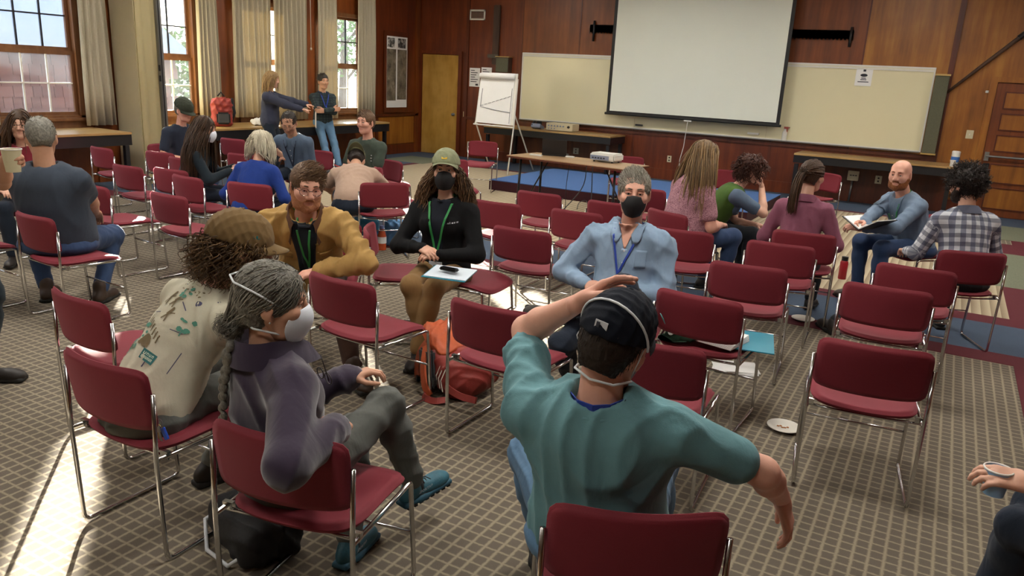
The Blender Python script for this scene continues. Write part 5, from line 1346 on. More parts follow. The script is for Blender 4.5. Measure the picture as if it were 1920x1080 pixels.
# man in light blue shirt
P14 = person('grey-haired man in a light blue shirt and black mask, ankle on knee', (-1.45, 3.93), -170, lean=(-11, -4), head=(10, 2, 0), skin='skin_pink', top=('long', 'c_lightblue'), pants='c_jeans_dark', shoes=('shoe', 's_dark'), girth=1.10, shw=1.08, s=1.0, hair=dict(kind='short', mat='hair_salt', n=1400, len=.026, thick=.009, rad=.0022, flow=(.25, -.1, .5), lift=.12, nape=-.07, hairline=.082), vox=.011, hvox=.0050, brow='hair_salt',
             R=dict(to=at(1105, 535, .66), pole=(1, -.3, -.6), fd=(-.85, .5, -.05), bn=(.1, .6, .8), curl=.5), L=dict(to=at(1165, 545, .66), pole=(-1, -.3, -.6), fd=(.9, .4, 0), bn=(-.1, .6, .8), curl=.5),
             fL=dict(to=at(1050, 590, .52), pole=(-.9, .5, .8), rot=(-75, -5, -60), cuff=.10), fR=dict(to=at(1072, 712, .085), pole=(.15, .9, .4)), sleeve=.88, fold=.012)
mask(P14, 'mask_black', 'mask_black'); lanyard(P14, 'l_blue', -.13, .02, w=.011)
# foreground man in teal tee
P15 = person('man in a teal T-shirt and navy cap in the foreground, one hand on his head', (-.70, 1.88), 20, hz=.48, lean=(-18, -12), side=-3, twist=-8, head=(-22, 12, 10), skin='skin_pink', top=('tee', 'c_teal'), pants='c_jeans_light', shoes=('shoe', 's_dark'), s=1.0, girth=1.20, shw=1.10, hair=dict(kind='short', mat='hair_dark', n=1000, len=.026, thick=.006, rad=.0018, flow=(0, -.3, -.6), nape=-.085), vox=.0095, hvox=.0048, eyes=False, sleeve=.02, neck=.82,
             L=dict(to=(-.11, .02, 1.16), pole=(-.6, .9, -.15), fd=(.75, .25, .55), bn=(-.6, .5, .8), curl=.25, spread=.5), R=dict(to=at(1465, 935, .60), pole=(1, -.3, .0), fd=(.35, -.1, -.9), bn=(.9, -.3, .4), curl=.35), fL=dict(to=(-.20, .46, .085), pole=(-.45, .8, .4)), fR=dict(to=(.2, .42, .085)), fold=.010)
neckband(P15, 'c_teal', r=.083); ballcap(P15, 'c_capnavy', tilt=-2, size=.017, depth=.026)
# woman in purple fleece
P16 = person('woman with grey hair and a long braid in a purple fleece and white mask', (-1.69, 1.63), 2, neck=.86, hz=.46, lean=(-13, -6), twist=-22, head=(-50, 6, 0), sex='f', s=.95, skin='skin_warm', top=('jacket', 'c_purple'), pants='c_greytrouser', shoes=('shoe', 's_teal', 'sole_teal'), girth=1.02, hair=dict(kind='swept', mat='hair_grey', n=1500, len=.22, tie=(0, -.105, -.07), thick=.010, rad=.0018, curl=.0022, hairline=.085, nape=-.085), vox=.0095, hvox=.0046, brow='hair_grey', socks='c_ink',
             R=dict(to=at(628, 805, .72), pole=(.8, -1.0, -.6), fd=(-.3, .9, -.1), bn=(.5, .2, .8), curl=.6), L=dict(to=(-.02, .34, .68), curl=.5), fR=dict(to=at(775, 905, .22), pole=(.0, .6, .9), rot=(-14, -6, 0), cuff=.08), fL=dict(to=at(655, 1015, .085), rot=(8, 0, 0), pole=(-.1, .9, .5)), fold=.010)
mask(P16, 'mask_white', 'strap_white', 'head')
# curly person in cream tee
P17 = person('curly-haired person in a cream printed T-shirt and brown cap, leaning forward', (-2.45, 1.67), -4, hz=.48, lean=(28, 40), side=6, head=(-46, 8, 0), skin='skin_pink', top=('tee', 'c_cream'), pants='c_greytrouser', shoes=('shoe', 's_dark'), s=1.02, girth=1.02, sleeve=.08, hair=dict(kind='curly', mat='hair_curly', n=700, len=.13, rad=.0024, thick=.008, topz=.050, nape=-.09), vox=.0095, hvox=.005,
             L=dict(to=(-.08, .52, .62)), R=dict(to=(.14, .52, .62), pole=(1, -.1, -.4)), fR=dict(to=at(398, 868, .085)), fold=.010)
ballcap(P17, 'c_capbrown', tilt=4, size=.020, depth=.034); neckband(P17, 'c_cream')
# woman in pink patterned top
P18 = person('woman with long light brown hair in a pink patterned top, seen from behind', (-1.86, 6.28), -36, lean=(10, 12), head=(-10, 14, 0), sex='f', s=1.04, girth=1.30, belly=.03, skin='skin_pink', top=('tee', 'c_floral'), pants='c_jeans', hair=dict(kind='long', mat='hair_ombre', n=560, len=.42, rad=.0042, steps=14, jitter=.2), vox=.015, hvox=.0075, R=dict(to=(.10, .34, .62)), L=dict(to=(-.10, .36, .62)), eyes=False)
# woman in green vest
P19 = person('woman with curly auburn hair in a green vest resting her chin on her hand', (-1.85, 6.94), -66, lean=(32, 40), head=(-4, 6, 0), sex='f', s=.98, skin='skin_light', top=('tee', 'c_bluegrey'), vest='c_greenvest', pants='c_charcoal', shoes=('shoe', 's_tan'), hair=dict(kind='curly', mat='hair_auburn', n=420, len=.10, rad=.004, curl=.010, thick=.02, steps=14), vox=.015, hvox=.0075, R=dict(to=(.05, .47, .90), pole=(.6, .2, -1), fd=(-.25, -.15, 1), bn=(.3, 1, 0), curl=.7), L=dict(to=(.06, .48, .56)))
# woman with ponytail
P20 = person('woman with a dark ponytail in a dusty pink shirt, seen from behind', (-.90, 6.20), 2, hz=.48, lean=(8, 14), head=(-26, 6, 0), sex='f', s=.97, girth=1.08, skin='skin_light', top=('long', 'c_pinkshirt'), pants='c_charcoal', shoes=('shoe', 's_dark'), hair=dict(kind='swept', mat='hair_brown', n=260, len=.2, tie=(0, -.125, .03), tail=.36, tdir=(.1, -.9, .1), rad=.006, thick=.010), vox=.014, hvox=.007, eyes=False)
collar(P20, 'c_pinkshirt', .5)
# bald bearded man with the book
P21 = person('bald bearded man in a grey-blue button-down shirt holding an open black book', (-.13, 7.49), 132, lean=(20, 30), head=(32, 6, 0), skin='skin_pink', top=('long', 'c_oxford'), pants='c_jeans', shoes=('shoe', 's_brown'), s=1.0, girth=1.16, hair=None, beard='hair_ginger', brow='hair_ginger', vox=.014, hvox=.007, sleeve=.9,
             R=dict(to=at(1600, 432, .66), pole=(1, -.3, -.5), fd=(-.3, 1, .1), bn=(.6, 0, .8), curl=.6), L=dict(to=at(1615, 428, .66), pole=(-1, -.3, -.5), fd=(.4, .9, .1), bn=(-.5, 0, .8), curl=.6))
lanyard(P21, 'l_green', -.16, 0, badge=False, w=.012)
# man in plaid shirt
P22 = person('man with dark curly hair in a blue and white plaid shirt, seen from behind', (.23, 6.34), 26, lean=(10, 16), head=(26, 8, 0), skin='skin_light', top=('long', 'c_plaid_blue', 'plaid'), pants='c_charcoal', shoes=('shoe', 's_dark'), s=1.0, girth=1.08, hair=dict(kind='curlshort', mat='hair_dark', n=700, len=.06, thick=.022, rad=.0034, curl=.008, nape=-.08), beard='hair_dark', vox=.014, hvox=.007, brow='hair_dark', sleeve=.9,
             L=dict(to=at(1700, 470, .60), pole=(-.5, -.7, -.8), curl=.5), R=dict(to=(.14, .34, .62)), fL=dict(to=at(1560, 605, .085), pole=(-.5, .8, .6)))
glasses(P22, 'glasses_clear'); collar(P22, 'c_plaid_blue', .5)
# person at the right edge
P23 = person('person at the right picture edge, only a hand with cup and denim knee showing', (.75, 2.47), 60, lean=(0, 2), head=(0, 5, 0), skin='skin_light', top=('tee', 'c_navy'), pants='c_jeans_dark', shoes=('shoe', 's_dark'), hair=dict(kind='short', mat='hair_brown', n=60), vox=.013, hvox=.0055,
             L=dict(to=at(1925, 905, .64), pole=(-.6, -.8, -.6), fd=(-.7, .7, .1), bn=(-.4, -.3, 1), curl=.5, thumb=.5), fL=dict(to=at(1880, 1120, .085)), fR=dict(to=(.1, .5, .085)))
PEOPLE = [P1, P2, P3, P4, P5, P6, P7, P8, P9, P10, P11, P12, P13, P14, P15, P16, P17, P18, P19, P20, P21, P22, P23]
# ------------------------------------------------------------------ props on the walls
def frect(a, b, y): p, q = on(*a, 1, y), on(*b, 1, y); return min(p.x, q.x), max(p.x, q.x), min(p.z, q.z), max(p.z, q.z)
x0, x1, z0, z1 = frect((882, 18), (910, 38), YF)
v = thing('air_vent', 'small white-framed air vent high on the front wall', 'vent', ((x0 + x1) / 2, YF, (z0 + z1) / 2)); w, h = (x1 - x0) / 2, (z1 - z0) / 2
bm = bmesh.new(); [box(bm, *a) for a in ((-w, w, -.02, 0, h - .03, h), (-w, w, -.02, 0, -h, -h + .03), (-w, -w + .03, -.02, 0, -h, h), (w - .03, w, -.02, 0, -h, h))]; ob('frame', bm, 'white_trim', v)
for k in range(7): ob('slat', bbox(-w + .03, w - .03, -.012, -.002, -h + .035 + k * (2 * h - .07) / 6 - .005, -h + .035 + k * (2 * h - .07) / 6 + .004), 'grey_metal', v)
fv = thing('floor_vent', 'white louvred vent low on the wall beside the plywood door', 'vent', (-8.92, YF - .022, .12))
bm = bmesh.new(); [box(bm, *a) for a in ((-.11, .11, -.015, 0, .2, .22), (-.11, .11, -.015, 0, 0, .02), (-.11, -.09, -.015, 0, 0, .22), (.09, .11, -.015, 0, 0, .22))]; ob('frame', bm, 'white_trim', fv)
for k in range(6): ob('slat', bbox(-.09, .09, -.010, -.002, .03 + k * .029, .045 + k * .029), 'grey_metal', fv)
# old timber with bracket, speakers
pk = thing('mounted_timber', 'dark old upright timber with iron bracket on the front wall', 'wall decor', (-8.42, YF, 2.05))
ob('timber', bbox(-.07, .07, -.07, -.005, -.1, 1.05, .01), 'old_wood', pk); ob('bracket', bbox(-.16, .10, -.10, -.07, .03, .10, .004), 'rust_metal', pk)
sp = thing('wall_speaker', 'small grey-green wall speaker above the flip chart', 'speaker', (-8.20, YF, 1.80)); ob('grille', bbox(-.13, .15, -.16, -.15, .01, .28), 'speaker_cloth', sp); ob('cabinet', bbox(-.14, .16, -.15, -.005, 0, .30, .004), 'old_wood', sp); ob('top_board', bbox(-.15, .17, -.165, -.004, .30, .315), 'speaker_wood', sp)
sc = thing('column_speaker', 'tall grey-green column speaker at the right end of the whiteboard', 'speaker', (-.30, YF - .035, .88)); ob('grille', bbox(-.085, .10, -.13, -.12, .03, 1.2), 'speaker_cloth', sc); ob('cabinet', bbox(-.09, .105, -.12, -.0, 0.02, 1.21, .004), 'speaker_cloth', sc); ob('top_board', bbox(-.10, .115, -.14, 0, 1.21, 1.235), 'speaker_wood', sc); ob('bottom_board', bbox(-.10, .115, -.14, 0, 0, .02), 'speaker_wood', sc)
# saws and pike pole
def saw(x0, x1, z, hx, label, up=.17, dn=.2):
    s_ = thing('crosscut_saw', label, 'saw', (x0, YF, z)); L = x1 - x0; bm = bmesh.new(); n = int(L / .03); y = -.03
    top = [bm.verts.new((L * i / n, y, .10)) for i in range(n + 1)]; bot = [bm.verts.new((L * i / n, y, -.07 + (.05 if i % 2 else 0))) for i in range(n + 1)]
    for i in range(n): bm.faces.new((top[i], top[i + 1], bot[i + 1], bot[i]))
    bmesh.ops.solidify(bm, geom=bm.faces[:], thickness=.006); ob('blade', bm, 'rust_metal', s_)
    bm = bmesh.new(); tube(bm, [(hx - x0, -.04, -dn), (hx - x0, -.04, up)], .022, 8); ob('handle', bm, 'black_paint', s_, True)
saw(-6.36, -5.60, 2.66, -6.27, 'old crosscut saw end sticking out left of the screen'); saw(-2.95, -1.68, 2.64, -1.72, 'old toothed saw blade hanging right of the screen', .15, .16)
bm = bmesh.new(); tube(bm, [(-.20, YF - .05, 1.84), (.30, YF - .05, 2.36), (.62, YF - .05, 2.69), (.95, YF - .05, 3.03)], .03, 10, radii=[.02, .028, .032, .03]); pp = setprops(ob('pike_pole', bm, 'old_wood', None, True), 'long dark wooden pole mounted diagonally above the right door', 'pole')
bm = bmesh.new(); tube(bm, [(.60, YF - .05, 2.67), (.72, YF - .05, 2.79)], .042, 10); ob('iron_collar', bm, 'dark_metal', pp)
# papers on the wall left of the flip chart
for (a, b, lb, m) in (((881, 127), (899, 163), 'white printed sheet taped on the wall next to the door frame', 'paper'), ((903, 126), (921, 160), 'white sheet half hidden behind the flip chart', 'paper')):
    x0, x1, z0, z1 = frect(a, b, YF - .004); t = thing('wall_sheet', lb, 'paper', (x0, YF - .002, z0)); w, h = x1 - x0, z1 - z0
    ob('sheet', bbox(0, w, -.004, -.001, 0, h), m, t); bm = bmesh.new(); [box(bm, w * .12, w * (.5 + .4 * ((k * 37) % 10) / 10), -.0055, -.004, h * (.85 - .12 * k), h * (.89 - .12 * k)) for k in range(6)]; box(bm, w * .6, w * .85, -.0055, -.004, h * .06, h * .16); ob('print', bm, 'ink', t)
def plate(px, py, label, w=.045, h=.06, z=None, screw=True, y=YF, mat='switch_plate', nm='wall_plate', cat='switch'):
    p = on(px, py, 1, y); t = thing(nm, label, cat, (p.x, y - .001, p.z)); ob('cover', bbox(-w, w, -.009, 0, -h, h, .003), mat, t); bm = bmesh.new(); box(bm, -.006, .006, -.016, -.009, -.012, .012) if cat == 'switch' else [box(bm, -.014, .014, -.011, -.009, c - .013, c + .013) for c in (-.025, .025)]; ob('toggle' if cat == 'switch' else 'socket', bm, 'white_plastic' if cat == 'switch' else 'dark_metal', t)
plate(871, 214, 'cream light switch beside the plywood door', .03, .055, y=YF - .012); plate(1818, 252, 'cream light switch left of the panelled door', .05, .065); plate(1255, 298, 'cream power outlet low on the wall right of the table', .04, .06, cat='outlet', nm='power_outlet'); plate(1080, 283, 'grey power outlet behind the laptop table', .06, .06, cat='outlet', nm='power_outlet', mat='grey_metal'); plate(1647, 337, 'brown power outlet under the right counter', .05, .065, cat='outlet', nm='power_outlet', y=14.015)
setprops(ob('door_bell', bbox(-.03, .03, -.02, 0, -.018, .018, .004), 'white_plastic', loc=on(1852, 172, 1, YF)), 'tiny white box on the wall left of the panelled door', 'sensor')
jb = thing('junction_box', 'grey electrical box on a conduit pipe under the right counter', 'electrical box', (-1.32, 14.0, 0)); ob('box', bbox(-.085, .085, -.06, 0, .36, .52, .006), 'switch_plate', jb); bm = bmesh.new(); tube(bm, [(0, -.03, .36), (-.01, -.035, .0)], .018, 8); ob('conduit', bm, 'grey_metal', jb, True); bm = bmesh.new(); [box(bm, c, c + .03, -.063, -.06, .44, .455) for c in (-.05, -.01, .03)]; ob('slots', bm, 'dark_metal', jb)
# aerial photo strip on the left wall
def lrect(a, b): p, q = on(*a, 0, XL + .02), on(*b, 0, XL + .02); return p.y, q.y, min(p.z, q.z), max(p.z, q.z)
mp = thing('photo_strip', 'tall framed strip of aerial photographs on dark wood beside the corner', 'poster', (XL + .037, 12.95, .98)); 
ob('backboard', bbox(0, .02, -.07, .74, -.10, 1.52), 'trim_wood', mp); ob('sheet', bbox(.02, .024, 0, .68, 0, 1.42), 'paper', mp)
bm = bmesh.new(); box(bm, .0242, .026, .02, .25, 1.2, 1.39); box(bm, .0242, .026, .36, .62, 1.2, 1.39)
m, nt, bs = newmat('aerial'); co = texco(nt, 'Object'); vn = node(nt, 'ShaderNodeTexVoronoi'); vn.inputs['Scale'].default_value = 7; nt.links.new(mixc(nt, .35, co, noise_(nt, co, 5)), vn.inputs['Vector']); nt.links.new(ramp(nt, math_(nt, 'ADD', math_(nt, 'MULTIPLY', vn.outputs['Distance'], .7), math_(nt, 'MULTIPLY', noise_(nt, co, 22), .4)), [(.15, '#2f2b24'), (.4, '#5d5546'), (.7, '#7d7463'), (.9, '#a39b8a')]), bs.inputs['Base Color']); bs.inputs['Roughness'].default_value = .6
m, nt, bs = newmat('aerial_dark'); co = texco(nt, 'Object'); nt.links.new(ramp(nt, noise_(nt, co, 16, 5), [(.35, '#141414'), (.5, '#4a4a48'), (.62, '#c0bfba')]), bs.inputs['Base Color'])
ob('photo', bm, 'aerial_dark', mp); bm = bmesh.new(); box(bm, .0242, .026, .0, .30, .14, 1.17); ob('photo', bm, 'aerial', mp); bm = bmesh.new(); box(bm, .0242, .026, .345, .66, .16, 1.17); ob('photo', bm, 'aerial', mp)

# ------------------------------------------------------------------ flip chart easel
YE = 12.55
ez = thing('flip_chart', 'white flip chart on a tripod easel with a hand-drawn graph', 'easel', (-7.35, YE, 0))
def el(px, py, y): p = on(px, py, 1, y); return Vector((p.x + 7.35, y - YE, p.z))
TL, TR, BR, BL = el(904, 136, YE + .12), el(972, 139, YE + .12), el(963, 236, YE - .05), el(892, 229, YE - .05)
def quad_slab(name, a, b, c, d, th, mat, parent, off=0.0):
    n = (b - a).cross(d - a).normalized(); n = -n if n.y > 0 else n; bm = bmesh.new(); vs = [bm.verts.new(p + n * off) for p in (a, b, c, d)] + [bm.verts.new(p + n * (off + th)) for p in (a, b, c, d)]
    for f in ((0, 1, 2, 3), (7, 6, 5, 4), (0, 4, 5, 1), (1, 5, 6, 2), (2, 6, 7, 3), (3, 7, 4, 0)): bm.faces.new([vs[i] for i in f])
    bmesh.ops.recalc_face_normals(bm, faces=bm.faces[:]); return ob(name, bm, mat, parent)
quad_slab('board', TL, TR, BR, BL, .02, 'white_trim', ez)
pad = quad_slab('paper_pad', TL.lerp(TR, .02), TL.lerp(TR, .94), BL.lerp(BR, .93), BL.lerp(BR, .03), .012, 'paper', ez, .02)
bm = bmesh.new(); tube(bm, [TL.lerp(TR, .02).lerp(BL, .06) + Vector((0, -.06, 0)), TL.lerp(TR, .94).lerp(BR, .06) + Vector((0, -.06, 0))], .05, 12); ob('rolled_sheet', bm, 'paper', pad, True)
def pp_(u, v): return TL.lerp(TR, u).lerp(BL.lerp(BR, u), v) + Vector((0, -.042, -.012))
bm = bmesh.new(); tube(bm, [pp_(.10, .30), pp_(.10, .66), pp_(.5, .71), pp_(.90, .74)], .005, 4); [tube(bm, [pp_(.10 + .1 * k, .64 - .027 * k), pp_(.17 + .1 * k, .63 - .03 * k)], .005, 4) for k in range(8)]; tube(bm, [pp_(.9, .27), pp_(.9, .95)], .004, 4); ob('drawing', bm, 'ink_grey', pad)
bm = bmesh.new(); fl = (at(951, 329) - Vector((-7.35, YE, 0))); fb = Vector((fl.x - .75, .25, 0)); fr = Vector((at(978, 320).x + 7.35, .55, 0))
tube(bm, [TR.lerp(BR, .1), BR + Vector((0, 0, -.05)), fl], .014, 8); ob('leg', bm, 'white_trim', ez, True); bm = bmesh.new(); tube(bm, [TL.lerp(BL, .1), BL, fb], .014, 8); ob('leg', bm, 'white_trim', ez, True); bm = bmesh.new(); tube(bm, [TL.lerp(TR, .5) + Vector((0, .03, 0)), Vector((fl.x - .1, .8, 0))], .014, 8); ob('leg', bm, 'white_trim', ez, True)
bm = bmesh.new(); box(bm, -.02, .02, -.02, .02, -.02, .02, Matrix.Translation(BL + Vector((.04, -.05, -.01)))); tube(bm, [BL + Vector((-.01, -.06, -.03)), BR + Vector((.02, -.06, -.03))], .015, 6); ob('tray', bm, 'white_trim', ez)

# ------------------------------------------------------------------ projector table
ta = thing('folding_table', 'brown folding table with laptop and projector in front of the stage', 'table', (-4.17, 9.15, 0), D(-6))
ob('table_top', bbox(-.86, .86, -.36, .36, .71, .74, .004), 'table_laminate', ta); ob('edge_band', bbox(-.863, .863, -.363, .363, .712, .732), 'trim_wood', ta)
for sx in (-1, 1):
    for sy in (-1, 1): bm = bmesh.new(); tube(bm, [(sx * .70, sy * .25, .71), (sx * .72, sy * .27, 0.0)], .016, 8); ob('leg', bm, 'dark_metal', ta, True)
    bm = bmesh.new(); tube(bm, [(sx * .715, -.26, .18), (sx * .715, .26, .18)], .012, 6); tube(bm, [(sx * .71, 0, .2), (sx * .42, 0, .70)], .010, 6); ob('brace', bm, 'dark_metal', ta, True)
lt = thing('laptop', 'open black laptop seen from its back on the folding table', 'laptop', (at(1036, 293, .74).x, at(1036, 293, .74).y + .05, .74), D(18))
ob('base', bbox(-.17, .17, .0, .24, 0, .022, .004), 'laptop_black', lt); ob('lid', bbox(-.165, .165, -.008, .004, 0, .205, .003, Matrix.Translation((0, 0, .02)) @ Matrix.Rotation(D(14), 4, 'X')), 'laptop_black', lt)
pj = thing('projector', 'white video projector at the right end of the folding table', 'projector', (at(1134, 304, .74).x, at(1134, 304, .74).y + .05, .74), D(-6))
ob('body', bbox(-.18, .18, -.13, .13, .02, .115, .018), 'projector_white', pj); ob('rear_panel', bbox(-.165, .10, -.134, -.128, .03, .085), 'projector_grey', pj)
bm = bmesh.new(); [box(bm, -.14 + .04 * k, -.115 + .04 * k, -.138, -.133, .045, .062) for k in range(5)]; ob('ports', bm, 'ink', pj); bm = bmesh.new(); [lathe(bm, [(0, 0), (.015, 0), (.012, .02), (0, .02)], 8, Matrix.Translation((c, d, 0))) for c in (-.13, .13) for d in (-.09, .09)]; ob('feet', bm, 'black_paint', pj); bm = bmesh.new(); lathe(bm, [(0, 0), (.045, 0), (.045, .02), (.03, .02), (.03, .01), (0, .01)], 16, Matrix.Translation((.08, .13, .065)) @ Matrix.Rotation(-PI / 2, 4, 'X')); ob('lens', bm, 'laptop_black', pj, True)
setprops(ob('remote_control', bbox(-.09, .09, -.03, .03, 0, .02, .006), 'white_plastic', loc=(at(1005, 292, .74).x, at(1005, 292, .74).y, .74)), 'white remote control left of the laptop', 'remote')
setprops(ob('power_adapter', bbox(-.06, .06, -.03, .03, 0, .02, .006), 'white_plastic', loc=(at(1066, 296, .74).x, at(1066, 296, .74).y + .05, .74)), 'small white cable adapter right of the laptop', 'adapter')
def cable(pts, label, r=.006, mat='cord_black'):
    P_ = [Vector(p) for p in pts]; out = []
    for i in range(len(P_) - 1):
        a, b, c, d = P_[max(i - 1, 0)], P_[i], P_[i + 1], P_[min(i + 2, len(P_) - 1)]
        for k in range(6): t = k / 6; out.append(.5 * ((2 * b) + (c - a) * t + (2 * a - 5 * b + 4 * c - d) * t * t + (3 * b - a - 3 * c + d) * t ** 3))
    out.append(P_[-1]); bm = bmesh.new(); tube(bm, out, r, 6); return setprops(ob('floor_cable', bm, mat, None, True), label, 'cable', 'cables at the projector table')
tp = at(1101, 312, .73)
cable([(tp.x, tp.y - .02, .74), (tp.x - .03, tp.y - .06, .45), (tp.x - .3, tp.y - .25, .08), at(1060, 362, .012), at(1045, 372, .012)], 'black cable falling from the projector and running left on the floor')
cable([(tp.x + .08, tp.y - .02, .74), (tp.x + .12, tp.y - .08, .40), (tp.x + .13, tp.y - .10, .15), at(1120, 365, .012)], 'black cable falling straight from the projector')
cable([at(1082, 392, .02), at(1086, 380, .06), at(1098, 376, .03), at(1103, 386, .012)], 'black looped cable end on the floor behind the chairs')
tq = at(1075, 300, .73); cable([(tq.x, tq.y - .10, .74), (tq.x, tq.y - .16, .4), (tq.x + .01, tq.y - .16, .02)], 'thin cable hanging from the middle of the folding table', .004)

# ------------------------------------------------------------------ on the counters
p = at(1038, 247, .77); am = thing('amplifier', 'beige mixer amplifier with a row of knobs on the wall counter', 'amplifier', (p.x, 13.62, .77)); ob('case', bbox(-.28, .28, -.14, .16, .01, .145, .006), 'amp_beige', am); ob('front_plate', bbox(-.27, .27, -.146, -.14, .015, .14), 'amp_beige', am)
for k in range(6): bm = bmesh.new(); lathe(bm, [(0, 0), (.016, 0), (.014, .018), (0, .018)], 10, Matrix.Translation((-.22 + .062 * k, -.146, .095)) @ Matrix.Rotation(PI / 2, 4, 'X')); ob('knob', bm, 'projector_grey', am)
for k in range(3): bm = bmesh.new(); lathe(bm, [(0, 0), (.012, 0), (.010, .014), (0, .014)], 10, Matrix.Translation((-.22 + .062 * k, -.146, .045)) @ Matrix.Rotation(PI / 2, 4, 'X')); ob('knob', bm, 'projector_grey', am)
bm = bmesh.new(); lathe(bm, [(0, 0), (.026, 0), (.022, .022), (0, .022)], 12, Matrix.Translation((.20, -.146, .09)) @ Matrix.Rotation(PI / 2, 4, 'X')); ob('knob', bm, 'dark_metal', am)
ph = thing('desk_phone', 'dark grey desk telephone beside the amplifier', 'telephone', (at(1001, 242, .77).x, 13.62, .77)); ob('base', bbox(-.10, .10, -.10, .10, 0, .16, .01, Matrix.Rotation(D(-20), 4, 'X') @ Matrix.Scale(.5, 4, (0, 0, 1))), 'projector_grey', ph); bm = bmesh.new(); tube(bm, [(-.075, -.07, .06), (-.075, .0, .13), (-.075, .07, .13)], .024, 8); ob('handset', bm, 'dark_metal', ph, True); ob('screen', bbox(-.02, .08, .02, .03, .08, .15), 'laptop_black', ph)
p = at(1788, 314, .77); wi = thing('wipes_canister', 'white and blue cleaning wipes canister on the right wall counter', 'canister', (p.x, 13.6, .77)); bm = bmesh.new(); lathe(bm, [(0, 0), (.058, 0), (.058, .20), (0, .20)], 18); ob('tub', bm, 'white_plastic', wi, True, 40); plain('label_blue', '#3d6fb8', .5); bm = bmesh.new(); lathe(bm, [(.0585, .06), (.059, .14)], 18); ob('label_band', bm, 'label_blue', wi); bm = bmesh.new(); lathe(bm, [(0, .225), (.05, .225), (.06, .21), (.06, .20)], 18); ob('lid', bm, 'white_plastic', wi, True, 40)
def papercup(name, label, loc, h=.10, r=.042, mat='white_plastic', band=None, tilt=None):
    c = thing(name, label, 'cup', loc); bm = bmesh.new(); lathe(bm, [(0, 0), (r * .72, 0), (r, h), (r * .93, h), (r * .68, .006), (0, .006)], 20); ob('cup_wall', bm, mat, c, True, 40)
    bm = bmesh.new(); tube(bm, [(r * math.cos(a), r * math.sin(a), h) for a in np.linspace(0, 2 * PI, 21)[:-1]], .003, 6, closed=True); ob('rim', bm, 'white_plastic', c, True)
    if band: bm = bmesh.new(); lathe(bm, [(r * .745, h * .08), (r * .915, h * .68)], 20); ob('sleeve_print', bm, band, c)
    return c
papercup('paper_cup', 'small pale cup at the right end of the wall counter', (.07, 13.5, .77), .09, .04)
# ------------------------------------------------------------------ details of single people
plain('sticker_teal', '#2f8a86', .5); plain('orange_nylon', '#b5532c', .6, var=.25, nscale=14, bmp=.3, bscale=60); plain('red_nylon', '#8a2f28', .6, var=.3, nscale=14, bmp=.3, bscale=60); plain('pack_grey', '#34373a', .7, var=.25); plain('red_bottle', '#8f1d26', .3, var=.1); plain('bottle_orange', '#b8502c', .25, var=.3, nscale=30); plain('cap_blue', '#6b7bb0', .4); plain('bag_teal', '#1d5f7c', .7, var=.2, bmp=.2, bscale=50); plain('bag_blue', '#5a8fc0', .5, var=.2); plain('folder_teal', '#1b7f96', .5); plain('book_black', '#0e0f12', .5); plain('notebook_red', '#c0342a', .5); plain('plate_white', '#cfcbc0', .5, var=.06); plain('crumb', '#a56a3a', .8); plain('key_brass', '#b59a55', .3, .8); plain('fob_blue', '#1f4fc0', .4); plain('cup_cream', '#c9c3a0', .6); plain('cup_blue', '#8fb6da', .5); plain('bag_black', '#101114', .7, var=.2, bmp=.3, bscale=60); plain('phone_dark', '#0d0d10', .2)
# tan jacket: dark hooded layer in the opening, brown corduroy collar, pockets
def strip(P, name, mat, rows, parent, off=.006, back=False):
    rr = []
    for (za, xa), (zb, xb) in zip(rows, rows[1:]):
        m_ = max(1, int(abs(zb - za) / .011))
        for k in range(m_): t = k / m_; rr.append((za + (zb - za) * t, [p_ + (q_ - p_) * t for p_, q_ in zip(xa, xb)]))
    rr.append(rows[-1]); rr = [(z, [xs[i] + (xs[i + 1] - xs[i]) * k / 3 for i in range(len(xs) - 1) for k in range(3)] + [xs[-1]]) for z, xs in rr]
    bm = bmesh.new(); g_ = [[bm.verts.new(on_chest(P, x, z, off, back)) for x in xs] for z, xs in rr]
    for a, b in zip(g_, g_[1:]):
        for i in range(len(a) - 1): bm.faces.new((a[i], b[i], b[i + 1], a[i + 1]))
    bmesh.ops.recalc_face_normals(bm, faces=bm.faces[:]); bmesh.ops.solidify(bm, geom=bm.faces[:], thickness=.003)
    return ob(name, bm, mat, parent, True)
def lin(a, b, n=5): return [a + (b - a) * i / (n - 1) for i in range(n)]
strip(P12, 'hood_layer', 'c_ink', [(.145, lin(-.078, .078)), (.10, lin(-.075, .075)), (.05, lin(-.070, .070)), (0, lin(-.062, .062)), (-.06, lin(-.055, .055)), (-.12, lin(-.05, .05)), (-.2, lin(-.045, .045))], P12.shirt, .004)
strip(P12, 'shirt_front', 'c_darkjacket', [(.14, lin(-.03, .03, 3)), (.10, lin(-.03, .03, 3)), (.03, lin(-.028, .028, 3)), (-.06, lin(-.022, .022, 3)), (-.2, lin(-.018, .018, 3))], P12.shirt, .008)
lanyard(P12, 'l_green', -.16, -.01, w=.012, spread=.030)
collar(P12, 'c_cord', .62, .05, .078, .085)
for sx in (-1, 1): strip(P12, 'pocket_flap', 'c_duck', [(-.055, lin(sx * .075, sx * .145, 4)), (-.085, lin(sx * .075, sx * .145, 4)), (-.10, lin(sx * .078, sx * .142, 4))], P12.shirt, .010)
for z_ in (.02, -.05, -.12): bm = bmesh.new(); q = on_chest(P12, -.068, z_, .007); lathe(bm, [(0, 0), (.009, 0), (.008, .003), (0, .003)], 10, Matrix.Translation(q) @ Vector(P12.Fw).to_track_quat('Z', 'Y').to_matrix().to_4x4()); ob('button', bm, 'brass', P12.shirt)
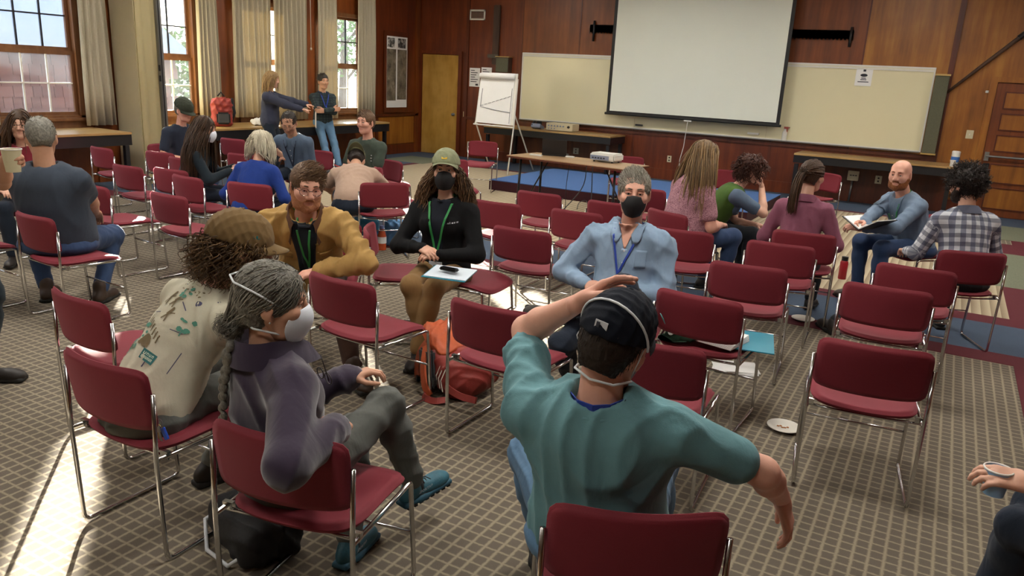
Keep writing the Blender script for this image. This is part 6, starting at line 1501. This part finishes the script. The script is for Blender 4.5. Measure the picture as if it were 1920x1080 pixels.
# black jacket opening over a dark top
strip(P13, 'shirt_front', 'c_ink', [(.135, lin(-.062, .062)), (.105, lin(-.06, .06)), (.05, lin(-.055, .055)), (0, lin(-.045, .045)), (-.08, lin(-.035, .035)), (-.2, lin(-.03, .03))], P13.shirt, .003)
strip(P13, 'jacket_edge', 'c_black', [(.105, lin(.06, .085, 3)), (.05, lin(.055, .075, 3)), (0, lin(.045, .062, 3)), (-.2, lin(.03, .045, 3))], P13.shirt, .007); strip(P13, 'jacket_edge', 'c_black', [(.105, lin(-.06, -.085, 3)), (.05, lin(-.055, -.075, 3)), (0, lin(-.045, -.062, 3)), (-.2, lin(-.03, -.045, 3))], P13.shirt, .007)
bm = bmesh.new(); box(bm, -.018, .018, -.003, .003, 0, .022); 
for k in range(2): box(bm, -.022 + .026 * k, -.004 + .026 * k, -.003, .003, .022, .030)
for v in bm.verts: v.co = Vector(P13.cp((v.co.x, .1205 - (v.co.z) * .75 + v.co.y, .072 + v.co.z)))
ob('cap_emblem', bm, 'logo_yellow', P13.cap)
# light blue shirt: open neck and button line
for P_, m_ in ((P14, 'c_lightblue'), (P7, 'c_heather'), (P21, 'c_oxford'), (P9, 'c_navy')):
    k_ = 1.0 if P_ is P14 else .8
    for sx in (-1, 1): strip(P_, 'collar_flap', m_, [(.140, lin(sx * .062, sx * .088, 3)), (.115, lin(sx * .040 * k_, sx * .088, 3)), (.085, lin(sx * .026 * k_, sx * .084, 3)), (.058, lin(sx * .034 * k_, sx * .074, 3)), (.040, lin(sx * .046, sx * .058, 3))], P_.shirt, .010)
strip(P14, 'open_neck', 'skin_pink', [(.145, lin(-.055, .055, 4)), (.115, lin(-.038, .038, 4)), (.075, lin(-.026, .026, 4)), (.035, lin(-.012, .012, 4)), (.012, lin(-.003, .003, 4))], P14.shirt, .003)
strip(P14, 'placket', 'c_lightblue', [(.012, lin(-.016, .016, 3)), (-.05, lin(-.016, .016, 3)), (-.12, lin(-.016, .016, 3)), (-.2, lin(-.016, .016, 3))], P14.shirt, .003)
for P_, n_ in ((P14, 4), (P21, 3), (P7, 3)):
    for k in range(n_): bm = bmesh.new(); q = on_chest(P_, 0, .0 - .065 * k, .006); lathe(bm, [(0, 0), (.006, 0), (.005, .002), (0, .002)], 8, Matrix.Translation(q) @ Vector(P_.Fw).to_track_quat('Z', 'Y').to_matrix().to_4x4()); ob('button', bm, 'logo_white', P_.shirt)
strip(P14, 'chest_pocket', 'c_lightblue', [(.01, lin(-.12, -.06, 4)), (-.05, lin(-.12, -.06, 4)), (-.085, lin(-.12, -.06, 4))], P14.shirt, .004)
strip(P21, 'chest_pocket', 'c_oxford', [(.01, lin(-.13, -.06, 4)), (-.05, lin(-.13, -.06, 4)), (-.085, lin(-.13, -.06, 4))], P21.shirt, .004)
# navy cap: mask strap over the crown, rear emblem, teal eyelets; blue ribbon at the nape
Rc = SK_R + .017 + A3((0, .004, .006)); pts = []
for a in np.linspace(-.15, PI + .15, 18):
    d_ = A3((math.cos(a), -.62 * math.sin(a) - .12, .80 * math.sin(a) - .10)); pts.append(P15.cp(A3((0, -.012, .040)) + d_ / np.linalg.norm(d_ / Rc) * 1.035))
bm = bmesh.new(); tube(bm, pts, .0035, 6); ob('mask_strap', bm, 'strap_white', P15.body, True)
bm = bmesh.new(); tube(bm, [P15.hl(q) for q in ((.062, .05, -.085), (.070, .0, -.078), (.056, -.06, -.085), (0, -.082, -.09), (-.056, -.06, -.085), (-.07, 0, -.078))], .0035, 6); ob('mask_strap', bm, 'strap_white', P15.body, True)
mask(P15, 'mask_white', 'strap_white')
bm = bmesh.new(); box(bm, -.017, .017, -.0012, .0012, -.010, .010)
for v in bm.verts: v.co = Vector(P15.cp((v.co.x, -.1295 + v.co.y - v.co.z * .15 + abs(v.co.x) * .1, .062 + v.co.z)))
e_ = ob('cap_emblem', bm, 'logo_white', P15.cap); bm = bmesh.new(); box(bm, -.012, -.003, -.0012, .0012, -.008, .006)
for v in bm.verts: v.co = Vector(P15.cp((v.co.x, -.1315 + v.co.y - v.co.z * .15 + abs(v.co.x) * .1, .062 + v.co.z)))
ob('emblem_figure', bm, 'ink', e_)
for x in (-.075, .085): bm = bmesh.new(); lathe(bm, [(0, .003), (.014, .002), (.016, 0)], 10, Matrix.Translation(P15.cp((x, .045, .100))) @ Vector(P15.Rh @ A3((x * 9, .4, .8))).to_track_quat('Z', 'Y').to_matrix().to_4x4()); ob('cap_patch', bm, 'sticker_teal', P15.cap, True)
lanyard(P15, 'l_blue', -.2, 0, badge=False, w=.018, spread=.065)
# purple fleece: braid, collar, earring, hung glasses
br = SDF(); pts = [A3(P16.hl((0, -.108, -.075)))] + [A3(on_chest(P16, x, z, .022, True)) for x, z in ((-.005, .135), (-.015, .09), (-.025, .04), (-.035, -.02), (-.045, -.09), (-.05, -.15))]
sm = []; 
for i in range(len(pts) - 1):
    for k in range(4): sm.append(pts[i] + (pts[i + 1] - pts[i]) * k / 4)
sm.append(pts[-1])
for i, q in enumerate(sm):
    t = sm[min(i + 1, len(sm) - 1)] - sm[max(i - 1, 0)]; t = nrm(t); sd = nrm(np.cross(t, P16.Fw)); r_ = .0155 - .004 * i / len(sm); c_ = q + sd * (.009 if i % 2 else -.009); M_ = np.stack([sd, np.cross(t, sd), t], 1); br.ell(c_, (r_, r_ * .85, r_ * 1.35), M_ @ rotm(0, 0, 24 if i % 2 else -24), k=.002)
V, Q = br.mesh(.0042); mkobj('braid', attr_mesh(V, Q, {'strand': P16.rs.rand(len(V)) * .35}), 'hair_grey', P16.body)
tuft = np.stack([np.linspace(sm[-1], sm[-1] + A3((P16.rs.randn() * .02, P16.rs.randn() * .02 - .01, -.07)), 5) for _ in range(30)]); V, Q = tubes(tuft, np.full(30, .004)); mkobj('braid_end', attr_mesh(V, Q, {'strand': np.repeat(P16.rs.rand(30), 15)}), 'hair_grey', P16.body)
neckband(P16, 'c_oldteal', r=.072, tr=.012, drop=.01); collar(P16, 'c_purple', .5, .058, .076, .03)
bm = bmesh.new(); lathe(bm, [(0, -.004), (.004, 0), (0, .004)], 8, Matrix.Translation(P16.hl((.084, .0, -.043)))); ob('earring', bm, 'white_plastic', P16.body, True)
bm = bmesh.new(); g0 = on_chest(P16, .05, .01, .02)
for k in (-1, 1): tube(bm, [g0 + Vector(P16.Rt * (.026 * k + .022 * math.cos(a))) + Vector(P16.U * (.018 * math.sin(a) - .02)) + Vector(P16.Fw * .01) for a in np.linspace(0, 2 * PI, 14)[:-1]], .002, 5, closed=True)
tube(bm, [g0 + Vector(P16.Rt * .05 - P16.U * .015), g0 + Vector(P16.Rt * .03 + P16.U * .07 - P16.Fw * .01)], .002, 5); ob('hung_glasses', bm, 'glasses_dark', P16.shirt, True)
# trail shoes: laces, lettering on the side, lugs
for k in 'LR':
    org, M_, fs, so_ = P16.foot[k]
    def sp_(p): return Vector(org + M_ @ (A3(p) * fs))
    bm = bmesh.new()
    for i in range(5): y = .03 + .02 * i; z = .083 - .010 * i; tube(bm, [sp_((-.024, y, z - .012)), sp_((0, y + .006, z + .002)), sp_((.024, y, z - .012))], .0028, 5)
    tube(bm, [sp_((.0, .02, .092)), sp_((.02, .04, .10)), sp_((.034, .06, .082))], .002, 5); ob('laces', bm, 'cord_black', so_, True)
    bm = bmesh.new()
    for i in range(8):
        for x in (-.034, .034): box(bm, x - .008, x + .008, -.08 + .033 * i, -.062 + .033 * i, -.006, .004)
    for v in bm.verts: v.co = sp_(v.co)
    ob('lugs', bm, 'sole_dark', so_)['kind'] = 'stuff'
    bm = bmesh.new(); [box(bm, x - .003, x + .003, .0, .09, .022, .034) for x in (-.042, .042)]
    for v in bm.verts: v.co = sp_((v.co.x * (1 - .3 * abs(v.co.y - .05) / .1), v.co.y, v.co.z))
    ob('side_band', bm, 's_dark', so_)
    for sx in (-1, 1):
        bm = text_bm('LA SPORTIVA', .019)
        for v in bm.verts: v.co = sp_((sx * (.0425 - .04 * (abs(v.co.x) / .1) ** 2 * .4), .012 + v.co.x * sx, .052 + v.co.y))
        ob('lettering', bm, 'logo_white', so_)
# printed back of the cream T-shirt
def ell_bm(bm, cx, cy, rx, ry, n=10): bm.faces.new([bm.verts.new((cx + rx * math.cos(2 * PI * i / n), cy + ry * math.sin(2 * PI * i / n), 0)) for i in range(n)])
def rec_bm(bm, cx, cy, w, h, a=0.0):
    c, s_ = math.cos(a), math.sin(a); bm.faces.new([bm.verts.new((cx + x * c - y * s_, cy + x * s_ + y * c, 0)) for x, y in ((-w, -h), (w, -h), (w, h), (-w, h))])
rp = random.Random(3); g1, g2, g3, g4 = bmesh.new(), bmesh.new(), bmesh.new(), bmesh.new()
for cx, cy, r in ((.0, .095, .026), (-.075, -.075, .030), (.085, .0, .026), (-.085, -.135, .022)):
    for k in range(7): ell_bm(g1, cx + rp.uniform(-r, r), cy + rp.uniform(-r, r) * .8, rp.uniform(.004, .011), rp.uniform(.004, .009), 7)
    rec_bm(g1, cx, cy - r, .002, .012)
for k in range(26): a = rp.uniform(0, 6.28); rr = rp.uniform(.018, .034); ell_bm(g2, -.085 + rr * math.cos(a), -.125 + rr * math.sin(a), .0028, .0042, 6)
for k in range(16): ell_bm(g2, rp.uniform(-.06, .07), .105 + rp.uniform(-.012, .012), .003, .003, 6)
for cx, cy in ((-.055, .055), (-.01, .055), (.0, .005)):     # three small climbing figures
    ell_bm(g2, cx + .010, cy + .022, .006, .006); rec_bm(g2, cx + .004, cy + .008, .006, .013, -.5); rec_bm(g2, cx - .008, cy - .012, .0028, .014, -.7); rec_bm(g2, cx + .004, cy - .014, .0028, .013, .1); rec_bm(g2, cx + .018, cy + .008, .011, .002, .3)
for k in range(7): rec_bm(g2, -.075 + .017 * k, -.035 - .008 * k, .0028, .011, .1); ell_bm(g2, -.074 + .017 * k, -.021 - .008 * k, .0035, .0035, 6)
for k in range(13): t = k / 12; ell_bm(g2, -.02 + .024 * math.cos(PI * t), -.115 + .030 * math.sin(PI * t), .0075, .0075, 8)
ell_bm(g2, -.02, -.106, .020, .017, 14)
ell_bm(g3, .075, .078, .008, .010); rec_bm(g3, .040, .05, .018, .0015, -.6); rec_bm(g3, .07, -.03, .022, .0013, .15); rec_bm(g3, -.06, -.005, .02, .0013, .2); rec_bm(g3, .112, -.02, .001, .135); rec_bm(g3, .03, .118, .085, .001)
rec_bm(g4, .035, -.140, .030, .017, -.05); rec_bm(g3, .035, -.166, .0018, .010)
for g_ in (): pass
OX = dict(ox=-.005, oz=-.04, sc=1.15)
decal(P17, g1, 'print_green', 'print', **OX); decal(P17, g2, 'print_brown', 'print', **OX); decal(P17, g3, 'print_navy', 'print', **OX); sg = decal(P17, g4, 'print_sign', 'print', **OX)
g5 = bmesh.new()
for r_, n_ in ((.006, 4), (-.006, 6)):
    for k in range(n_):
        w_ = .046 / n_; cx = .035 - .023 + w_ * (k + .5); rec_bm(g5, cx - w_ * .28, -.140 + r_, .0012, .0042); rec_bm(g5, cx + w_ * .22, -.140 + r_, .0012, .0042); rec_bm(g5, cx, -.140 + r_ + (.003 if k % 2 else -.003), w_ * .25, .0011)
decal(P17, g5, 'print_pale', 'print', off=.0035, **OX)
for o_ in P17.shirt.children:
    if o_.name.startswith('print'): o_['kind'] = 'stuff'
bm = bmesh.new(); lathe(bm, [(0, .003), (.016, .002), (.018, 0)], 12, Matrix.Translation(P17.cp((.070, .062, .078))) @ Vector(P17.Rh @ A3((.9, .5, .3))).to_track_quat('Z', 'Y').to_matrix().to_4x4()); ob('cap_patch', bm, 'print_sign', P17.cap, True)
# keys on the hip
kx = at(300, 800, .50); ky = thing('key_bunch', 'bunch of keys with a blue fob hanging at the hip of the cream T-shirt', 'keys', (kx.x, kx.y, .46))
bm = bmesh.new(); tube(bm, [(.014 * math.cos(a), 0, .055 + .014 * math.sin(a)) for a in np.linspace(0, 2 * PI, 13)[:-1]], .0022, 5, closed=True); ob('ring', bm, 'grey_metal', ky)
for i, (a, m_) in enumerate(((.25, 'key_brass'), (-.05, 'grey_metal'), (-.3, 'grey_metal'))): M_ = Matrix.Translation((0, -.004 * i, .045)) @ Matrix.Rotation(a, 4, 'Y'); bm = bmesh.new(); box(bm, -.010, .010, -.0012, .0012, -.022, 0, M_); box(bm, -.004, .004, -.0012, .0012, -.055, -.022, M_); ob('key', bm, m_, ky)
bm = bmesh.new(); box(bm, -.012, .012, -.004, .004, -.045, 0, Matrix.Translation((.022, -.006, .045)) @ Matrix.Rotation(-.5, 4, 'Y')); bevel(bm, .003, 1); ob('fob', bm, 'fob_blue', ky)

# ------------------------------------------------------------------ loose things
def sheet(name, label, px, py, z, w, h, yaw, mat='paper', tilt=0.0, th=.002, lines=0, cat='paper'):
    p = at(px, py, z); t = thing(name, label, cat, p, D(yaw)); M_ = Matrix.Rotation(tilt, 4, 'X'); ob('page', bbox(-w / 2, w / 2, -h / 2, h / 2, 0, th, 0, M_), mat, t)
    if lines: bm = bmesh.new(); [box(bm, -w * .4, w * (.15 + .25 * ((k * 7) % 5) / 5), h * (.38 - .8 * k / lines), h * (.38 - .8 * k / lines) + h * .018, th, th + .0008, M_) for k in range(lines)]; ob('print', bm, 'ink_grey', t)
    return t
def plate_(px, py, label, crumbs=False):
    p = at(px, py, 0); t = thing('paper_plate', label, 'plate', (p.x, p.y, .004)); bm = bmesh.new(); lathe(bm, [(0, .002), (.055, .002), (.075, .014), (.088, .016), (.088, .019), (.072, .018), (.053, .006), (0, .006)], 28); ob('dish', bm, 'plate_white', t, True, 50)
    if crumbs:
        for k in range(5): ob('crumb', bbox(-.006, .006, -.004, .004, 0, .004, 0, Matrix.Translation((-.03 + .012 * k, .01 * math.sin(k * 2), .007))), 'crumb', t)
plate_(1469, 805, 'white paper plate with crumbs on the carpet in the right aisle', True); plate_(1505, 601, 'white paper plate on the maroon band under the ponytail woman\'s row')
p = at(1578, 523); rb = thing('water_bottle', 'red metal water bottle with black lid standing on the carpet', 'bottle', p); bm = bmesh.new(); lathe(bm, [(0, 0), (.036, 0), (.038, .01), (.038, .17), (.03, .185), (0, .185)], 16); ob('body', bm, 'red_bottle', rb, True, 50); bm = bmesh.new(); lathe(bm, [(0, .185), (.031, .185), (.031, .225), (0, .228)], 16); ob('lid', bm, 'black_paint', rb, True, 50)
p = at(716, 468); sb_ = thing('drink_bottle', 'clear bottle of orange-red drink with blue cap beside the teal bag', 'bottle', p); bm = bmesh.new(); lathe(bm, [(0, 0), (.042, 0), (.045, .02), (.040, .08), (.045, .14), (.03, .19), (.018, .215), (0, .215)], 16); ob('body', bm, 'bottle_orange', sb_, True, 60); bm = bmesh.new(); lathe(bm, [(.0455, .07), (.0445, .14)], 16); ob('label_band', bm, 'paper', sb_); bm = bmesh.new(); lathe(bm, [(0, .245), (.02, .245), (.022, .215), (0, .215)], 14); ob('bottle_cap', bm, 'cap_blue', sb_, True, 50)
def softbag(name, label, loc, yaw, dims, mat, cat='bag', extra=None, h=.012, amp=.010):
    t = thing(name, label, cat, loc, D(yaw)); s_ = SDF(); a, b, c = dims; s_.rbox((0, 0, c / 2), (a / 2, b / 2, c / 2), min(a, b, c) * .32, k=.03); s_.ell((0, 0, c * .82), (a * .42, b * .45, c * .22), k=.06)
    V, Q = s_.mesh(h); N = vnormals(V, Q); V = V + N * folds(V, len(label), 16, amp, (1, 1, 1))[:, None]; V[:, 2] = np.maximum(V[:, 2], .002); ob_ = mkobj('pouch', np_mesh(V, Q), mat, t); return t
tb = softbag('tote_bag', 'dark teal bag under the chair of the bending man', at(678, 462), 40, (.34, .20, .30), 'bag_teal'); bm = bmesh.new(); tube(bm, [(-.08, 0, .30), (-.05, .0, .37), (.05, 0, .37), (.08, 0, .30)], .012, 8); ob('handle', bm, 'cord_white', tb, True)
softbag('blue_bag', 'light blue plastic bag right of the orange drink bottle', at(742, 462), 20, (.20, .14, .26), 'bag_blue', amp=.02)
bb = softbag('black_bag', 'black shoulder bag lying under the chair of the purple fleece woman', at(478, 1020), -20, (.36, .24, .16), 'bag_black', h=.010); bm = bmesh.new(); tube(bm, [(-.17, -.02, .10), (-.24, -.10, .02), (-.05, -.16, .012), (.1, -.14, .02), (.16, -.05, .1)], .008, 6); ob('strap', bm, 'strap_white', bb, True)
# orange backpack leaning under the chairs
ob0 = at(845, 745); bp = thing('backpack', 'orange hiking backpack with dark grey back panel lying on the carpet', 'backpack', (ob0.x - .06, ob0.y + .10, 0), D(-38))
Mb = rotm(0, 0, 0)
s_ = SDF(); s_.rbox((.02, .06, .15), (.15, .17, .13), .07, rotm(10, -18, 0), k=.04); s_.ell((.10, .04, .10), (.12, .16, .10), k=.05); V, Q = s_.mesh(.009); N = vnormals(V, Q); V = V + N * folds(V, 31, 24, .010, (1, 1, 1))[:, None]; V[:, 2] = np.maximum(V[:, 2], .003); mkobj('main_body', np_mesh(V, Q), 'red_nylon', bp)
s_ = SDF(); s_.rbox((-.10, .04, .265), (.17, .15, .05), .045, rotm(6, 0, 14), k=.04); s_.ell((-.22, .02, .24), (.07, .11, .06), k=.04); V, Q = s_.mesh(.008); N = vnormals(V, Q); V = V + N * folds(V, 8, 30, .012, (1, 1, 1))[:, None]; mkobj('top_lid', np_mesh(V, Q), 'orange_nylon', bp)
ob('back_panel', bbox(-.15, .10, -.145, -.115, .03, .24, .012, Matrix.Rotation(-.25, 4, 'Y')), 'pack_grey', bp)
for pts, m_ in (([(-.20, -.08, .24), (-.27, -.12, .14), (-.25, -.14, .03), (-.16, -.15, .02)], 'orange_nylon'), ([(-.10, -.13, .24), (-.02, -.17, .15), (.06, -.18, .06), (.10, -.16, .02)], 'orange_nylon'), ([(.02, -.16, .02), (.10, -.20, .015), (.18, -.16, .02), (.20, -.10, .03)], 'red_nylon'), ([(.12, -.10, .10), (.22, -.08, .09), (.30, -.05, .085), (.40, .0, .10)], 'red_nylon')):
    bm = bmesh.new(); P_ = fillet(pts, .06, 5); ribbon(bm, P_, Vector((.2, -1, .3)), .045 if m_ == 'orange_nylon' else .035, .006); ob('strap', bm, m_, bp)
bm = bmesh.new(); [tube(bm, [(.10 + .04 * k, -.10, .20), (.11 + .04 * k, -.13, .14), (.10 + .05 * k, -.12, .08)], .003, 5) for k in range(3)]; ob('cord', bm, 'cord_white', bp); bm = bmesh.new(); box(bm, -.175, -.145, -.165, -.145, .005, .035); box(bm, .10, .14, -.15, -.135, .10, .125); ob('buckle', bm, 'black_paint', bp)
# red backpack on the window counter, crumpled paper next to it
p = at(417, 241, .77); rbk = softbag('daypack', 'red and black daypack standing on the window counter', (-9.78, 8.30, .77), 60, (.30, .20, .42), 'red_nylon', 'backpack', h=.014, amp=.014); ob('front_pocket', bbox(-.10, .10, -.15, -.10, .04, .22, .03), 'pack_grey', rbk); bm = bmesh.new(); tube(bm, [(.15, .08, .05), (.21, .1, .2), (.17, .08, .42)], .022, 8); ob('strap', bm, 'bag_black', rbk, True); bm = bmesh.new(); tube(bm, [(-.05, 0, .45), (0, 0, .51), (.05, 0, .45)], .012, 6); ob('handle', bm, 'bag_black', rbk, True)
softbag('crumpled_paper', 'crumpled white cloth on the window counter right of the daypack', (-9.70, 9.05, .77), 20, (.34, .22, .09), 'paper', 'cloth', h=.016, amp=.02)
# chair with the teal folder, papers and green cap
fx, fy = -.955, 3.97
fo = thing('folder', 'teal folder sticking out of the seat of a red chair', 'folder', (fx + .20, fy + .05, .452), D(12)); ob('cover', bbox(-.13, .13, -.17, .17, 0, .006, .002), 'folder_teal', fo)
ps_ = thing('paper_stack', 'thick stack of white papers on the seat beside the teal folder', 'papers', (fx + .05, fy - .05, .459), D(-12)); [ob('sheet_layer', bbox(-.14, .14, -.11, .11, .006 * k, .006 * k + .005, 0, Matrix.Rotation(.03 * k, 4, 'Z')), 'paper', ps_) for k in range(5)]
gc = thing('green_cap', 'dark green cap with a white badge lying on a red chair seat', 'cap', (fx - .11, fy - .10, .452), D(150)); cloth('c_darkgreen', '#1f3a2a')
s_ = SDF(); s_.ell((0, 0, .0), (.09, .10, .085), k=.02); s_.plane((0, 0, -1), 0); V, Q = s_.mesh(.007); N = vnormals(V, Q); V = V + N * folds(V, 3, 30, .006, (1, 1, 1))[:, None]; mkobj('crown', np_mesh(V, Q), 'c_darkgreen', gc)
bm = bmesh.new(); vs = [bm.verts.new((.085 * math.sin(a), .085 * math.cos(a), .008)) for a in np.linspace(-1.2, 1.2, 12)] + [bm.verts.new((.085 * math.sin(a), .085 * math.cos(a) + .075 * math.sqrt(max(0, 1 - (a / 1.25) ** 2)), .004)) for a in np.linspace(1.2, -1.2, 12)]; bm.faces.new(vs); bmesh.ops.solidify(bm, geom=bm.faces[:], thickness=.004); ob('brim', bm, 'c_darkgreen', gc)
bm = bmesh.new(); lathe(bm, [(0, .003), (.024, .002), (.025, 0)], 14, Matrix.Translation((0, .088, .045)) @ Vector((0, 1, .45)).to_track_quat('Z', 'Y').to_matrix().to_4x4()); bd = ob('badge', bm, 'paper', gc); bm = bmesh.new(); lathe(bm, [(0, .0045), (.013, .004), (.013, .003)], 12, Matrix.Translation((0, .088, .045)) @ Vector((0, 1, .45)).to_track_quat('Z', 'Y').to_matrix().to_4x4()); ob('badge_centre', bm, 'label_blue', bd)
fp_ = thing('floor_papers', 'white papers lying on the carpet under the chair with the teal folder', 'papers', at(1378, 692), D(10)); [ob('sheet_layer', bbox(-.14, .14, -.10, .10, .002 + .006 * k, .007 + .006 * k, 0, Matrix.Rotation(.12 * k, 4, 'Z')), 'paper', fp_) for k in range(3)]
# in hands and laps
b_ = at(1628, 428, .68); bk = thing('open_book', 'open black hardcover notebook in the hands of the bald man', 'book', (b_.x, b_.y, .675), D(150))
for sx, a in ((-1, .55), (1, -.45)): M_ = Matrix.Rotation(a, 4, 'Y'); ob('cover', bbox(0 if sx > 0 else -.19, .19 if sx > 0 else 0, -.13, .13, -.004, 0, 0, M_), 'book_black', bk); ob('pages', bbox(.004 if sx > 0 else -.18, .18 if sx > 0 else -.004, -.122, .122, 0, .008, 0, M_), 'paper', bk)
cl = sheet('handout', 'pale handout with a dark phone on it in the lap of the black-jacketed woman', 845, 512, .615, .26, .20, 12, 'paper_blue', .10, .004, 0, 'papers'); ob('folder_back', bbox(-.14, .13, -.11, .10, -.004, -.001, 0, Matrix.Rotation(.10, 4, 'X')), 'folder_teal', cl)
ph_ = at(842, 508, .63); setprops(ob('sunglasses', bbox(-.06, .06, -.025, .025, 0, .018, .008), 'phone_dark', loc=(ph_.x, ph_.y, .632)), 'dark glasses lying on the handout in the lap of the black-jacketed woman', 'glasses')
h_ = P5.root.matrix_basis @ Vector((.01, .56, .745)); t_ = thing('handout', 'folded white paper held by the long-haired woman in the white mask', 'paper', h_, D(49)); ob('page', bbox(-.08, .08, -.07, .09, 0, .002, 0, Matrix.Rotation(.55, 4, 'X')), 'paper_blue', t_); sheet('handout', 'white sheet in the lap of the white-haired woman', 438, 326, .62, .21, .28, -20, 'paper', -.2)
sheet('handout', 'white printed sheet held down by the woman in the green vest', 1422, 445, .42, .20, .26, 12, 'paper_blue', .9, .002, 7); h_ = P10.root.matrix_basis @ Vector((.04, .40, .69)); nb_ = thing('notebook', 'red notebook in the hands of the young man in olive', 'notebook', h_, D(150)); ob('cover', bbox(-.08, .08, -.10, .10, 0, .01, .002, Matrix.Rotation(.35, 4, 'X')), 'notebook_red', nb_)
ph2 = P9.root.matrix_basis @ Vector((.22, .20, .98)); t_ = thing('held_paper', 'white paper hanging from the arm of the man leaning on the counter', 'paper', ph2, D(-40)); ob('page', bbox(-.08, .08, -.004, .0, -.24, .02, 0, Matrix.Rotation(.1, 4, 'Y')), 'paper', t_)
h_ = held_point(P3, 'L', (0, .075, -.045)); papercup('paper_cup', 'cream paper cup held by the standing man at the left edge', (h_.x, h_.y, h_.z - .05), .11, .045, 'cup_cream')
h_ = held_point(P23, 'L', (0, .07, -.045)); papercup('paper_cup', 'pale blue paper cup held at the right picture edge', (h_.x, h_.y, h_.z - .03), .085, .040, 'cup_blue', 'label_blue' if False else None)

# ------------------------------------------------------------------ outside the windows
hs_ = thing('shingle_house', 'neighbouring house with red-brown shingle wall and pale metal roof outside the window', 'house', (-14.4, 4.0, 0)); HX = -14.4
ob('wall_core', bbox(-4, -.03, -6, 6.9, -1.0, 1.82), 'shingle', hs_)
shr = random.Random(5); ym = -2.6; z = -.2; row = 0; SM = {}
while z < 1.82:
    y = ym + shr.uniform(-.2, 0); hrow = .19
    while y < 6.85:
        w_ = shr.choice((.16, .22, .28, .34)); key = (w_,)
        if key not in SM: SM[key] = [bm_mesh(bbox(-.02, .008, .004, w_ - .004, 0, hrow + .03, 0, Matrix.Rotation(-.06, 4, 'Y')), 'shingle') for _ in range(2)]
        if z > .3 and y > .4:
            me = SM[key][0 if shr.random() < .6 else 1]
            if not me.materials: me.materials.append(MATS['shingle'] if me is SM[key][0] else MATS['shingle_b'])
            mkobj('shingle', me, None, hs_, (0, y, z + shr.uniform(-.006, .006)))
        y += w_
    z += hrow; row += 1
bm = bmesh.new(); v4 = [bm.verts.new(q) for q in ((.45, -6, 1.74), (.45, 7.2, 1.74), (-4.5, 7.2, 4.6), (-4.5, -6, 4.6))]; bm.faces.new(v4); bmesh.ops.recalc_face_normals(bm, faces=bm.faces[:]); bmesh.ops.solidify(bm, geom=bm.faces[:], thickness=.06); ob('metal_roof', bm, 'roof_metal', hs_)
for k in range(44): bm = bmesh.new(); y = -5.9 + .3 * k; tube(bm, [(.45, y, 1.78), (-4.5, y, 4.64)], .028, 4); ob('roof_seam', bm, 'roof_seam', hs_)
setprops(ob('outside_ground', bbox(-60, XL - .3, -40, 60, -1.2, -.9), 'ground_out'), 'ground outside the windows', kind='structure'); bpy.data.objects['outside_ground']['kind'] = 'structure'
def tree(x, y, h, label, seed):
    t = thing('tree', label, 'tree', (x, y, -.9)); rs = np.random.RandomState(seed); bm = bmesh.new(); tube(bm, [(0, 0, 0), (.1, .05, h * .4), (0, .1, h * .85)], .2, 8, radii=[.22, .16, .05])
    for k in range(5): a = rs.rand() * 6.28; tube(bm, [(0, 0, h * (.3 + .1 * k)), (math.cos(a) * 1.0, math.sin(a) * 1.0, h * (.42 + .1 * k))], .05, 6)
    ob('trunk', bm, 'bark', t, True); n = 1500; c = rs.randn(n, 3); c /= np.linalg.norm(c, axis=1, keepdims=True); c *= (rs.rand(n, 1) ** .4) * np.array([1.7, 1.7, h * .36]); c[:, 2] += h * .68
    u = rs.randn(n, 3); u /= np.linalg.norm(u, axis=1, keepdims=True); v = np.cross(u, rs.randn(n, 3)); v /= np.linalg.norm(v, axis=1, keepdims=True); s1 = .11
    V = np.concatenate([c + u * s1, c + v * s1 * .5, c - u * s1, c - v * s1 * .5]); i = np.arange(n); F = np.stack([i, i + n, i + 2 * n, i + 3 * n], 1); lf = mkobj('foliage', np_mesh(V, F, smooth=False), 'leaf', t); lf['kind'] = 'stuff'
tree(-17.0, 13.6, 3.3, 'leafy green tree outside the window right of the shingle house', 2); tree(-20.0, 22.5, 6.5, 'farther leafy tree outside the rightmost window', 4)
